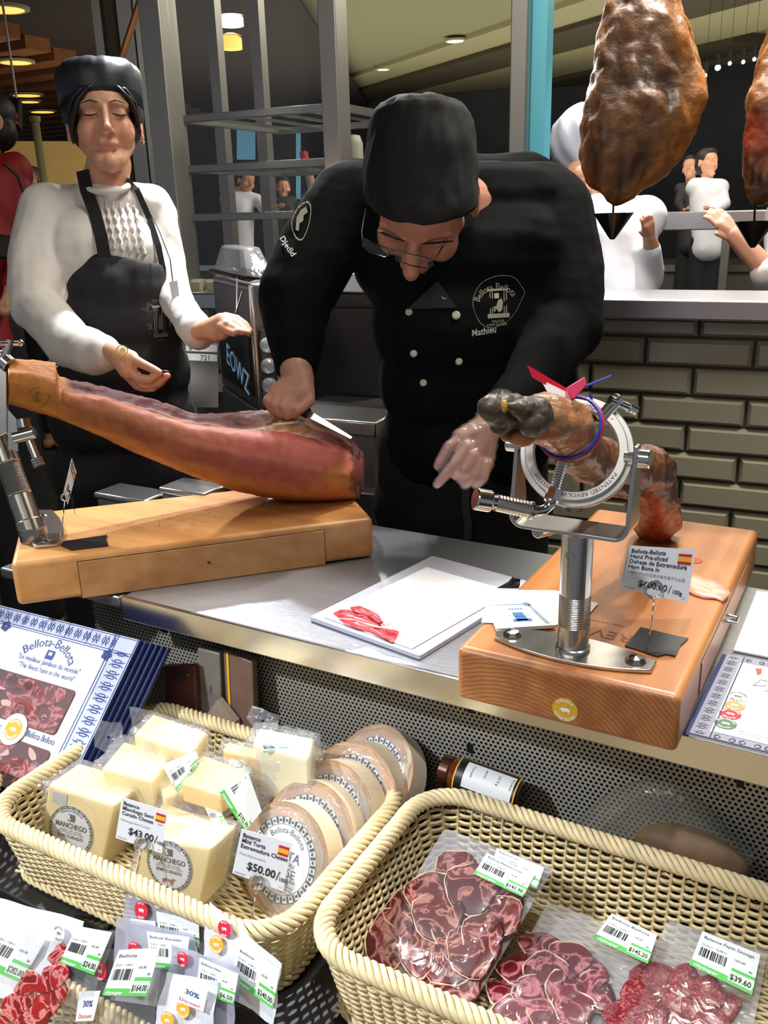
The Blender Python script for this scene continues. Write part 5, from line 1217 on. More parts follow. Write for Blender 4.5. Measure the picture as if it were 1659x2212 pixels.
def price_label(P, parent, price, title='', grn_h=.16, name='price_label', h=0.0, seed=1):
    """shop weight label: title, barcode, green band, boxed price"""
    R_ = random.Random(seed)
    mb = MB(); mb.prism([(0, 0), (1, 0), (1, 1), (0, 1)], P, h, h + .0003); o = mb.obj(name, labw, parent)
    mb = MB(); quad(mb, P, 0, 1 - grn_h, 1, 1, h + .0006); quad(mb, P, .62, .60, 1, .68, h + .0006); mb.obj('green_band', green, o)
    mb = MB(); s = P.H
    if title: ptext(mb, P, title, .06, .17, s * .11, h=h + .0006, width=min(P.W * .86, s * .075 * len(title)))
    barcode(mb, P, .07, .42, .52, .66, 15, h + .0006, R_)
    ptext(mb, P, '12.10.11   13.09.11', .06, .36, s * .075, h=h + .0006, width=P.W * .42); ptext(mb, P, '165.00', .62, .42, s * .085, h=h + .0006); ptext(mb, P, '86', .88, .56, s * .08, h=h + .0006)
    mb.obj('print', ink, o)
    mb = MB(); quad(mb, P, .60, .68, .98, .93, h + .0008); mb.obj('price_box', mat('price_box', (214, 244, 214), .5), o)
    mb = MB(); ptext(mb, P, price, .62, .89, s * .19, h=h + .0011, bold=True, width=P.W * .34); mb.obj('price', ink, o)
    mb = MB(); ptext(mb, P, 'citysuper', .05, .97, s * .12, h=h + .0009, bold=True, width=P.W * .40); mb.obj('shop_name', whitep, o)
    return o

# -------- round cheese boxes
shav = mat('poplar_veneer', (236, 192, 152), .5, var=.12, vscale=30, stretch=(1, 1, 6)); shav_o = mat('poplar_outer', (232, 214, 184), .5, var=.1, vscale=30)
cheese_w = mat('soft_cheese_rind', (240, 232, 208), .5, bump=.8, bscale=90, var=.1, vscale=40)
an = nrm([-.10, -.90, .42]); Rt = .0615
cA = PZ(612, 1856, .722); cB = PZ(803, 1672, .742)
orient = ['frontmost', 'second', 'third', 'fourth', 'rearmost']
tb = 5
for i in range(tb):
    c = cA + (cB - cA) * i / (tb - 1); n = nrm(an + np.array([.05 * (i % 2), 0, .05 * ((i + 1) % 3)]))
    if i == tb - 1: n = nrm([-.22, -.72, .62])
    t = thing('cheese_box', '%s round wooden cheese box in the leaning row, counted from the viewer' % orient[i], 'cheese', c - [0, 0, Rt], 'round boxed cheeses leaning in a row')
    hh = .030
    MB().lathe([(Rt - .0012, -.0), (Rt, 0), (Rt, -hh), (.001, -hh)], c, n, 56).obj('box_outer', shav_o, t, smooth=False)
    MB().lathe([(Rt, 0), (Rt - .0014, 0), (Rt - .0014, -hh + .002), (.001, -hh + .002)], c, n, 56).obj('box_inner', shav, t, smooth=False)
    rc_ = Rt * .90; k = .003
    mb = MB(); prof = [(rc_ * .97, -hh + .003), (rc_, -.018), (rc_ * .985, -.008), (rc_ * .93, -.003), (rc_ * .85, -.0012), (.001, -.001)]
    mb.lathe(prof, c, n, 56); V = mb.verts(); mb.obj('cheese_body', cheese_w, t, smooth=True, fn=lambda V, c=c, n=n, i=i: V + np.outer(fnoise(V, 70, i) * .0012, n))
    uu = nrm(np.cross([0, 0, 1], n)) * (1 if np.dot(np.cross([0, 0, 1], n), RT) > 0 else -1); vv = nrm(np.cross(n, uu)); vv = vv if vv[2] > 0 else -vv
    PLb = Patch(c - uu * .05 + vv * .05, c + uu * .05 + vv * .05, c + uu * .05 - vv * .05, c - uu * .05 - vv * .05)
    mb = MB(); mb.prism(ell(.5, .5, .46, .46, 48), PLb, .0004, .0008); lb = mb.obj('cheese_label', labw, t)
    mb = MB(); L_ = 60
    for j in range(L_):        # patterned ring round the label
        a0 = 2 * pi * j / L_; a1 = a0 + 2 * pi / L_ * .72; r0, r1 = (.385, .45)
        if j % 2: r0, r1 = .40, .43
        mb.add([PLb(.5 + r * cos(a), .5 + r * sin(a), .0012) for r, a in ((r0, a0), (r1, a0), (r1, a1), (r0, a1))], [(0, 1, 2, 3)])
    for r in (.375, .456):
        mb.add([PLb(.5 + q * cos(a), .5 + q * sin(a), .0012) for a in np.linspace(0, 2 * pi, 49) for q in (r - .003, r + .003)], [(2 * j, 2 * j + 1, 2 * j + 3, 2 * j + 2) for j in range(48)])
    mb.obj('printed_ring', ink, lb)
    mb = MB(); ptext(mb, PLb, 'Bellota-Bellota', 0, 0, .0095, h=.0012, arc=(.5, .5, .028, 90, 1), width=.05)
    ptext(mb, PLb, 'TORTA', .5, .48, .014, h=.0012, bold=True, align='c'); ptext(mb, PLb, 'AU LAIT CRU', .5, .54, .006, h=.0012, align='c')
    ptext(mb, PLb, 'CHEESE', .5, .65, .0125, h=.0012, bold=True, align='c'); ptext(mb, PLb, 'DE EXTREMADURA', .5, .70, .0055, h=.0012, align='c')
    for j in range(3): ptext(mb, PLb, 'produit au lait cru de brebis', .5, .76 + j * .035, .004, h=.0012, align='c')
    mb.obj('lettering', mat('label_navy', (60, 66, 92), .6), lb)
    # loose clear wrap gathered over the cheese
    mb = MB(); rings = []
    for r, hgt in ((Rt * .90, .000), (Rt * .86, .004), (Rt * .70, .0035), (Rt * .4, .003), (Rt * .05, .003)):
        rings.append([c + n * (hgt + .0012 * sin(9 * a + r * 300)) + (uu * cos(a) + vv * sin(a)) * (r + .0006 * sin(23 * a)) for a in np.linspace(0, 2 * pi, 65)[:-1]])
    mb.loft(rings, True, False); mb.obj('wrap', clear2, t, smooth=True)
    if i in (0, 2):
        mb = MB(); ppts = []
        for j in range(9):
            a = radians(78 - 8 * j); ppts.append((c + (uu * cos(a) + vv * sin(a)) * Rt * .86 + n * .003, c + (uu * cos(a) + vv * sin(a)) * Rt * (1.02 + .05 * sin(j * 2.3)) + n * (.010 + .004 * cos(j * 3))))
        mb.add([q for p in ppts for q in p], [(2 * j, 2 * j + 1, 2 * j + 3, 2 * j + 2) for j in range(8)]); mb.obj('wrap_gather', clear2, t, smooth=True)

# -------- pressed cheese wedges in bags
pale_c = mat('pressed_cheese', (244, 224, 160), .42, var=.08, vscale=30, sss=.25, bump=.25, bscale=70)
yel_c = mat('cut_cheese_face', (244, 206, 128), .42, var=.10, vscale=24, sss=.25)
def bagged(label, top, zt, h, m, extra=.0045, flaps=(), seed=0, bevel=.004, lean=(0, 0)):
    """block with its top face through four measured points at height zt, inside a loose clear bag"""
    T = [PZ(x, y, zt) for x, y in top]; B = [q - np.array([0, 0, h]) + np.array([lean[0], lean[1], 0]) for q in T]
    c = sum(T + B) / 8
    t = thing('cheese_wedge', label, 'cheese', [c[0], c[1], B[0][2]], 'bagged wedges of pressed cheese in the basket')
    MB().hexa(B + T).obj('cheese_block', m, t, bevel=bevel, seg=3)
    # bag
    T2 = [c + (q - c) * (1 + extra / np.linalg.norm(q - c) * 1.3) for q in T]; B2 = [c + (q - c) * (1 + extra / np.linalg.norm(q - c)) for q in B]
    mb = MB(); mb.hexa(B2 + T2); me = mb.obj('t', [], mesh_only=True); bm = bmesh.new(); bm.from_mesh(me); bmesh.ops.subdivide_edges(bm, edges=bm.edges[:], cuts=9, use_grid_fill=True)
    bmesh.ops.smooth_vert(bm, verts=bm.verts[:], factor=.5, use_axis_x=True, use_axis_y=True, use_axis_z=True); bm.normal_update(); bm.verts.index_update()
    V = np.array([v.co[:] for v in bm.verts]); N = np.array([v.normal[:] for v in bm.verts]); Fs = [tuple(v.index for v in f.verts) for f in bm.faces]; bm.free(); bpy.data.meshes.remove(me)
    V = V + N * (np.abs(fnoise(V, 38, seed)) * .0055)[:, None]
    mesh_obj('bag', V, Fs, clear2, t)
    for k_, fl in enumerate(flaps):
        d = depth(c) - .005; pts = [PD(x, y, d + dd) for x, y, dd in fl]; n_ = len(pts); ce = sum(pts) / n_
        vs = []; fs = []
        for r in (1.0, .72, .4, .08):
            for i in range(n_ * 3):
                a, f = divmod(i, 3); p = pts[a] * (1 - f / 3) + pts[(a + 1) % n_] * f / 3
                vs.append(ce + (p - ce) * r + FW * .004 * sin(i * 1.9 + r * 7) * r)
        m_ = n_ * 3
        for a in range(3):
            for i in range(m_): fs.append((a * m_ + i, a * m_ + (i + 1) % m_, (a + 1) * m_ + (i + 1) % m_, (a + 1) * m_ + i))
        MB().add(vs, fs).obj('bag_flap', clear2, t, smooth=True)
    return t, T, B
def manchego_label(P, t):
    mb = MB(); mb.prism(ell(.5, .5, .5, .5, 44), P, .0, .0004); o = mb.obj('oval_label', mat('label_pale_blue', (226, 232, 240), .45), t)
    mb = MB(); n_ = 44
    for j in range(n_):
        a0 = 2 * pi * j / n_; a1 = a0 + 2 * pi / n_ * .7; r0, r1 = (.44, .485) if j % 2 else (.445, .47)
        mb.add([P(.5 + r * cos(a), .5 + r * sin(a), .0009) for r, a in ((r0, a0), (r1, a0), (r1, a1), (r0, a1))], [(0, 1, 2, 3)])
    mb.add([P(.5 + q * cos(a), .5 + q * sin(a), .0009) for a in np.linspace(0, 2 * pi, 45) for q in (.486, .5)], [(2 * j, 2 * j + 1, 2 * j + 3, 2 * j + 2) for j in range(44)])
    s = P.W
    ptext(mb, P, 'MANCHEGO', .5, .44, s * .16, h=.0009, bold=True, align='c', width=s * .72)
    for j, q in enumerate(('queso de oveja', 'denominacion de origen')): ptext(mb, P, q, .5, .50 + j * .045, s * .06, h=.0009, align='c', width=s * (.5 + j * .1))
    ptext(mb, P, 'SEMI CURADO', .5, .64, s * .10, h=.0009, bold=True, align='c', width=s * .58); ptext(mb, P, 'Bellota-Bellota', 0, 0, s * .07, h=.0009, arc=(.5, .42, P.W * .34, 90, 1), width=s * .5)
    quad(mb, P, .42, .16, .58, .30, .0009); mb.obj('lettering', ink, o)
    mb = MB(); mb.add(*_poly(P, [(.42, .18), (.47, .17), (.46, .22), (.50, .26), (.44, .28)], .0012)); mb.obj('crest', labw, o)
    # the brown ewe
    e = [(-.9, -.1), (-.6, -.35), (.3, -.38), (.5, -.55), (.62, -.75), (.78, -.72), (1.0, -.52), (.92, -.40), (.75, -.40), (.66, -.05), (.60, .15), (.58, .9), (.48, .9), (.46, .25), (.36, .2), (.34, .85), (.24, .85), (.22, .22), (-.45, .22), (-.5, .9), (-.6, .9), (-.62, .3), (-.7, .85), (-.8, .85), (-.78, .1)]
    mb = MB(); mb.add([P(.5 + x * .17, .80 + y * .085, .0010) for x, y in e], [tuple(range(len(e)))]); mb.obj('ewe_print', mat('ewe_brown', (150, 88, 44), .6), o)
# (a) left wedge, (b) right wedge: front faces toward the viewer
def wedge_front(label, front, Yf, dep, seed, flaps, skew=(0, 0)):
    Fc = [PY(x, y, Yf) for x, y in front]; off = np.array([skew[0], dep, skew[1]])
    tl, tr, br, bl = Fc; c = sum(Fc) / 4 + off / 2
    t = thing('cheese_wedge', label, 'cheese', [c[0], c[1], min(q[2] for q in Fc)], 'bagged wedges of pressed cheese in the basket')
    MB().hexa([bl, br, br + off, bl + off, tl, tr, tr + off, tl + off]).obj('cheese_block', pale_c, t, bevel=.004, seg=3)
    T2 = [bl, br, br + off, bl + off, tl, tr, tr + off, tl + off]; T2 = [c + (q - c) * 1.07 for q in T2]
    mb = MB(); mb.hexa(T2); me = mb.obj('t', [], mesh_only=True); bm = bmesh.new(); bm.from_mesh(me); bmesh.ops.subdivide_edges(bm, edges=bm.edges[:], cuts=9, use_grid_fill=True); bm.normal_update(); bm.verts.index_update()
    V = np.array([v.co[:] for v in bm.verts]); N = np.array([v.normal[:] for v in bm.verts]); Fs = [tuple(v.index for v in f.verts) for f in bm.faces]; bm.free(); bpy.data.meshes.remove(me)
    V = V + N * (np.abs(fnoise(V, 34, seed)) * .004)[:, None]
    mesh_obj('bag', V, Fs, clear2, t)
    for fl in flaps:
        d = depth(c) - .012; pts = [PD(x, y, d) for x, y in fl]; n_ = len(pts); ce = sum(pts) / n_; vs = []; fs = []
        for r in (1.0, .6, .1):
            for i in range(n_ * 3):
                a, f = divmod(i, 3); p = pts[a] * (1 - f / 3) + pts[(a + 1) % n_] * f / 3; vs.append(ce + (p - ce) * r + FW * .004 * sin(i * 1.9 + r * 5) * r)
        m_ = n_ * 3
        for a in range(2):
            for i in range(m_): fs.append((a * m_ + i, a * m_ + (i + 1) % m_, (a + 1) * m_ + (i + 1) % m_, (a + 1) * m_ + i))
        MB().add(vs, fs).obj('bag_flap', clear2, t, smooth=True)
    return t, Patch(tl, tr, br, bl)
tA, PA_ = wedge_front('left bagged wedge with whole oval label showing a brown sheep', [(104, 1694), (248, 1740), (222, 1880), (84, 1826)], .583, .050, 1, [[(66, 1648), (84, 1644), (92, 1672), (110, 1690), (90, 1710), (74, 1690)], [(100, 1690), (260, 1700), (300, 1740), (250, 1745), (180, 1725)]])
manchego_label(sub_px(PA_, [(112, 1728), (206, 1756), (196, 1862), (104, 1834)], .0006), tA)
mb = MB(); Pg = sub_px(PA_, [(115, 1708), (146, 1717), (143, 1742), (113, 1733)], .0008); mb.prism([(0, 0), (1, 0), (1, 1), (0, 1)], Pg, 0, .0003); o = mb.obj('grey_sticker', mat('frosted_sticker', (190, 194, 196), .4), tA)
tB, PB_ = wedge_front('right bagged wedge whose oval label is partly behind a price card', [(305, 1808), (458, 1832), (434, 1962), (286, 1896)], .560, .042, 2, [[(446, 1790), (505, 1760), (512, 1800), (490, 1870), (470, 1890), (452, 1840)]])
manchego_label(sub_px(PB_, [(318, 1806), (418, 1826), (412, 1938), (320, 1906)], .0006), tB)
bagged('pale block under ridged film at the back left of the cheese basket', [(331, 1540), (449, 1580), (412, 1628), (288, 1586)], .800, .06, pale_c, flaps=[[(278, 1527, 0), (345, 1536, .01), (325, 1560, 0), (288, 1586, 0)], [(415, 1566, 0), (424, 1550, 0), (432, 1575, 0), (420, 1600, 0)]], seed=3)
t, T, B = bagged('pale wedge in cloudy film between the gift box and the rear block', [(268, 1600), (372, 1628), (330, 1688), (218, 1660)], .782, .065, pale_c, extra=.008, flaps=[[(200, 1556, 0), (262, 1560, .01), (268, 1600, 0), (240, 1640, 0), (206, 1610, 0)], [(300, 1600, 0), (316, 1592, 0), (355, 1650, 0), (345, 1700, 0), (310, 1680, 0)]], seed=4)
tC, T, B = bagged('yellow wedge with a sideways price label on its right, mid basket', [(436, 1628), (536, 1664), (478, 1716), (390, 1690)], .783, .028, yel_c, extra=.006, flaps=[[(425, 1652, 0), (436, 1632, 0), (438, 1650, 0), (425, 1675, 0)], [(520, 1660, 0), (560, 1650, .02), (600, 1700, .02), (570, 1760, 0), (540, 1720, 0)]], seed=5)
Pl = px_patch((536, 1668), (566, 1752), (530, 1796), (474, 1712), lambda x, y: PD(x, y, depth(T[2]) - .014 + (.012 if x > 530 else 0)))
price_label(Pl, tC, '$192.70', 'Manchego', seed=3)
tD, T, B = bagged('orange faced slab lying behind the middle wedge', [(492, 1600), (632, 1634), (622, 1652), (480, 1620)], .790, .050, yel_c, seed=6, flaps=[[(620, 1640, 0), (668, 1600, .02), (660, 1690, 0), (625, 1710, 0)]])
Pl = px_patch((494, 1640), (556, 1642), (552, 1672), (497, 1664), lambda x, y: PD(x, y, depth(T[3]) - .008)); price_label(Pl, tD, '$1.90', seed=4)
tE, T, B = bagged('whitish block in a big clear bag at the back by the round boxes', [(560, 1570), (680, 1594), (664, 1640), (545, 1606)], .808, .07, mat('young_cheese', (240, 236, 200), .45, sss=.2, bump=.5, bscale=60), extra=.007, seed=7,
    flaps=[[(532, 1552, 0), (545, 1524, .01), (605, 1545, .01), (600, 1575, 0), (560, 1590, 0)], [(640, 1570, .01), (712, 1612, .01), (690, 1650, 0), (655, 1600, 0)]])
Pl = px_patch((562, 1602), (600, 1600), (640, 1622), (570, 1626), lambda x, y: PD(x, y, depth(T[3]) - .012)); price_label(Pl, tE, '$2.3', seed=9)
tF, T, B = bagged('wedge directly behind the right labelled wedge, green strip label on top', [(350, 1728), (486, 1782), (455, 1822), (318, 1800)], .752, .050, yel_c, seed=8, extra=.005)
Pl = sub_px(Patch(T[0], T[1], T[2], T[3]), [(440, 1738), (470, 1738), (492, 1780), (462, 1786)], .006); price_label(Pl, tF, '$3.8', seed=5)
tG, T, B = bagged('block under film with white and green label left of the middle wedge', [(330, 1640), (440, 1640), (400, 1710), (352, 1722)], .765, .045, pale_c, seed=10, extra=.005)
Pl = px_patch((349, 1652), (424, 1622), (432, 1650), (384, 1712), lambda x, y: PD(x, y, depth(T[2]) - .012 + (.02 if x > 400 else 0))); price_label(Pl, tG, '$21.5', seed=6)

# price cards in the cheese basket
ft = PZ(290, 1905, .668); d1 = depth(PY(300, 1800, .548))
Pc = px_patch((264, 1722), (364, 1753), (350, 1844), (250, 1810), lambda x, y: PD(x, y, d1))
price_card('price_card', Pc, ['Byzance', 'Manchego Semi', 'Curado Cheese'], 'Manchego Semi Curado', '$43.00', 'small price card reading 43 dollars before the labelled wedges', PD(305, 1824, d1 - .004), 14 * d1 / F_PX, PD(290, 1905, d1), d1)
d2 = .885
Pc = px_patch((522, 1790), (632, 1822), (612, 1926), (502, 1886), lambda x, y: PD(x, y, d2))
price_card('price_card', Pc, ['Byzance', 'Mild Torta', 'Extremadura Cheese'], 'Torta Extremadura', '$50.00', 'price card reading 50 dollars before the frontmost round cheese', PD(554, 1906, d2 - .004), 15 * d2 / F_PX, PD(540, 2000, d2 - .01), d2)

# -------- sliced meat packs
def slicemat(name, c1, c2, scale, thr, fine_=False):
    m = bpy.data.materials.new(name); m.use_nodes = True; nt = m.node_tree; b = nt.nodes['Principled BSDF']
    tc = nt.nodes.new('ShaderNodeTexCoord'); nz = nt.nodes.new('ShaderNodeTexNoise'); nz.inputs['Scale'].default_value = scale; nz.inputs['Detail'].default_value = 3; nz.inputs['Distortion'].default_value = 1.6
    nt.links.new(tc.outputs['Object'], nz.inputs['Vector'])
    rp = nt.nodes.new('ShaderNodeValToRGB'); e = rp.color_ramp.elements
    if fine_:
        e[0].position = .50; e[0].color = (*lin(c1), 1); e[1].position = .68; e[1].color = (*lin(c2), 1)
    else:
        e[0].position = .5 - thr - .05; e[0].color = (*lin(c1), 1); e[1].position = .5 - thr * .3; e[1].color = (*lin(c2), 1); x = e.new(.5 + thr * .3); x.color = (*lin(c2), 1); y = e.new(.5 + thr + .05); y.color = (*lin(tuple(v * .8 for v in c1)), 1)
    nt.links.new(nz.outputs[0], rp.inputs[0]); nt.links.new(rp.outputs[0], b.inputs['Base Color']); b.inputs['Roughness'].default_value = .35; b.inputs['Coat Weight'].default_value = .3
    bp = nt.nodes.new('ShaderNodeBump'); bp.inputs['Strength'].default_value = .4; bp.inputs['Distance'].default_value = .001; nt.links.new(nz.outputs[0], bp.inputs['Height']); nt.links.new(bp.outputs[0], b.inputs['Normal'])
    return m
sA = slicemat('marbled_loin', (104, 28, 28), (190, 130, 118), 34, .011); sB = slicemat('marbled_neck', (108, 12, 30), (196, 120, 128), 32, .011); sC = slicemat('speckled_salami', (118, 24, 36), (190, 104, 104), 230, .05, True)
rimf = mat('slice_rim_fat', (226, 186, 160), .4, coat=.3)
def meat_pack(label, corners, Ppl, centers, r_px, sm, seed, rim=True, film_pts=None):
    P = sub_px(Ppl, corners); c = P(.5, .5); R_ = random.Random(seed)
    t = thing('meat_pack', label, 'meat pack', c, 'packs of sliced meat in the right basket')
    MB().prism(rrect(0, 0, 1, 1, .03), P, .0, .0012).obj('tray_sheet', film('tray_clear_%d' % seed, .22, .25, bump=.3), t)
    n = 18
    for j, (x, y) in enumerate(centers):
        q = PP(x, y, P.c[0] + P.n * .002, P.n); r = r_px * depth(q) / F_PX * R_.uniform(.88, 1.12); e1 = nrm(P.c[1] - P.c[0]); e2 = np.cross(P.n, e1)
        ph = R_.uniform(0, 6); el = R_.uniform(.78, 1.0); pa = R_.uniform(0, pi); lift = .0006 + .0017 * (j % 4); ti, tj = R_.uniform(-.06, .06), R_.uniform(-.06, .06)
        def pt(a, k, h):
            rr = r * k * (1 + .07 * sin(3 * a + ph) + .05 * sin(5 * a + 2 * ph)); X_ = rr * cos(a); Y_ = rr * sin(a) * el
            X2, Y2 = X_ * cos(pa) - Y_ * sin(pa), X_ * sin(pa) + Y_ * cos(pa)
            return q + e1 * X2 + e2 * Y2 + P.n * (lift + h + X2 * ti + Y2 * tj + .0012 * sin(2 * a + ph) * k)
        A_ = np.linspace(0, 2 * pi, n + 1)[:-1]
        mb = MB(); mb.loft([[pt(a, k, h) for a in A_] for k, h in ((.96, 0), (1, .0008), (.9, .0018), (.45, .0022), (.03, .002))]); o = mb.obj('meat_slice', sm, t, smooth=True)
        if rim:
            mb = MB(); mb.tube([pt(a, 1.0, .0014) for a in A_[: n * 2 // 3]], [.0004] + [.0009 + .0005 * sin(i * 2) for i in range(n * 2 // 3 - 2)] + [.0005], 5); mb.obj('fat_rim', rimf, o, smooth=True)
    mb = MB(); g = 16; vs = [P(i / g, j / g, .0014 + .0125 * min(1, 5 * min(i, g - i, j, g - j) / g) + .002 * sin(i * 2.3 + seed) * cos(j * 1.7)) for j in range(g + 1) for i in range(g + 1)]
    mb.add(vs, [(j * (g + 1) + i, j * (g + 1) + i + 1, (j + 1) * (g + 1) + i + 1, (j + 1) * (g + 1) + i) for j in range(g) for i in range(g)]); mb.obj('film', clear, t, smooth=True)
    return t, P
nP = nrm([0, -.075, .195]); Ppl = Patch([-.4, .760, .738], [0, .760, .738], [0, .57, .6665], [-.4, .57, .6665])
tM1, P1 = meat_pack('large pack of round marbled slices at the left of the right basket', [(962, 1790), (1196, 1878), (1010, 2190), (792, 2066)], Ppl,
    [(985, 1882), (1075, 1945), (932, 1936), (1022, 1925), (886, 1968), (1000, 1966), (1082, 1985), (950, 1985), (846, 2012), (912, 2022), (985, 2022), (1045, 2030), (835, 2050), (905, 2066), (975, 2080), (1025, 2058), (940, 2112), (990, 2128)], 54, sA, 21)
Ps = sub_px(P1, [(1074, 1832), (1176, 1874), (1160, 1920), (1060, 1876)], .0165); price_label(Ps, tM1, '', 'Bellota Loin', seed=11, name='rear_label')
Ps = sub_px(P1, [(1052, 1842), (1155, 1891), (1130, 1938), (1024, 1888)], .0185); price_label(Ps, tM1, '$141.90', 'Bellota-Bellota Loin', seed=12)
Ppl2 = Patch([-.4, .70, .683], [0, .70, .683], [0, .55, .6665], [-.4, .55, .6665])
tM2, P2_ = meat_pack('middle pack of crimson neck slices in the right basket', [(1185, 1950), (1432, 2040), (1290, 2330), (1030, 2225)], Ppl2,
    [(1172, 2048), (1230, 2075), (1120, 2100), (1180, 2105), (1262, 2110), (1090, 2150), (1150, 2150), (1215, 2145), (1285, 2145), (1110, 2195), (1180, 2195), (1240, 2190), (1150, 2235), (1215, 2240)], 46, sB, 22)
Ps = sub_px(P2_, [(1322, 1973), (1420, 2020), (1400, 2082), (1281, 2027)], .0165); price_label(Ps, tM2, '$145.20', 'Bellota-Bellota', seed=13)
tM3, P3_ = meat_pack('right pack of finely speckled sausage slices', [(1445, 1990), (1660, 2055), (1600, 2360), (1270, 2300)], Ppl2.sub(0, 0, 1, 1),
    [(1412, 2118), (1480, 2125), (1530, 2150), (1380, 2165), (1445, 2165), (1510, 2190), (1345, 2200), (1410, 2210), (1560, 2175), (1470, 2225), (1540, 2225)], 44, sC, 23, rim=False)
Ps = sub_px(P3_, [(1518, 2012), (1643, 2062), (1625, 2150), (1490, 2084)], .0165); price_label(Ps, tM3, '$39.60', 'Byzance Fayet Sausage', seed=14)

# -------- discounted vacuum packs in the low left basket
def lean(x, y, k=0.0): return depth(PP(x, y, [0, .492, .68], [0, -1, .5])) + k - .032
hamslice = slicemat('ruby_ham', (150, 20, 26), (216, 136, 134), 34, .014)
def vac(label, cn, k, items, tint='film', seed=0, meat=None):
    P = px_patch(*cn, lambda x, y: PD(x, y, lean(x, y, k))); t = thing('vacuum_pack', label, 'vacuum pack', P(.5, 1), 'discounted vacuum packs in the low basket')
    m = clear if tint == 'film' else tint
    g = 10
    def hh(i, j): return .0022 * sin(i * 1.3 + seed) * cos(j * 1.1 + seed) + (.004 * sin(pi * i / g) * sin(pi * j / g))
    mb = MB(); vs = [P(i / g, j / g, hh(i, j)) for j in range(g + 1) for i in range(g + 1)] + [P(i / g, j / g, hh(i, j) - .0030 * sin(pi * i / g) * sin(pi * j / g) - .0004) for j in range(g + 1) for i in range(g + 1)]
    n_ = (g + 1) ** 2; fs = [(j * (g + 1) + i, j * (g + 1) + i + 1, (j + 1) * (g + 1) + i + 1, (j + 1) * (g + 1) + i) for j in range(g) for i in range(g)]; fs += [tuple(n_ + q for q in f[::-1]) for f in fs]
    mb.add(vs, fs); mb.obj('pouch', m, t, smooth=True)
    if meat:
        for j, (x, y, r) in enumerate(meat):
            u, v = patch_uv(P, x, y); ru, rv = r / F_PX * .93 / P.W, r / F_PX * .93 / P.H; R_ = random.Random(j + seed)
            mb = MB(); pts = [(u + ru * (1 + .2 * sin(3 * a + j)) * cos(a), v + rv * (1 + .2 * sin(2 * a + j)) * sin(a)) for a in np.linspace(0, 2 * pi, 19)[:-1]]
            mb.prism(pts, P, .001 + .0016 * (j % 3), .004 + .0016 * (j % 3)); mb.obj('ham_slice_inside', hamslice, t, bevel=.0012)
    for it in items:
        kind = it[0]
        if kind == 'label': price_label(sub_px(P, it[1], .0075 + .0012 * (len(it) > 4)), t, it[2], it[3] if len(it) > 3 else '', seed=seed + 40)
        elif kind == 'seal':
            x, y, r, col = it[1:5]; q = sub_px(P, [(x - r, y - r * 1.1), (x + r, y - r * .7), (x + r, y + r * 1.1), (x - r, y + r * .7)], .0078)
            seal(q, t, .5, .5, min(q.W, q.H) * .5, mat('seal_' + col, {'red': (214, 40, 64), 'gold': (232, 176, 52), 'white': (236, 236, 238)}[col], .4), {'red': 'PATA', 'gold': 'DEHESA', 'white': 'BELLOTA'}[col], {'red': 'NEGRA', 'gold': 'EXTREMADURA', 'white': 'IBERICO'}[col], inkm=inkg if col == 'white' else None)
        elif kind == 'disc':
            q = sub_px(P, it[1], .0082); mb = MB(); mb.prism([(0, 0), (1, 0), (1, 1), (0, 1)], q, 0, .0003); o = mb.obj('discount_sticker', labw, t)
            mb = MB(); ptext(mb, q, '30%', .28, .52, q.H * .3, h=.0007, bold=True, width=q.W * .5); mb.obj('percent', inkb, o); mb = MB(); ptext(mb, q, 'Discount', .14, .90, q.H * .22, h=.0007, width=q.W * .72); mb.obj('word', redi, o)
    return t
grey_f = film('smoky_pouch', haze=.50, gloss=.35, tint=(186, 190, 208), rough=.1, bump=.4)
milky = film('milky_pouch', haze=.75, gloss=.3, tint=(236, 240, 250), rough=.14, bump=.4)
vac('rear pack standing against the cheese basket, red seal at its upper left', ((268, 1912), (438, 1972), (446, 2100), (268, 2070)), .028, [('seal', 306, 1966, 22, 'red'), ('label', [(338, 1968), (430, 1990), (432, 2050), (345, 2036)], '$4.90'), ('disc', [(282, 1984), (336, 1990), (340, 2030), (286, 2024)])], grey_f, 1)
vac('rightmost leaning pack with red and gold seals and a 240 dollar label', ((452, 1948), (608, 2082), (592, 2215), (432, 2110)), .012, [('seal', 485, 2006, 20, 'red'), ('seal', 468, 2040, 22, 'gold'), ('label', [(516, 2040), (606, 2092), (590, 2180), (500, 2112)], '$240.00', 'Bellota')], milky, 2)
vac('grey pack behind the front label, faint red seal showing', ((252, 1980), (420, 2020), (450, 2190), (240, 2160)), .008, [('seal', 290, 2052, 20, 'red'), ('label', [(318, 2012), (410, 2024), (402, 2096), (326, 2090)], '$8.90', 'Bellota Shoulder')], grey_f, 3)
vac('pack with a faded label and pinkish seal, centre of the low basket', ((372, 2040), (520, 2090), (500, 2240), (350, 2200)), -.008, [('seal', 395, 2072, 18, 'red'), ('label', [(432, 2068), (516, 2104), (505, 2170), (425, 2140)], '$6.50', 'Bellota Ham')], grey_f, 4)
vac('pack with thirty percent sticker and overlapping gold seals, bottom centre', ((360, 2100), (470, 2120), (455, 2290), (320, 2270)), -.022, [('disc', [(388, 2112), (450, 2140), (440, 2186), (378, 2160)]), ('seal', 396, 2180, 22, 'gold'), ('seal', 362, 2204, 22, 'gold')], milky, 5)
vac('clear pack with the sharpest white price label and a red seal to its left', ((196, 2052), (352, 2044), (330, 2260), (160, 2250)), -.036, [('label', [(258, 2052), (346, 2048), (318, 2152), (222, 2150)], '$164.00', 'Bellota'), ('seal', 217, 2098, 22, 'red'), ('disc', [(172, 2142), (218, 2140), (202, 2205), (164, 2206)])], clear, 6)
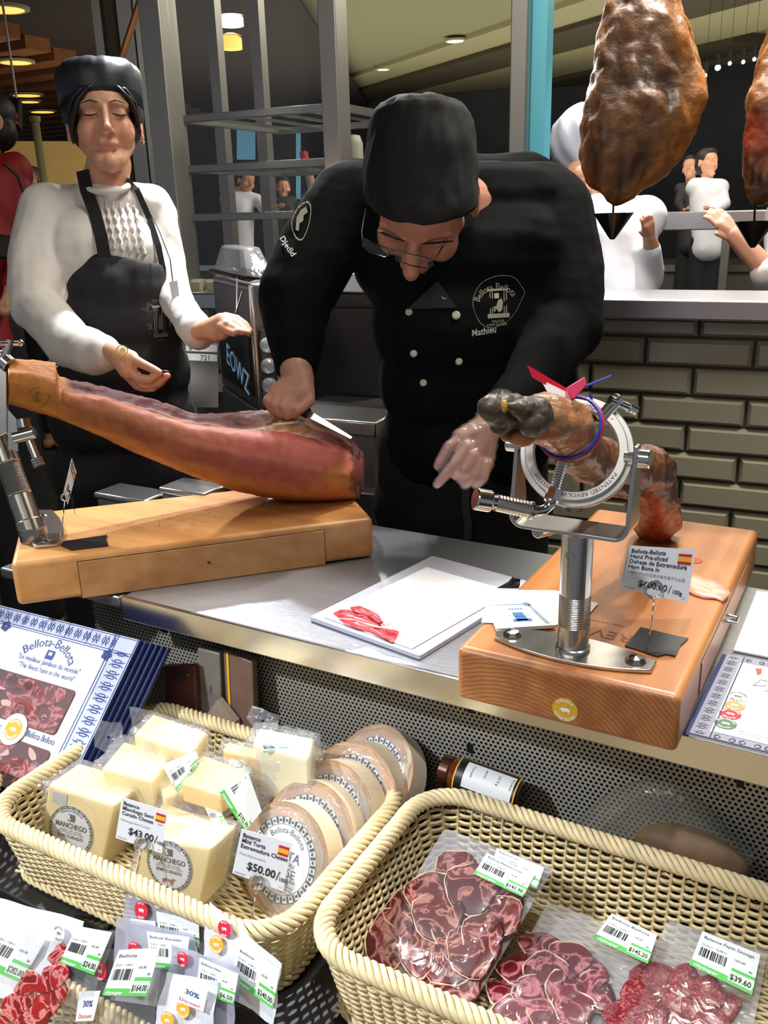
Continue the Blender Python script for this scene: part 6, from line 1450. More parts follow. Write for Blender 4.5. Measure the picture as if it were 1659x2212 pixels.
vac('white wrapped pack with printed logo at the far left, 282 dollar label', ((-60, 1925), (184, 1990), (110, 2160), (-120, 2150)), -.012, [('seal', 128, 2016, 20, 'white'), ('label', [(10, 1992), (100, 2030), (46, 2122), (-50, 2080)], '$282.00', '')], mat('white_wrap', (238, 242, 250), .35, coat=.4, bump=.5, bscale=60), 7)
vac('pack of red ham slices with a slanted label, bottom left corner', ((60, 2010), (250, 2010), (160, 2290), (-80, 2270)), -.046, [('label', [(166, 2000), (243, 2014), (204, 2106), (130, 2078)], '$24.00', '')], clear, 8, meat=[(125, 2060, 26), (60, 2120, 34), (110, 2110, 40), (30, 2170, 44), (95, 2160, 40), (55, 2210, 48), (120, 2090, 22)])
blk = thing('black_tray', 'glossy black tray wedge between the cheese basket and the discounted packs', 'tray', PZ(160, 1930, .66))
tq = [PD(42, 1892, 1.10), PD(262, 1985, 1.0), PD(222, 2010, .97), PD(28, 1915, 1.07)]
MB().hexa([q - np.array([0, 0, .02]) for q in tq] + tq).obj('tray_body', mat('gloss_black', (22, 26, 24), .12), blk, bevel=.003)
MB().tube([tq[0], tq[1]], .0016, 6).obj('tray_lip', chrome, blk)

# -------- gift boxes of sliced ham, left
TR = PD(303, 1383, 1.18); BR = PD(140, 1722, 1.13); LV = nrm([-1, -.03, 0]) * .33
PBk = Patch(TR + LV, TR, BR, BR + LV)
navy = mat('gift_box_navy', (28, 44, 98), .35)
def gift(label, off, first):
    P = Patch(*[q + off for q in PBk.c]); t = thing('gift_box', label, 'gift box', P(.5, 1), 'blue and white gift boxes of sliced ham')
    MB().prism([(0, 0), (1, 0), (1, 1), (0, 1)], P, -.0062, -.0004).obj('box', navy, t, bevel=.0008)
    mb = MB(); mb.prism([(0.004, .004), (.996, .004), (.996, .996), (.004, .996)], P, -.0003, 0); mb.obj('cover', mat('cover_white', (238, 240, 244), .4, coat=.3) if first else mat('cover_navy', (22, 34, 78), .4), t)
    return t, P
g1, P = gift('front gift box with windows showing red ham and blue tile border', np.zeros(3), True)
W, H = P.W, P.H
def uvq(x, y): return patch_uv(P, x, y)
h = .0004
mb = MB(); quad(mb, P, 0, 0, 1, .105, h); quad(mb, P, .895, .105, 1, 1, h); mb.obj('tile_border', mat('border_tile', (188, 196, 220), .4), g1)
mb = MB(); scroll(mb, P, .01, .016, .89, .092, 34, h * 2, .0013); scroll(mb, P, .903, .10, .989, .99, 24, h * 2, .0013, True)
for v in (.006, .098, .112): quad(mb, P, 0, v, 1, v + .005, h * 2)
for u in (.890, .992, .876): quad(mb, P, u, 0, u + .004, 1, h * 2)
for i in range(8): quad(mb, P, .12 + i * .125, 0, .1225 + i * .125, .105, h * 2)
mb.obj('border_scrolls', inkb, g1)
mb = MB()
for i in range(1, 8): quad(mb, P, .12 + i * .125, .118, .1215 + i * .125, .98, h)
for i in range(1, 6): quad(mb, P, 0, .12 + i * .165, .875, .1225 + i * .165, h)
mb.obj('tile_joints', mat('faint_joint', (214, 218, 226), .5), g1)
def win(pts, nm):
    q = [uvq(*p) for p in pts]; u0, v0, u1, v1 = min(p[0] for p in q), min(p[1] for p in q), max(p[0] for p in q), max(p[1] for p in q); return u0, v0, u1, v1
for k_, (a, b) in enumerate((((163, 1492), (124, 1592)), ((107, 1622), (72, 1724)))):
    ua, va = uvq(*a); ub, vb = uvq(*b); u1 = (ua + ub) / 2; 
    mb = MB(); rr = rrect(.03, va, u1, vb, .02, .02 * W / H); mb.prism(rr, P, h, .0007); wdw = mb.obj('window', mat('window_dark_red', (92, 14, 20), .4), g1)
    R_ = random.Random(k_ + 5)
    for j in range(44):
        cu = .05 + (u1 - .09) * R_.random(); cv = va + (vb - va) * R_.uniform(.12, .88); ru = R_.uniform(.04, .08) * (.55 if j % 6 == 0 else 1); rv = R_.uniform(.018, .035) * W / H * (.5 if j % 6 == 0 else 1); a0 = R_.uniform(-.5, .9)
        pts = []
        for a_ in np.linspace(0, 2 * pi, 15)[:-1]:
            x_ = ru * cos(a_) * (1 + .15 * sin(3 * a_ + j)); y_ = rv * sin(a_); pts.append((min(max(cu + x_ * cos(a0) - y_ * sin(a0), .035), u1 - .006), min(max(cv + (x_ * sin(a0) + y_ * cos(a0)), va + .006), vb - .006)))
        mb = MB(); hz = .0008 + .0002 * (j % 5); mb.prism(pts, P, hz, hz + .0006); mb.obj('ham_slice_inside', hamslice if j % 6 else fatm, wdw)
    mb = MB(); mb.prism(rr, P, .0022, .0024); mb.obj('window_film', clear, wdw)
mb = MB(); ca, cva = uvq(114, 1398)
ptext(mb, P, 'Bellota-Bellota', 0, 0, .0185, h=.0008, arc=(ca, cva + .058 / H, .058, 90, 1), width=.098)
x0_, y0_ = uvq(38, 1420); ptext(mb, P, '"Le meilleur Jambon du monde"', x0_, y0_, .0105, h=.0008, width=.118); x0_, y0_ = uvq(38, 1438); ptext(mb, P, '"The finest ham in the world"', x0_, y0_, .0105, h=.0008, width=.108)
x0_, y0_ = uvq(56, 1590); ptext(mb, P, 'Bellota Bellota', x0_, y0_, .0125, h=.0008, width=.052); x0_, y0_ = uvq(-60, 1556); ptext(mb, P, 'pata iberu', x0_, y0_, .014, h=.0008, width=.062)
x0_, y0_ = uvq(-60, 1716); ptext(mb, P, 'sabor ibérique', x0_, y0_, .012, h=.0008, width=.082)
cu, cv = uvq(109, 1415); quad(mb, P, cu - .022, cv - .03, cu + .022, cv + .03, .0008); mb.obj('lettering', inkb, g1)
mb = MB(); quad(mb, P, cu - .008, cv - .018, cu + .012, cv + .004, .0012); mb.obj('crest', labw, g1)
for x, y in ((232, 1415), (14, 1352)):
    cu, cv = uvq(x, y); mb = MB()
    for j in range(5): a = j * 1.25; mb.add(*_poly(P, ell(cu + .016 * cos(a), cv + .022 * sin(a), .012, .016, 10), .0008))
    mb.obj('acorn_print', inkb, g1)
cu, cv = uvq(33, 1576); mb = MB(); mb.prism(ell(cu, cv, .066, .066 * W / H, 32), P, .0025, .0034); o = mb.obj('seal_disc', mat('cover_white2', (238, 240, 244), .4), g1)
Ps = P.sub(cu - .05, cv - .05 * W / H, cu + .05, cv + .05 * W / H); Ps.c = [q + P.n * .0035 for q in Ps.c]; seal(Ps, g1, .5, .5, .0145, mat('seal_gold', (232, 176, 52), .4), 'DEHESA', 'EXTREMADURA')
mb = MB(); u0_, v0_ = uvq(40, 1560); u1_, v1_ = uvq(112, 1604); quad(mb, P, .03, v0_ + .012, (uvq(140, 1604)[0]), v0_ + .058, .0006)
names = ('second', 'third', 'fourth', 'fifth', 'sixth')
for i in range(5): gift('%s gift box of the leaning stack, only its blue right edge showing' % names[i], -P.n * .0075 * (i + 1) + np.array([.0045 * (i + 1), 0, .001 * (i + 1)]), False)

# -------- goods standing behind the baskets
gd = [((352, 1440), (420, 1440), (420, 1640), (352, 1640), (96, 52, 44), 'dark red sliced ham pouch in the shade behind the cheeses'),
      ((426, 1400), (474, 1412), (466, 1560), (420, 1545), (128, 124, 116), 'grey card packet in the shade behind the cheeses'),
      ((482, 1405), (545, 1430), (545, 1640), (520, 1640), (122, 96, 84), 'brown carton with a yellow edge stripe behind the cheeses')]
for i, (a, b_2, c_2, d_2, col, lb) in enumerate(gd):
    t = thing('packet', lb, 'packet', PY(a[0], 1600, .83)); Yg = .832 - .012 * (i == 0)
    q = [PY(*p, Yg) for p in (a, b_2, c_2, d_2)]; lo = .656
    q[2][2] = q[3][2] = lo; q[2][0] = q[1][0]; q[3][0] = q[0][0]; q[3][1] -= .012; q[2][1] -= .012
    MB().hexa([q[3], q[2], q[2] + [0, .012, 0], q[3] + [0, .012, 0], q[0], q[1], q[1] + [0, .012, 0], q[0] + [0, .012, 0]]).obj('packet_body', mat('packet_%d' % i, col, .4, var=.3, vscale=20), t, bevel=.002)
    Pk = Patch(q[0], q[1], q[2], q[3])
    if i == 1: mb = MB(); ptext(mb, Pk, '10 pc', .5, .3, .006, h=.001, rot=-pi / 2); mb.obj('print', ink, t)
    if i == 2: mb = MB(); quad(mb, Pk, .12, 0, .2, 1, .001); mb.obj('edge_stripe', yell, t)
    if i == 0: mb = MB(); mb.prism(ell(.5, .1, .3, .04, 12), Pk, .0, .002); mb.obj('foil_spot', satin, t)
t = thing('paper_bag', 'folded kraft paper bag behind the wicker rim near the carton', 'bag', PY(465, 1570, .815)); q = [PY(x, y, .812) for x, y in ((470, 1512), (508, 1560), (520, 1640), (425, 1640), (430, 1565))]
mb = MB(); mb.add(q + [p + [0, .01, 0] for p in q], [(0, 1, 2, 3, 4), (9, 8, 7, 6, 5)] + [(i, (i + 1) % 5, 5 + (i + 1) % 5, 5 + i) for i in range(5)]); mb.obj('bag_body', mat('kraft', (150, 134, 116), .7), t)
jr = thing('jar', 'amber jar lying on its side with a black and white label behind the baskets', 'jar', PY(1040, 1700, .825))
ja = PY(985, 1672, .828); jb = PY(1122, 1722, .828); jd = nrm(jb - ja); jl = np.linalg.norm(jb - ja); amb = mat('amber_glass', (110, 50, 14), .08, trans=.35, coat=.5)
MB().lathe([(.001, -.016), (.016, -.016), (.018, -.013), (.018, -.004), (.021, 0), (.0225, .008), (.0225, jl - .006), (.019, jl), (.001, jl)], ja, jd, 32).obj('jar_body', amb, jr, smooth=True)
MB().lathe([(.001, -.017), (.019, -.017), (.0195, -.006), (.0185, -.004)], ja, jd, 32).obj('lid', mat('lid_dark', (70, 36, 20), .3, .5), jr)
def jwrap(r, s0, s1, a0, a1, m, nm):
    u_ = nrm(np.cross(jd, [0, 0, 1])); u_ = u_ if u_[1] < 0 else -u_; w_ = np.array([0, 0, 1.]); w_ = nrm(w_ - jd * (w_ @ jd)); A_ = np.linspace(radians(a0), radians(a1), 13)
    f = lambda s, a, rr=r: ja + jd * (s * jl) + (u_ * cos(a) + w_ * sin(a)) * rr
    MB().add([f(s, a) for a in A_ for s in (s0, s1)], [(2 * i, 2 * i + 1, 2 * i + 3, 2 * i + 2) for i in range(12)]).obj(nm, m, jr, smooth=True); return f
jwrap(.0229, .08, .98, -20, 110, mat('jar_label_black', (22, 26, 24), .4), 'label_back'); jwrap(.0228, .06, 1.0, -26, 116, yell, 'label_border'); f = jwrap(.0232, .20, .95, 10, 92, labw, 'label_panel')
mb = MB()
for i, s_ in enumerate(('Tomate', 'sauce', '137.4 g', 'Produit')):
    V_, F_ = text_mesh(s_); mb.add([f(.3 + .2 * i + y * .004 / jl, radians(82) - x * .005 / .0235, .0235) for x, y in V_], F_)
mb.obj('lettering', ink, jr)
bg = thing('bread_bag', 'clear bag holding a flat brown loaf behind the meat basket, lower right', 'bag', PY(1480, 1860, .83))
mb = MB(); mb.sphere(PY(1490, 1845, .828), (.058, .024, .030), 24, 16); mb.obj('loaf', mat('brown_crust', (128, 92, 58), .6, var=.35, vscale=30, bump=.5), bg, smooth=True)
rings = []
for f_ in np.linspace(0, 1, 14):
    x = 1225 + (1625 - 1225) * f_; yt = 1760 - 95 * sin(pi * min(1, f_ * 1.1)) ** .8 + (40 * f_); yb = 1905 + 30 * f_
    c0 = PY(x, (yt + yb) / 2, .830); hh = abs(PY(x, yt, .83)[2] - PY(x, yb, .83)[2]) / 2 * (.25 + .75 * sin(pi * (.12 + .8 * f_)))
    rings.append([c0 + [0, .026 * (.3 + .7 * sin(pi * (.1 + .8 * f_))) * cos(a), hh * sin(a) + .002 * sin(5 * a + 9 * f_)] for a in np.linspace(0, 2 * pi, 25)[:-1]])
MB().loft(rings).obj('bag', film('bread_bag_film', haze=.10, gloss=.25, tint=(170, 170, 150), rough=.15), bg, smooth=True)
Pk = px_patch((1350, 1718), (1455, 1706), (1462, 1740), (1362, 1756), lambda x, y: PY(x, y, .800)); mb = MB()
for i in range(8): quad(mb, Pk, .0, i / 8, 1, i / 8 + .02, 0)
quad(mb, Pk, 0, 0, .012, 1, 0); quad(mb, Pk, .988, 0, 1, 1, 0); mb.obj('printed_table', inkg, bg)
# ------------------------------------------------------------------ people
skin_m = mat('skin', rough=.45, vcol=True, sss=.10, bump=.08, bscale=300, spec=.45)
def head_local(mb, M, o, s, jaw=1.0, nose=1.0, ears=True, lip=1.0):
    """add the solids of a head; M rows are its right, forward and up axes, o the point between the eyes' level and the skull's centre"""
    R3 = np.array(M)
    def L(x, y, z): return o + (R3.T @ np.array([x, y, z])) * s
    def E(c, r): mb.sphere(L(*c), np.array(r) * s, 20, 14, M=R3)
    def Cp(a, ra, b, rb): mb.cap(L(*a), ra * s, L(*b), rb * s, 14)
    E((0, -.012, .035), (.073, .090, .082)); E((0, .018, -.025), (.063, .063, .079)); E((0, .030, .030), (.062, .060, .055))
    for sx in (-1, 1):
        Cp((sx * .042, .004, -.050), .022 * jaw, (sx * .017, .058, -.096), .020); E((sx * .036, .050, -.034), (.026, .027, .034))
        Cp((sx * .012, .083, .020), .008, (sx * .046, .066, .018), .009)
        E((sx * .031, .068, -.001), (.0155, .0150, .0120))
        Cp((sx * .010, .092, -.040), .0075 * nose, (sx * .013, .086, -.042), .006)
        if ears: E((sx * .077, -.012, -.012), (.007, .017, .030)); E((sx * .079, -.010, -.034), (.006, .010, .011))
    Cp((0, .082, .012), .0085, (0, .100 + .006 * nose, -.030), .0100 * nose); E((0, .101 + .007 * nose, -.036), (.0105, .011, .009))
    Cp((-.018, .075 + .003 * lip, -.064), .0055, (.018, .075 + .003 * lip, -.064), .0055); Cp((-.010, .078 + .006 * (lip - .6), -.063), .0055, (.010, .078 + .006 * (lip - .6), -.063), .0055); Cp((-.013, .076 + .005 * (lip - .4), -.072), .0058, (.013, .076 + .005 * (lip - .4), -.072), .0058)
    Cp((0, .068, -.100), .020, (0, .060, -.104), .019)
    return L
def paint(V, base, spots, sh=.0):
    C = np.tile(np.array(lin(base)), (len(V), 1))
    for c, r, col, k in spots:
        d2 = (((V - np.array(c)) / np.array(r)) ** 2).sum(1); C = mixc(C, k * np.exp(-d2 * d2 * .7), np.array(lin(col)))
    return C
def hand(mb, wrist, palm, fingers, rw=.026):
    """wrist -> palm pad, fingers: list of joint chains with radii"""
    mb.cap(wrist[0], wrist[1], palm[0][0], palm[0][1], 14)
    for a in palm:
        for b in palm: 
            if a is not b: mb.cap(a[0], a[1], b[0], b[1], 12)
    for ch in fingers:
        for a, b in zip(ch[:-1], ch[1:]): mb.cap(a[0], a[1], b[0], b[1], 12)
def cloth_noise(V, N, amp, scale, seed, stretch=(1, 1, 1)):
    G = V * np.array(stretch); n = fnoise(G, scale, seed); r = 1 - 2 * np.abs(fnoise(G, scale * .7, seed + 5, 2)); return V + N * ((n * .6 + r * .4) * amp)[:, None]
def join_blobs(parts):
    Vs, Fs, Cs, n = [], [], [], 0
    for V, F_, C in parts: Vs.append(V); Cs.append(C); Fs += [tuple(i + n for i in f) for f in F_]; n += len(V)
    return np.concatenate(Vs), Fs, np.concatenate(Cs)
P3 = lambda x, y, d, r: (PD(x, y, d), r * d / F_PX)     # measured joint: point and radius from pixels

# ================= the chef
chef = thing('person', 'person in black chef jacket and cap bending over the ham, wearing rectangular glasses', 'person', (-.70, 1.46, 0))
hc = PD(915, 424, 1.37)
fwd = nrm(-UP * .93 - RT * .17 - FW * .26); upv = nrm(-FW * .95 + UP * .26 - RT * .03); upv = nrm(upv - fwd * (upv @ fwd)); rgt = nrm(np.cross(fwd, upv))
HM = np.array([rgt, fwd, upv]); hs = 1.04
o = hc
mb = MB(); Lc = head_local(mb, HM, o, hs, jaw=1.08, nose=1.35)
mb.cap(Lc(0, -.035, -.06), .052, PD(1010, 455, 1.48), .062, 16)
V, Fs, N = blob(mb, .0028, 5)
for sx in (-1, 1):      # eye hollows
    c = Lc(sx * .031, .094, -.002); d2 = ((V - c) ** 2).sum(1); V = V - np.outer(np.exp(-d2 / .00022) * .003, fwd)
C = paint(V, (206, 148, 122), [(Lc(0, .11, -.045), (.018,) * 3, (216, 128, 116), .6), (Lc(.078, -.01, -.015), (.02,) * 3, (214, 120, 96), .6), (Lc(0, .085, -.068), (.02, .02, .009), (176, 96, 88), .5)])
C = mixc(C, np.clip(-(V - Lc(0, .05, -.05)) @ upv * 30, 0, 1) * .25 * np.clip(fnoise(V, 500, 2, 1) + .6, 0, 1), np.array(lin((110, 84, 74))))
parts_ = [(V, Fs, C)]
sk = (196, 146, 124)
# right hand (left in the picture): fist closed on the knife, thumb below
mb = MB()
hand(mb, P3(640, 800, 1.415, 36), [P3(648, 818, 1.41, 32), P3(600, 852, 1.405, 22), P3(630, 866, 1.40, 22), P3(655, 850, 1.40, 26)],
     [[P3(596, 852, 1.402, 15), P3(580, 866, 1.398, 13), P3(590, 884, 1.395, 12), P3(606, 888, 1.392, 11)],
      [P3(608, 846, 1.400, 15), P3(594, 874, 1.392, 13), P3(606, 892, 1.392, 12), P3(622, 890, 1.392, 11)],
      [P3(622, 852, 1.396, 15), P3(612, 880, 1.388, 13), P3(622, 896, 1.390, 12), P3(636, 892, 1.392, 11)],
      [P3(636, 856, 1.395, 14), P3(630, 882, 1.388, 12), P3(638, 894, 1.388, 11), P3(648, 886, 1.390, 10)],
      [P3(664, 842, 1.40, 17), P3(668, 866, 1.392, 14), P3(652, 880, 1.385, 12), P3(643, 886, 1.382, 11)]])
V, Fs, N = blob(mb, .0024, 3); parts_.append((V, Fs, paint(V, sk, [(PD(643, 884, 1.38), (.010,) * 3, (216, 140, 126), .35)])))
# left hand, gloved, relaxed with the first finger pointing down-left
LHJ = lambda g: ([P3(1058, 912, 1.28, 30 + g)], None)
def left_hand(mb, g=0, d=1.245):
    q = lambda x, y, dd, r: P3(x, y, d + dd, r + g)
    hand(mb, q(1060, 912, .02, 31), [q(1046, 930, .01, 33), q(1000, 948, .0, 24), q(1020, 985, .0, 26), q(1045, 1000, .01, 22)],
         [[q(1000, 946, -.005, 14), q(972, 965, -.01, 13), q(956, 990, -.012, 11), q(946, 1006, -.014, 9)],
          [q(1008, 965, -.012, 15), q(985, 1000, -.02, 13), q(962, 1026, -.02, 11), q(945, 1046, -.018, 9)],
          [q(1020, 985, -.012, 15), q(1002, 1016, -.018, 13), q(986, 1026, -.012, 11), q(976, 1018, .0, 10)],
          [q(1034, 998, -.008, 14), q(1022, 1030, -.014, 12), q(1006, 1044, -.008, 11), q(996, 1034, .004, 10)],
          [q(1050, 1002, -.004, 13), q(1044, 1032, -.01, 11), q(1030, 1046, -.004, 10), q(1020, 1038, .006, 9)]])
mb = MB(); left_hand(mb); V, Fs, N = blob(mb, .0024, 3); parts_.append((V, Fs, paint(V, (190, 140, 124), [(PD(944, 1004, 1.23), (.008,) * 3, (206, 118, 116), .5)])))
# the rest of the body, under the clothes
mb = MB()
for a, b in (((1010, 470, 1.52, 60), (1000, 640, 1.56, 90)), ((1000, 640, 1.56, 90), (1000, 850, 1.60, 90)), ((1000, 850, 1.60, 90), (1000, 1030, 1.66, 95)), ((770, 440, 1.50, 60), (1180, 450, 1.50, 60)),
             ((745, 450, 1.49, 52), (640, 640, 1.45, 42)), ((640, 640, 1.45, 42), (638, 800, 1.42, 30)), ((1215, 470, 1.50, 54), (1240, 700, 1.48, 42)), ((1240, 700, 1.48, 42), (1062, 910, 1.285, 28)),
             ((940, 1040, 1.66, 70), (938, 1500, 1.81, 55)), ((1070, 1040, 1.66, 70), (1075, 1500, 1.81, 55)), ((938, 1500, 1.81, 55), (936, 1790, 1.93, 36)), ((1075, 1500, 1.81, 55), (1080, 1790, 1.93, 36)), ((1010, 450, 1.48, 55), (1010, 480, 1.5, 70))):
    mb.cap(*P3(*a), *P3(*b))
V, Fs, N = blob(mb, .009, 3)
fl_ = V[:, 2] > .02; V[:, 2] = np.maximum(V[:, 2], .02)
parts_.append((V, Fs, paint(V, sk, [])))
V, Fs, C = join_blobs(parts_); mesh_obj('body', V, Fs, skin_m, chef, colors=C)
# jacket
jk = mat('black_cotton', (10, 13, 15), .85, bump=.2, bscale=500, spec=.15); jk2 = mat('black_yoke', (20, 26, 27), .7, bump=.25, bscale=500)
mb = MB()
for a, b in (((770, 440, 1.50, 88), (1180, 452, 1.50, 92)), ((830, 420, 1.56, 80), (1130, 420, 1.56, 86)), ((900, 560, 1.52, 135), (1130, 560, 1.52, 140)), ((930, 700, 1.53, 128), (1130, 700, 1.53, 132)), ((945, 820, 1.58, 128), (1120, 820, 1.58, 128)), ((950, 940, 1.62, 122), (1075, 940, 1.62, 118)),
             ((752, 440, 1.50, 86), (690, 540, 1.48, 82)), ((690, 540, 1.48, 82), (638, 640, 1.455, 80)), ((638, 640, 1.455, 80), (640, 720, 1.44, 62)), ((640, 720, 1.44, 62), (640, 782, 1.43, 48)),
             ((1190, 455, 1.50, 92), (1215, 600, 1.49, 92)), ((1215, 600, 1.49, 92), (1222, 700, 1.47, 82)), ((1222, 700, 1.47, 80), (1150, 820, 1.39, 62)), ((1150, 820, 1.39, 60), (1088, 886, 1.32, 46))):
    mb.cap(*P3(*a), *P3(*b))
V, Fs, N = blob(mb, .0055, 5); V = cloth_noise(V, N, .007, 9, 4, (1, 1, .6)); V = cloth_noise(V, N, .0014, 24, 8, (1, 1, 1.6))
jacket = mesh_obj('chef_jacket', V, Fs, jk, chef)
JV = V
def on_cloth(V, N, x, y, lift=.0015):
    """nearest clothing surface point seen through a measured point"""
    r = V - CAM; c_ = r @ FW; X = 830 + F_PX * (r @ RT) / c_; Y = 1106 - F_PX * (r @ UP) / c_
    near = np.hypot(X - x, Y - y) < 9
    if not near.any(): near = np.hypot(X - x, Y - y) < 30
    d = c_[near].min(); return PD(x, y, d - lift)
for x, y, r in ((884, 674, .006), (986, 681, .007), (961, 641, .0055), (894, 764, .006), (992, 781, .006), (915, 827, .006)):
    q = on_cloth(V, N, x, y, .002); bn = nrm(-FW + UP * .1)
    MB().lathe([(.001, -.004), (r, -.003), (r, .001), (r * .8, .0025), (r * .35, .0015), (.0005, .0015)], q, bn, 18).obj('button', mat('pearl_button', (196, 196, 176), .35), jacket, smooth=True)
def cloth_patch(V, pts, lift): return Patch(*[on_cloth(V, None, x, y, lift) for x, y in pts])
white_th = mat('silver_thread', (170, 168, 150), .6)
def drape(mb, V, fn=None):
    pass
def project_on(V, q, lift):      # push embroidery vertices onto the cloth along the line of sight
    out = []
    r = V - CAM; c_ = r @ FW; X = r @ RT / c_; Y = r @ UP / c_
    for p in q:
        rp = p - CAM; cp = rp @ FW; x, y = (rp @ RT) / cp, (rp @ UP) / cp
        d2 = (X - x) ** 2 + (Y - y) ** 2; k = d2 < (7 / F_PX) ** 2
        dd = c_[k].min() if k.any() else c_[np.argmin(d2)]
        out.append(CAM + rp / cp * (dd - lift))
    return np.array(out)
dj = depth(on_cloth(V, N, 1075, 650, 0)) - .002
Pj = px_patch((1010, 596), (1140, 590), (1138, 706), (1016, 714), lambda x, y: PD(x, y, dj))
mb = MB(); loop = [(.07, .55), (.10, .35), (.22, .15), (.42, .04), (.62, .02), (.80, .08), (.93, .28), (.96, .36), (.90, .52), (.80, .72), (.66, .88), (.45, .97), (.30, .96), (.16, .84)]
lp = catmull([(a, b, 0) for a, b in loop], 60); W_ = .007
mb.add([q for i in range(60) for q in (Pj(lp[i][0], lp[i][1]), Pj(.5 + (lp[i][0] - .5) * (1 - W_ * 2.6), .5 + (lp[i][1] - .5) * (1 - W_ * 2.6)))], [(2 * i, 2 * i + 1, (2 * i + 3) % 120, (2 * i + 2) % 120) for i in range(60)])
ptext(mb, Pj, 'Bellota Bellota', 0, 0, .015, h=0, arc=(.48, .62, .030, 96, 1), width=.066)
# column-and-bust crest as stitched strokes
for u in (.36, .40, .60, .64): quad(mb, Pj, u, .30, u + .015, .72, 0)
quad(mb, Pj, .32, .26, .68, .30, 0); quad(mb, Pj, .32, .72, .70, .80, 0); quad(mb, Pj, .44, .34, .52, .44, 0); mb.add(*_poly(Pj, [(.46, .62), (.50, .48), (.56, .44), (.59, .52), (.57, .66), (.52, .70)], 0)); quad(mb, Pj, .43, .58, .46, .68, 0)
ptext(mb, Pj, 'MASTER', .5, .885, .006, h=0, align='c'); ptext(mb, Pj, 'HAM SLICER', .48, .945, .006, h=0, align='c')
mb.obj('embroidered_emblem', white_th, jacket, fn=lambda q: project_on(JV, q, .002))
Pn = px_patch((1018, 712), (1078, 700), (1078, 722), (1018, 732), lambda x, y: PD(x, y, dj)); mb = MB(); ptext(mb, Pn, 'Mathieu', .02, .75, .0155, h=0, bold=True, width=.040)
mb.obj('name_embroidery', mat('light_thread', (205, 205, 190), .6), jacket, fn=lambda q: project_on(JV, q, .002))
d3 = depth(on_cloth(V, N, 655, 480, 0)); Ps_ = px_patch((626, 440), (676, 430), (672, 520), (628, 520), lambda x, y: PD(x, y, d3)); mb = MB()
lp = catmull([(.10, .72, 0), (.08, .45, 0), (.35, .15, 0), (.75, .02, 0), (.95, .2, 0), (.88, .62, 0), (.6, .97, 0), (.3, .95, 0)], 40)
mb.add([q for i in range(40) for q in (Ps_(lp[i][0], lp[i][1]), Ps_(.5 + (lp[i][0] - .5) * .92, .5 + (lp[i][1] - .5) * .92))], [(2 * i, 2 * i + 1, (2 * i + 3) % 80, (2 * i + 2) % 80) for i in range(40)])
mb.add(*_poly(Ps_, [(.25, .72), (.3, .4), (.5, .22), (.72, .15), (.8, .3), (.62, .36), (.6, .5), (.45, .55), (.4, .75)], 0))
mb.obj('sleeve_emblem', white_th, jacket, fn=lambda q: project_on(JV, q, .002))
Pn = px_patch((612, 508), (640, 548), (628, 556), (602, 516), lambda x, y: PD(x, y, d3)); mb = MB(); ptext(mb, Pn, 'Djedid', .0, .8, .013, h=0, bold=True, width=.036); mb.obj('sleeve_lettering', whitep, jacket, fn=lambda q: project_on(JV, q, .002))
# lapel fold
mb = MB(); q = [on_cloth(V, N, x, y, .004) for x, y in ((880, 668), (945, 606), (988, 664))]; mb.add(q + [p + FW * .003 for p in q], [(0, 1, 2), (5, 4, 3), (0, 3, 4, 1), (1, 4, 5, 2), (2, 5, 3, 0)]); mb.obj('lapel', jk2, jacket)
# apron over the legs, trouser legs
mb = MB()
for a, b in (((925, 960, 1.645, 108), (1085, 960, 1.645, 100)), ((915, 1090, 1.685, 106), (1095, 1090, 1.685, 100)), ((910, 1250, 1.74, 98), (1095, 1250, 1.74, 94)), ((910, 1400, 1.79, 92), (1095, 1400, 1.79, 88))):
    mb.cap(*P3(*a), *P3(*b))
mb.cap(*P3(925, 960, 1.645, 106), *P3(910, 1400, 1.79, 90)); mb.cap(*P3(1085, 960, 1.645, 98), *P3(1095, 1400, 1.79, 86)); mb.cap(*P3(1000, 960, 1.64, 118), *P3(1000, 1400, 1.79, 100))
V, Fs, N = blob(mb, .008, 5); V = cloth_noise(V, N, .006, 8, 14, (1, 1, .3)); mesh_obj('apron', V, Fs, mat('apron_black', (16, 16, 18), .8, bump=.2, bscale=400), chef)
tp = [on_cloth(V, N, x, y, .003) for x, y in ((1000, 1040), (997, 1090), (1003, 1130), (1002, 1166))]
mb = MB(); tp2 = [q + RT * .014 for q in tp]; mb.add([q for p in zip(tp, tp2) for q in p] + [q + FW * .0015 for p in zip(tp, tp2) for q in p], [(2 * i, 2 * i + 1, 2 * i + 3, 2 * i + 2) for i in range(3)] + [(8 + 2 * i, 10 + 2 * i, 11 + 2 * i, 9 + 2 * i) for i in range(3)]); mb.obj('apron_tie', mat('apron_tie_grey', (66, 66, 66), .8), chef)
mb = MB()
for sx, xx in ((-1, 935), (1, 1075)):
    mb.cap(*P3(xx, 1400, 1.78, 68), *P3(xx - 2, 1790, 1.93, 46))
V, Fs, N = blob(mb, .010, 3); V[:, 2] = np.maximum(V[:, 2], .05); mesh_obj('trousers', V, Fs, jk, chef)
for xx in (930, 1085):
    q = PD(xx, 1800, 1.93); mb = MB(); mb.cap([q[0], q[1], .045], .042, [q[0] + FW[0] * -.12, q[1] - .13, .038], .036); V, Fs, N = blob(mb, .006, 3); V[:, 2] = np.maximum(V[:, 2], .001); mesh_obj('shoe', V, Fs, black, chef)
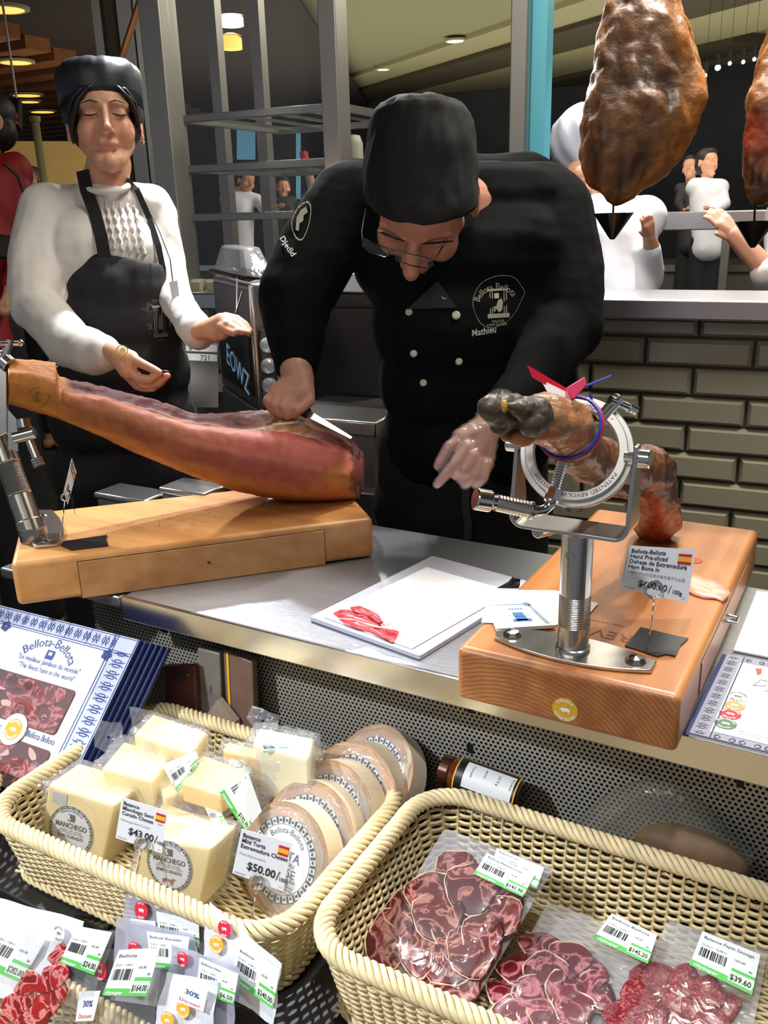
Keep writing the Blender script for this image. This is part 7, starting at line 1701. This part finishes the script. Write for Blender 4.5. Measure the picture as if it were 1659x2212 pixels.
# cap
capm = mat('cap_black', (13, 14, 17), .7, bump=.2, bscale=500, spec=.35)
mb = MB(); rings = []; up2 = nrm(upv * 1.0); ctr = Lc(0, -.012, .04)
cx_ = nrm(np.cross(upv, -FW))
U = np.array([(905, 487), ])
def capring(y, lx, rx, dd, bow, n=48):
    c = PD((lx + rx) / 2, y, hdc + dd); hw_ = (rx - lx) / 2 * (hdc + dd) / F_PX
    return [c + RT * hw_ * cos(a) + (FW * cos(.5) * .98 - UP * sin(.5) * -.0) * hw_ * 1.05 * sin(a) - UP * bow * (-sin(a) if sin(a) < 0 else -.6 * sin(a)) for a in np.linspace(0, 2 * pi, n + 1)[:-1]]
hdc = depth(Lc(0, -.01, .05)) + .01
for y, lx, rx, dd, bow in ((424, 789, 1034, .0, .066), (408, 786, 1036, -.004, .058), (380, 785, 1034, -.01, .042), (330, 790, 1030, -.02, .020), (290, 797, 1027, -.026, .007), (262, 803, 1022, -.03, .0), (246, 812, 1012, -.03, .0), (236, 830, 998, -.028, .0), (231, 858, 965, -.026, 0), (229, 900, 930, -.024, 0)):
    rings.append(capring(y, lx, rx, dd, bow))
mb.loft(rings); me = mb.obj('t', [], mesh_only=True); bm = bmesh.new(); bm.from_mesh(me); bmesh.ops.subdivide_edges(bm, edges=[e for e in bm.edges if all(len(f.verts) == 4 for f in e.link_faces)], cuts=2, use_grid_fill=True); bm.normal_update(); bm.verts.index_update()
V = np.array([v.co[:] for v in bm.verts]); N = np.array([v.normal[:] for v in bm.verts]); Fs = [tuple(v.index for v in f.verts) for f in bm.faces]; bm.free(); bpy.data.meshes.remove(me)
V = V + N * (fnoise(V, 18, 3) * .004 + np.abs(fnoise(V * np.array([1, 1, .3]), 30, 6)) * .003)[:, None]
mesh_obj('cap', V, Fs, capm, chef)
# eyebrow, glasses
hair = mat('dark_hair', (26, 18, 14), .5, bump=.4, bscale=300)
for sx in (-1, 1):
    MB().tube([Lc(sx * .013, .089, .016), Lc(sx * .028, .090, .022), Lc(sx * .044, .084, .020), Lc(sx * .056, .074, .010)], [.0016, .0032, .0030, .0012], 8, flat=.6).obj('eyebrow', hair, chef, smooth=True)
gl_ = MATS['polished_chrome']; fm = mat('glasses_frame', (96, 88, 84), .25, .9)
dg = depth(Lc(0, .12, -.0)) - .004
def lens(pts, name):
    q = [PD(x, y, dg + dd) for x, y, dd in pts]; mb = MB(); mb.tube(q, .0011, 6, closed=True); o = mb.obj(name, fm, chef, smooth=True)
    mb = MB(); k = len(q); mb.add(q + [p + FW * .0008 for p in q], [tuple(range(k)), tuple(k + i for i in range(k))]); mb.obj('lens', glass, o)
lens([(783, 514, .02), (800, 523, .012), (838, 537, 0), (842, 550, .0), (832, 556, .004), (800, 546, .014), (784, 532, .022)], 'lens_rim')
lens([(850, 540, -.002), (880, 547, -.002), (932, 560, .012), (938, 572, .018), (926, 580, .018), (890, 574, .008), (856, 562, .0)], 'lens_rim')
MB().tube([PD(842, 541, dg), PD(846, 538, dg - .002), PD(851, 541, dg - .001)], .0011, 6).obj('bridge', fm, chef)
MB().tube([PD(938, 562, dg + .014), PD(948, 548, dg + .006), PD(985, 480, dg + .035), PD(1004, 440, dg + .08)], .0011, 6).obj('temple_arm', fm, chef)
MB().tube([PD(783, 516, dg + .02), PD(782, 500, dg + .03), PD(790, 452, dg + .09)], .0011, 6).obj('temple_arm', fm, chef)
# clear glove
mb = MB(); left_hand(mb, 2.0); mb.cap(*P3(1060, 912, 1.262, 37), *P3(1082, 880, 1.29, 40)); V, Fs, N = blob(mb, .003, 3); V = V + N * (np.abs(fnoise(V, 60, 4)) * .003)[:, None]
mesh_obj('clear_glove', V, Fs, film('glove_film', haze=.10, gloss=.25, rough=.18, bump=.5, bscale=60), chef)

# ================= the server
srv = thing('person', 'young person in white blouse, black apron and black beret-like cap, tasting a slice', 'person', (-1.42, 1.42, 0))
ds_ = 1.72
oS = PD(208, 236, ds_); fwS = nrm(-FW * .92 - UP * .18 + RT * .30); upS = nrm(UP * .98 - FW * .10 - RT * .10); upS = nrm(upS - fwS * (upS @ fwS)); rS = nrm(np.cross(fwS, upS)); SM = np.array([rS, fwS, upS]); ss = .88
mb = MB(); Ls = head_local(mb, SM, oS + FW * .05, ss, jaw=.95, nose=.85, lip=.45)
mb.cap(Ls(0, -.02, -.09), .044, PD(222, 415, ds_ + .10), .046, 16)
V, Fs, N = blob(mb, .0026, 9)
for sx in (-1, 1):
    c = Ls(sx * .031, .092, .006); d2 = ((V - c) ** 2).sum(1); V = V - np.outer(np.exp(-d2 / .00018) * .003, fwS)
C = paint(V, (212, 160, 130), [(Ls(0, .086, -.0685), (.021, .02, .0055), (176, 88, 86), .85), (Ls(.04, .07, -.035), (.022,) * 3, (216, 140, 118), .5), (Ls(-.04, .07, -.035), (.022,) * 3, (216, 140, 118), .5)] + [(Ls(sx * .031, .084, .006), (.017, .015, .006), (150, 100, 84), .5) for sx in (-1, 1)])
parts_ = [(V, Fs, C)]; skS = (222, 170, 142)
mb = MB()      # lower hand: thumb and forefinger pinching a slice
hand(mb, P3(240, 760, 1.56, 22), [P3(256, 768, 1.555, 24), P3(282, 776, 1.55, 20), P3(275, 800, 1.552, 19)],
     [[P3(284, 774, 1.545, 12), P3(312, 788, 1.54, 10), P3(336, 800, 1.535, 9), P3(348, 806, 1.532, 7)],
      [P3(280, 800, 1.55, 12), P3(300, 818, 1.548, 11), P3(325, 820, 1.54, 10), P3(345, 806, 1.535, 8)],
      [P3(286, 806, 1.558, 12), P3(310, 830, 1.555, 11), P3(340, 828, 1.55, 10), P3(362, 812, 1.545, 8)],
      [P3(282, 810, 1.565, 11), P3(305, 836, 1.565, 10), P3(330, 838, 1.56, 9), P3(350, 826, 1.555, 8)],
      [P3(276, 812, 1.575, 10), P3(296, 834, 1.575, 9), P3(316, 840, 1.57, 8), P3(332, 832, 1.565, 7)]])
V, Fs, N = blob(mb, .0022, 3); parts_.append((V, Fs, paint(V, skS, [(PD(360, 812, 1.54), (.012,) * 3, (230, 140, 120), .6)])))
mb = MB()      # raised hand, lit from above, fingers curling down to the right
hand(mb, P3(430, 716, 1.62, 20), [P3(450, 712, 1.61, 22), P3(480, 698, 1.60, 22), P3(470, 722, 1.60, 17)],
     [[P3(482, 722, 1.595, 12), P3(494, 712, 1.59, 12), P3(496, 704, 1.585, 9), P3(490, 700, 1.58, 8)],
      [P3(488, 686, 1.61, 12), P3(512, 690, 1.60, 10), P3(530, 702, 1.595, 9), P3(540, 716, 1.59, 7)],
      [P3(484, 690, 1.60, 12), P3(506, 698, 1.59, 10), P3(524, 710, 1.585, 9), P3(536, 720, 1.58, 7)],
      [P3(482, 698, 1.59, 12), P3(502, 708, 1.58, 10), P3(516, 716, 1.576, 9), P3(526, 718, 1.574, 7)],
      [P3(478, 706, 1.585, 11), P3(494, 716, 1.576, 9), P3(506, 720, 1.572, 8), P3(514, 716, 1.572, 7)]])
V, Fs, N = blob(mb, .0022, 3); parts_.append((V, Fs, paint(V, skS, [])))
mb = MB()
for a, b in (((225, 430, 1.85, 45), (235, 640, 1.86, 80)), ((235, 640, 1.86, 80), (270, 860, 1.88, 85)), ((120, 465, 1.84, 34), (318, 462, 1.86, 30)), ((108, 470, 1.81, 34), (82, 640, 1.75, 26)), ((82, 645, 1.75, 26), (150, 738, 1.665, 24)), ((150, 738, 1.665, 24), (240, 762, 1.565, 19)),
             ((335, 480, 1.86, 28), (364, 620, 1.81, 22)), ((364, 620, 1.81, 22), (430, 716, 1.63, 17)), ((235, 900, 1.88, 58), (244, 1300, 2.03, 44)), ((320, 900, 1.88, 58), (322, 1300, 2.03, 44)), ((244, 1300, 2.03, 44), (250, 1560, 2.13, 30)), ((322, 1300, 2.03, 44), (324, 1560, 2.13, 30))):
    mb.cap(*P3(*a), *P3(*b))
V, Fs, N = blob(mb, .009, 3); V[:, 2] = np.maximum(V[:, 2], .02); parts_.append((V, Fs, paint(V, skS, [])))
V, Fs, C = join_blobs(parts_); mesh_obj('body', V, Fs, skin_m, srv, colors=C)
# blouse
bl_m = mat('white_blouse', (226, 222, 218), .55, bump=.1, bscale=200, spec=.3)
mb = MB()
for a, b in (((120, 462, 1.83, 58), (325, 455, 1.85, 54)), ((195, 560, 1.84, 110), (275, 560, 1.84, 100)), ((215, 700, 1.86, 120), (285, 700, 1.86, 112)), ((225, 820, 1.88, 116), (295, 820, 1.88, 108)), ((225, 412, 1.82, 44), (225, 440, 1.83, 60)),
             ((105, 460, 1.81, 60), (84, 560, 1.78, 62)), ((84, 560, 1.78, 62), (76, 660, 1.74, 54)), ((76, 660, 1.74, 52), (150, 740, 1.66, 50)), ((150, 740, 1.66, 50), (205, 765, 1.60, 42)), ((205, 765, 1.60, 42), (228, 764, 1.575, 32)),
             ((345, 468, 1.85, 44), (362, 560, 1.83, 36)), ((362, 560, 1.83, 36), (372, 640, 1.80, 38)), ((372, 640, 1.80, 38), (420, 706, 1.67, 36)), ((420, 706, 1.67, 34), (425, 718, 1.64, 34))):
    mb.cap(*P3(*a), *P3(*b))
V, Fs, N = blob(mb, .005, 5); V = cloth_noise(V, N, .008, 10, 21, (1, 1, .6)); V = cloth_noise(V, N, .0014, 26, 25, (1, 1, .8)); BV = V
blouse = mesh_obj('blouse', V, Fs, bl_m, srv)
for k in range(5):      # ruffled pleats of the bib front
    pts = []
    for j in range(22):
        f_ = j / 21; x = 228 + 16 * k + 22 * f_ + 2.5 * sin(j * 1.5 + k); y = 432 + 5 * k * .6 + 108 * f_; pts.append(on_cloth(BV, None, x, y, .001))
    MB().tube(pts, [.0034 + .0012 * sin(j * 1.7 + k) for j in range(22)], 6, flat=.6).obj('pleat', bl_m, blouse, smooth=True)
mb = MB(); pts = [PD(175 + 52 + 50 * cos(a), 400 + 14 * sin(a), 1.80 - .04 * sin(a)) for a in np.linspace(.1, pi - .1, 14)]; mb.tube(pts, .007, 8); mb.obj('collar_band', bl_m, blouse, smooth=True)
# apron with straps
ap = mat('apron_charcoal', (20, 20, 24), .8, bump=.2, bscale=400)
mb = MB()
for a, b in (((235, 600, 1.79, 62), (310, 610, 1.79, 62)), ((205, 700, 1.80, 78), (320, 710, 1.80, 78)), ((205, 800, 1.82, 92), (325, 800, 1.82, 88)), ((205, 900, 1.85, 98), (330, 900, 1.85, 94)), ((215, 1020, 1.90, 98), (345, 1020, 1.90, 94)), ((220, 1180, 1.96, 95), (350, 1180, 1.96, 92))):
    mb.cap(*P3(*a), *P3(*b))
mb.cap(*P3(225, 640, 1.80, 80), *P3(220, 1180, 1.96, 94)); mb.cap(*P3(310, 640, 1.80, 76), *P3(345, 1180, 1.96, 92)); mb.cap(*P3(268, 640, 1.80, 84), *P3(280, 1180, 1.96, 100))
V, Fs, N = blob(mb, .006, 5)
V = cloth_noise(V, N, .004, 9, 31, (1, 1, .3))
X, Y, _ = topx(V); lim = 545 + (X - 210) * .20; V2 = V.copy(); hi = Y < lim     # straight top hem of the bib
V2[hi] += np.outer((Y[hi] - lim[hi]) * 1.79 / F_PX, UP) * .92
AV = V2; apr = mesh_obj('apron', V2, Fs, ap, srv)
for pts, nm in ((((178, 368, 1.80), (186, 410, 1.765), (205, 460, 1.745), (218, 510, 1.735), (226, 556, 1.735)), 'strap'), (((272, 386, 1.83), (296, 410, 1.80), (322, 470, 1.78), (342, 530, 1.775), (352, 580, 1.775)), 'strap')):
    w_ = 13 if pts[0][0] < 200 else 6
    q = []
    for x, y, d in pts:
        c = on_cloth(BV, None, x, y, .004); d_ = min(depth(c), d + .03); q.append((PD(x - w_, y + w_ * .25, d_ - .002), PD(x + w_, y - w_ * .25, d_ - .002)))
    L_ = [p for pr_ in q for p in pr_]; k = len(L_); MB().add(L_ + [p + FW * .004 for p in L_], [(2 * i, 2 * i + 1, 2 * i + 3, 2 * i + 2) for i in range(len(q) - 1)] + [(k + 2 * i, k + 2 * i + 2, k + 2 * i + 3, k + 2 * i + 1) for i in range(len(q) - 1)] + [(2 * i, 2 * i + 2, k + 2 * i + 2, k + 2 * i) for i in range(len(q) - 1)] + [(2 * i + 1, k + 2 * i + 1, k + 2 * i + 3, 2 * i + 3) for i in range(len(q) - 1)]).obj(nm, ap, apr)
dA = depth(on_cloth(AV, None, 345, 690, 0)); Pa_ = px_patch((300, 640), (382, 634), (388, 735), (308, 742), lambda x, y: PD(x, y, dA)); mb = MB()
ptext(mb, Pa_, 'Bellota-Bellota', 0, 0, .015, h=0, arc=(.52, .42, .024, 92, 1), width=.060); 
for u in (.36, .41, .58, .63): quad(mb, Pa_, u, .26, u + .02, .82, 0)
quad(mb, Pa_, .33, .22, .68, .27, 0); quad(mb, Pa_, .32, .82, .70, .90, 0); mb.add(*_poly(Pa_, [(.46, .72), (.50, .5), (.56, .40), (.60, .52), (.57, .74)], 0)); ptext(mb, Pa_, 'B', .16, .72, .018, h=0); ptext(mb, Pa_, 'B', .74, .70, .018, h=0); ptext(mb, Pa_, 'PARIS', .52, .99, .007, h=0, align='c')
mb.obj('printed_emblem', mat('faded_print', (96, 92, 80), .8), apr, fn=lambda q: project_on(AV, q, .003))
# lanyard badge, hand stamp, slice in the fingers
bt = px_patch((366, 610), (384, 606), (390, 654), (376, 664), lambda x, y: PD(x, y, 1.72)); MB().prism([(0, 0), (1, 0), (1, 1), (0, 1)], bt, 0, .002).obj('badge', mat('badge_grey', (200, 198, 200), .4), srv)
MB().tube([PD(300, 405, 1.78), PD(345, 500, 1.75), PD(368, 560, 1.73), PD(374, 610, 1.72)], .0014, 6).obj('lanyard', black, srv)
stp_ = PD(264, 757, 1.5305); q = Patch(stp_ - RT * .011 + UP * .011, stp_ + RT * .011 + UP * .011, stp_ + RT * .011 - UP * .011, stp_ - RT * .011 - UP * .011)
mb = MB(); mb.add([q(.5 + r * cos(a), .5 + r * sin(a) * .9, 0) for a in np.linspace(0, 2 * pi, 25) for r in (.38, .48)], [(2 * i, 2 * i + 1, 2 * i + 3, 2 * i + 2) for i in range(24)]); ptext(mb, q, 'DEHESA', 0, 0, .003, h=0, arc=(.5, .5, .0058, 90, 1), width=.012); mb.obj('hand_sticker', mat('sticker_yellow', (224, 200, 60), .5), srv)
mb = MB(); mb.prism(ell(.55, .5, .25, .25, 12), q, 0, .0003); mb.obj('sticker_centre', mat('sticker_pale', (236, 226, 196), .5), srv)
sl = thing('ham_slice', 'small dark ham sliver pinched in the server fingertips', 'ham slice', PD(352, 803, 1.53)); MB().tube([PD(345, 806, 1.532), PD(354, 801, 1.53), PD(368, 802, 1.53)], [.003, .004, .001], 8, flat=.35).obj('sliver', mat('dried_ham', (110, 40, 28), .4), sl, smooth=True)
# hair under the cap, fringe sweeping both sides
mb = MB(); mb.sphere(Ls(0, -.03, .02), (.080, .080, .085), 24, 16, M=SM); V, Fs, N = blob(mb, .004, 2); mesh_obj('hair', V, Fs, hair, srv)
hm = mat('black_hair', (20, 15, 13), .38, bump=.35, bscale=260)
def lock(pts, r, nm='hair_lock', flat=.4): MB().tube([Ls(*p) for p in pts], r, 10, flat=flat).obj(nm, hm, srv, smooth=True)
lock([(.006, .074, .062), (.030, .076, .050), (.052, .068, .028), (.066, .050, .0), (.073, .036, -.03), (.073, .028, -.055)], [.006, .014, .018, .017, .013, .003])
lock([(.012, .070, .060), (.040, .068, .050), (.060, .054, .034), (.072, .040, .006), (.076, .030, -.03)], [.010, .016, .018, .016, .005])
lock([(-.014, .074, .062), (-.034, .074, .052), (-.054, .062, .034), (-.066, .044, .006), (-.072, .032, -.03), (-.070, .028, -.05)], [.005, .012, .015, .013, .009, .002])
lock([(-.02, .070, .060), (-.046, .062, .050), (-.064, .048, .026), (-.073, .034, -.01)], [.009, .015, .014, .004])
for sx in (-1, 1):
    MB().tube([Ls(sx * .012, .093, .018), Ls(sx * .028, .0925, .022), Ls(sx * .046, .080, .018)], [.0016, .0030, .0012], 8, flat=.5).obj('eyebrow', hair, srv, smooth=True)
    MB().tube([Ls(sx * .016, .0835, -.003), Ls(sx * .024, .0865, -.0065), Ls(sx * .034, .0850, -.0075), Ls(sx * .045, .0760, -.004)], [.0010, .0017, .0018, .0010], 6).obj('eyelashes', hair, srv, smooth=True)
MB().sphere(Ls(-.081, -.008, -.046), .0032, 10, 8).obj('earring', mat('gold', (230, 170, 90), .25, 1.0), srv, smooth=True)
# cap with gathered crown
mb = MB(); rings = []; cn = Ls(0, -.020, .068); n = 64
for k, (z, rx, ry) in enumerate(((-.040, .088, .106), (-.038, .092, .110), (-.014, .094, .111), (.008, .096, .112), (.024, .096, .111), (.038, .091, .105), (.049, .078, .090), (.056, .056, .066), (.0595, .028, .034), (.060, .004, .005))):
    ring = []
    for a in np.linspace(0, 2 * pi, n + 1)[:-1]:
        ruf = .87 * (1 + (.006 * sin(9 * a) + .016 * sin(23 * a + 1)) * (1 if 5 <= k <= 8 else .15 if k > 1 else 0)); zt_z = z - .016 * (1 - sin(a)) * (1 if k < 3 else .4) * -.4
        ring.append(cn + rS * rx * ruf * cos(a) + fwS * ry * ruf * sin(a) + upS * (z * .9 + (.0010 * sin(11 * a + .6) + .0015 * sin(3 * a) if 4 <= k <= 7 else 0) - (.012 if k < 2 else 0) * -sin(a)))
    rings.append(ring)
mb.loft(rings); mb.obj('cap', mat('satin_black_cap', (26, 30, 38), .42, bump=.1, bscale=80, spec=.5), srv, smooth=True)
for xx in (240, 326):
    q = PD(xx, 1580, 2.13); mb = MB(); mb.cap([q[0], q[1], .04], .036, [q[0] + .05, q[1] - .11, .034], .032); V, Fs, N = blob(mb, .006, 3); V[:, 2] = np.maximum(V[:, 2], .001); mesh_obj('shoe', V, Fs, black, srv)
# ================= people in the background
def bgperson(label, d, hx_, hy, hr, sh_y, sh_w, hip_y, coat, cloth_kw=None, haircol=(24, 20, 18), arms=(), hat=None, pants=(30, 30, 34), look=(0, 0), head_d=0.0, coat_name='coat', torso_x=None, straps=False):
    """standing figure measured in pixels at distance d: head centre and radius, shoulder line, hips; arms as (joint chain, hand) lists"""
    tx = hx_ if torso_x is None else torso_x
    fy = PD(tx, hip_y, d); t = thing('person', label, 'person', (fy[0], fy[1], 0)); k = d / F_PX
    fw_ = nrm(-FW + RT * look[0] - UP * look[1]); up_ = nrm(UP - fw_ * (UP @ fw_)); rg = nrm(np.cross(fw_, up_)); M = np.array([rg, fw_, up_])
    s = hr * k / .095
    mb = MB(); head_local(mb, M, PD(hx_, hy, d + head_d), s); mb.cap(PD(hx_, hy + hr * .6, d + head_d + .02), hr * .5 * k, PD(tx, sh_y - 2, d + .02), hr * .55 * k)
    V, Fs, N = blob(mb, max(.004, .035 * hr * k), 3); parts = [(V, Fs, paint(V, (206, 150, 122), []))]
    mb = MB(); T = lambda x, y, r, dd=0: (PD(x, y, d + dd), r * k)
    fl = [fy[0], fy[1]]
    mb.cap(*T(tx - sh_w * .32, sh_y + sh_w * .18, sh_w * .16), *T(tx + sh_w * .32, sh_y + sh_w * .18, sh_w * .16)); mb.cap(*T(tx, sh_y + sh_w * .3, sh_w * .26), *T(tx, hip_y, sh_w * .26))
    for sx in (-1, 1):
        h = PD(tx + sx * sh_w * .17, hip_y, d); mb.cap(h, sh_w * .17 * k, [h[0], h[1], .06], .045)
        mb.cap([h[0], h[1], .045], .04, [h[0] - FW[0] * .1, h[1] - FW[1] * .1, .04], .034)
    for ch in arms:
        for a, b in zip(ch[:-1], ch[1:]): mb.cap(PD(a[0], a[1], d + a[2]), a[3] * k, PD(b[0], b[1], d + b[2]), b[3] * k)
    V, Fs, N = blob(mb, .012, 2); V[:, 2] = np.maximum(V[:, 2], .012); parts.append((V, Fs, paint(V, (206, 150, 122), [])))
    for ch in arms:      # palm and five fingers at the end of each arm
        a, b = ch[-2], ch[-1]; p = PD(b[0], b[1], d + b[2]); dr_ = nrm(p - PD(a[0], a[1], d + a[2])); sd = nrm(np.cross(dr_, FW)); r = b[3] * k; mb = MB()
        mb.cap(p, r * .8, p + dr_ * r * 1.6 + sd * r * .4, r * .55); mb.cap(p, r * .8, p + dr_ * r * 1.6 - sd * r * .4, r * .55)
        for j in range(4): q = p + dr_ * r * 1.7 + sd * r * (.7 - .47 * j); e = (2.0, 2.3, 2.2, 1.7)[j]; mb.cap(q, r * .27, q + dr_ * r * e * .55 + FW * r * .2, r * .24); mb.cap(q + dr_ * r * e * .55 + FW * r * .2, r * .24, q + dr_ * r * e * .8 + FW * r * .8, r * .2)
        mb.cap(p + sd * r * .7, r * .3, p + sd * r * 1.3 + dr_ * r * 1.2, r * .24)
        V, Fs, N = blob(mb, max(.0028, r * .12), 2); parts.append((V, Fs, paint(V, (214, 156, 128), [])))
    V, Fs, C = join_blobs(parts); mesh_obj('body', V, Fs, skin_m, t, colors=C)
    mb = MB(); mb.cap(*T(tx - sh_w * .30, sh_y + sh_w * .2, sh_w * .21), *T(tx + sh_w * .30, sh_y + sh_w * .2, sh_w * .21)); mb.cap(*T(tx - sh_w * .1, sh_y + sh_w * .4, sh_w * .30), *T(tx - sh_w * .06, hip_y + sh_w * .2, sh_w * .31)); mb.cap(*T(tx + sh_w * .1, sh_y + sh_w * .4, sh_w * .30), *T(tx + sh_w * .06, hip_y + sh_w * .2, sh_w * .31))
    for ch in arms:
        for a, b in list(zip(ch[:-1], ch[1:]))[:-1]: mb.cap(PD(a[0], a[1], d + a[2]), a[3] * 1.3 * k, PD(b[0], b[1], d + b[2]), b[3] * 1.25 * k)
    V, Fs, N = blob(mb, .010, 4); V = cloth_noise(V, N, .012, 7, int(hx_) % 17, (1, 1, .5)); mesh_obj(coat_name, V, Fs, coat, t)
    mb = MB()
    for sx in (-1, 1): h = PD(tx + sx * sh_w * .17, hip_y, d); mb.cap(h, sh_w * .23 * k, [h[0], h[1], .13], .06)
    V, Fs, N = blob(mb, .014, 2); mesh_obj('trousers', V, Fs, mat('trousers_%d_%d' % (pants[0], pants[2]), pants, .8), t)
    o = PD(hx_, hy, d + head_d)
    if hat == 'toque':
        pass
    else:
        mb = MB(); R3 = M; mb.sphere(o + R3.T @ (np.array([0, -.022, .045]) * s), np.array([.083, .093, .085]) * s, 20, 14, M=R3); mb.sphere(o + R3.T @ (np.array([0, -.05, -.02]) * s), np.array([.075, .06, .07]) * s, 18, 12, M=R3); mb.sphere(o + R3.T @ (np.array([0, .045, .085]) * s), np.array([.055, .04, .03]) * s, 14, 10, M=R3)
        V, Fs, N = blob(mb, max(.006, .06 * hr * k), 2); mesh_obj('hair', V, Fs, mat('hair_%d' % haircol[0], haircol, .5), t)
    return t, M, s
white_c = mat('cook_white', (226, 226, 236), .6, bump=.1)
dk2 = depth(PW(1340, 520, .46))
ck, M, s = bgperson('cook in white jacket and tall grey hat standing inside the pass window', dk2, 1262, 400, 52, 425, 245, 900, white_c, arms=[((1385, 500, 0, 26), (1400, 600, -.02, 24), (1408, 540, -.10, 19), (1403, 505, -.14, 15))], hat='toque', look=(-.8, .2), head_d=.0, torso_x=1318, coat_name='cook_jacket')
# soft tall hat, leaning left
hb_ = [(1285, 372, 50), (1270, 350, 52), (1250, 318, 60), (1238, 285, 58), (1235, 255, 46), (1240, 236, 26), (1243, 229, 6)]
mb = MB(); rings = []
ax_ = nrm(PD(1238, 270, dk2) - PD(1285, 372, dk2)); u_ = nrm(np.cross(ax_, FW)); w_ = np.cross(ax_, u_)
for x, y, r in hb_: c = PD(x, y, dk2 + .01); rings.append([c + (u_ * cos(a) + w_ * sin(a)) * r * dk2 / F_PX * (1 + .04 * sin(9 * a) * (r > 40)) for a in np.linspace(0, 2 * pi, 49)[:-1]])
mb.loft(rings); mb.obj('tall_hat', mat('hat_grey_white', (186, 190, 206), .7), ck, smooth=True)
mb = MB(); mb.sphere(PD(1262, 382, dk2 + .02), (.060, .07, .05), 18, 12, M=[RT, FW, UP]); mb.obj('hair', mat('hair_24', (24, 20, 18), .5), ck, smooth=True)
bgperson('cook with bare forearm reaching left, cut off by the right picture edge inside the pass', dk2 + .12, 1790, 330, 56, 420, 260, 900, mat('cook_beige', (214, 204, 200), .65), arms=[((1700, 520, 0, 34), (1690, 640, -.04, 30), (1660, 590, -.10, 27), (1585, 505, -.10, 20))], look=(-.5, .2), coat_name='cook_jacket')
bgperson('distant cook with dark hair right of the hanging ham', 4.4, 1528, 352, 24, 388, 90, 520, white_c, arms=[((1552, 405, 0, 11), (1566, 440, -.05, 10), (1545, 455, -.15, 7), (1530, 450, -.2, 5))], look=(.5, .1))
bgperson('distant diner seen between the two hanging hams, facing left', 4.8, 1492, 362, 20, 395, 70, 520, mat('dark_top', (40, 38, 44), .7), arms=[((1478, 410, 0, 9), (1466, 440, -.05, 8), (1476, 456, -.12, 6), (1484, 452, -.15, 4))], look=(-.6, .0))
bgperson('distant cook in white seen through the steel rack, leaning right', 4.2, 532, 392, 22, 415, 80, 560, white_c, arms=[((556, 430, 0, 10), (575, 455, -.05, 9), (596, 448, -.1, 6), (604, 446, -.12, 5))], look=(.8, .3), torso_x=516)
bgperson('second distant worker with dark hair behind the rack uprights', 4.6, 612, 405, 18, 425, 60, 560, mat('dark_top', (40, 38, 44), .7), arms=[((624, 440, 0, 7), (630, 460, -.05, 6), (620, 470, -.1, 5), (612, 468, -.12, 4))], look=(.2, .2))
rj, M, s = bgperson('customer in a red jacket with dark straps at the left picture edge', 2.75, -28, 268, 54, 335, 190, 700, mat('red_jacket', (150, 14, 22), .6, bump=.2), arms=[((40, 420, 0, 26), (48, 540, .0, 24), (30, 610, -.1, 18), (18, 640, -.12, 13))], look=(-.9, .1), coat_name='red_jacket', haircol=(20, 16, 16))
MB().tube([PD(8, 352, 2.56), PD(38, 380, 2.58), PD(56, 430, 2.62), PD(62, 480, 2.68)], .010, 8, flat=.4).obj('strap', black, rj)
mb = MB(); mb.hexa([PD(-60, 560, 2.50), PD(30, 560, 2.52), PD(30, 560, 2.62), PD(-60, 560, 2.62), PD(-60, 500, 2.50), PD(36, 510, 2.52), PD(36, 510, 2.62), PD(-60, 500, 2.62)]); mb.obj('waist_bag', black, rj, bevel=.01)
bgperson('passer-by with greying hair half hidden by the red jacket', 5.4, 70, 385, 20, 410, 80, 560, mat('tan_top', (206, 160, 130), .7), arms=[((92, 425, 0, 9), (98, 460, 0, 8), (90, 480, -.1, 6), (84, 490, -.12, 4))], haircol=(90, 82, 78), look=(-.3, 0))
# white column-like appliance and red sleeve bits seen by the chef's shoulder
gb = thing('glass_jar_display', 'pale cylindrical container seen left of the chef cap behind the steel post', 'container', PD(766, 345, 4.2))
c = PD(766, 345, 4.2); MB().lathe([(.001, -.11), (.040, -.11), (.043, -.08), (.043, .07), (.030, .105), (.001, .11)], c, n=20).obj('canister', mat('pale_canister', (150, 152, 138), .4), gb, smooth=True); MB().cyl([c[0], c[1], 0], c - [0, 0, .11], .05, n=12).obj('pedestal', kitch2, gb)
st2 = thing('striped_post', 'slanted pink and red barrier arm behind the chef shoulder', 'post', PD(665, 385, 3.6))
MB().tube([PD(656, 330, 3.6), PD(660, 350, 3.6)], .017, 10).obj('red_cap', redp, st2); MB().tube([PD(660, 350, 3.6), PD(672, 395, 3.6), PD(684, 470, 3.6)], .018, 10).obj('arm', mat('pinkish_arm', (180, 140, 130), .5), st2)
q = PD(684, 470, 3.6); MB().cyl([q[0], q[1], 0], q, .015, n=10).obj('support', kitch2, st2)
# kitchen work counters behind
kc = thing('kitchen_counter', 'dim steel topped kitchen counter far behind the rack', 'counter', WP(-1.3, 0, 4.0))
wbox_obj('counter_body', -4.2, 1.6, 0, .98, 3.9, 4.5, kitch2, kc); wbox_obj('counter_top', -4.22, 1.62, .98, 1.02, 3.88, 4.52, satin, kc)
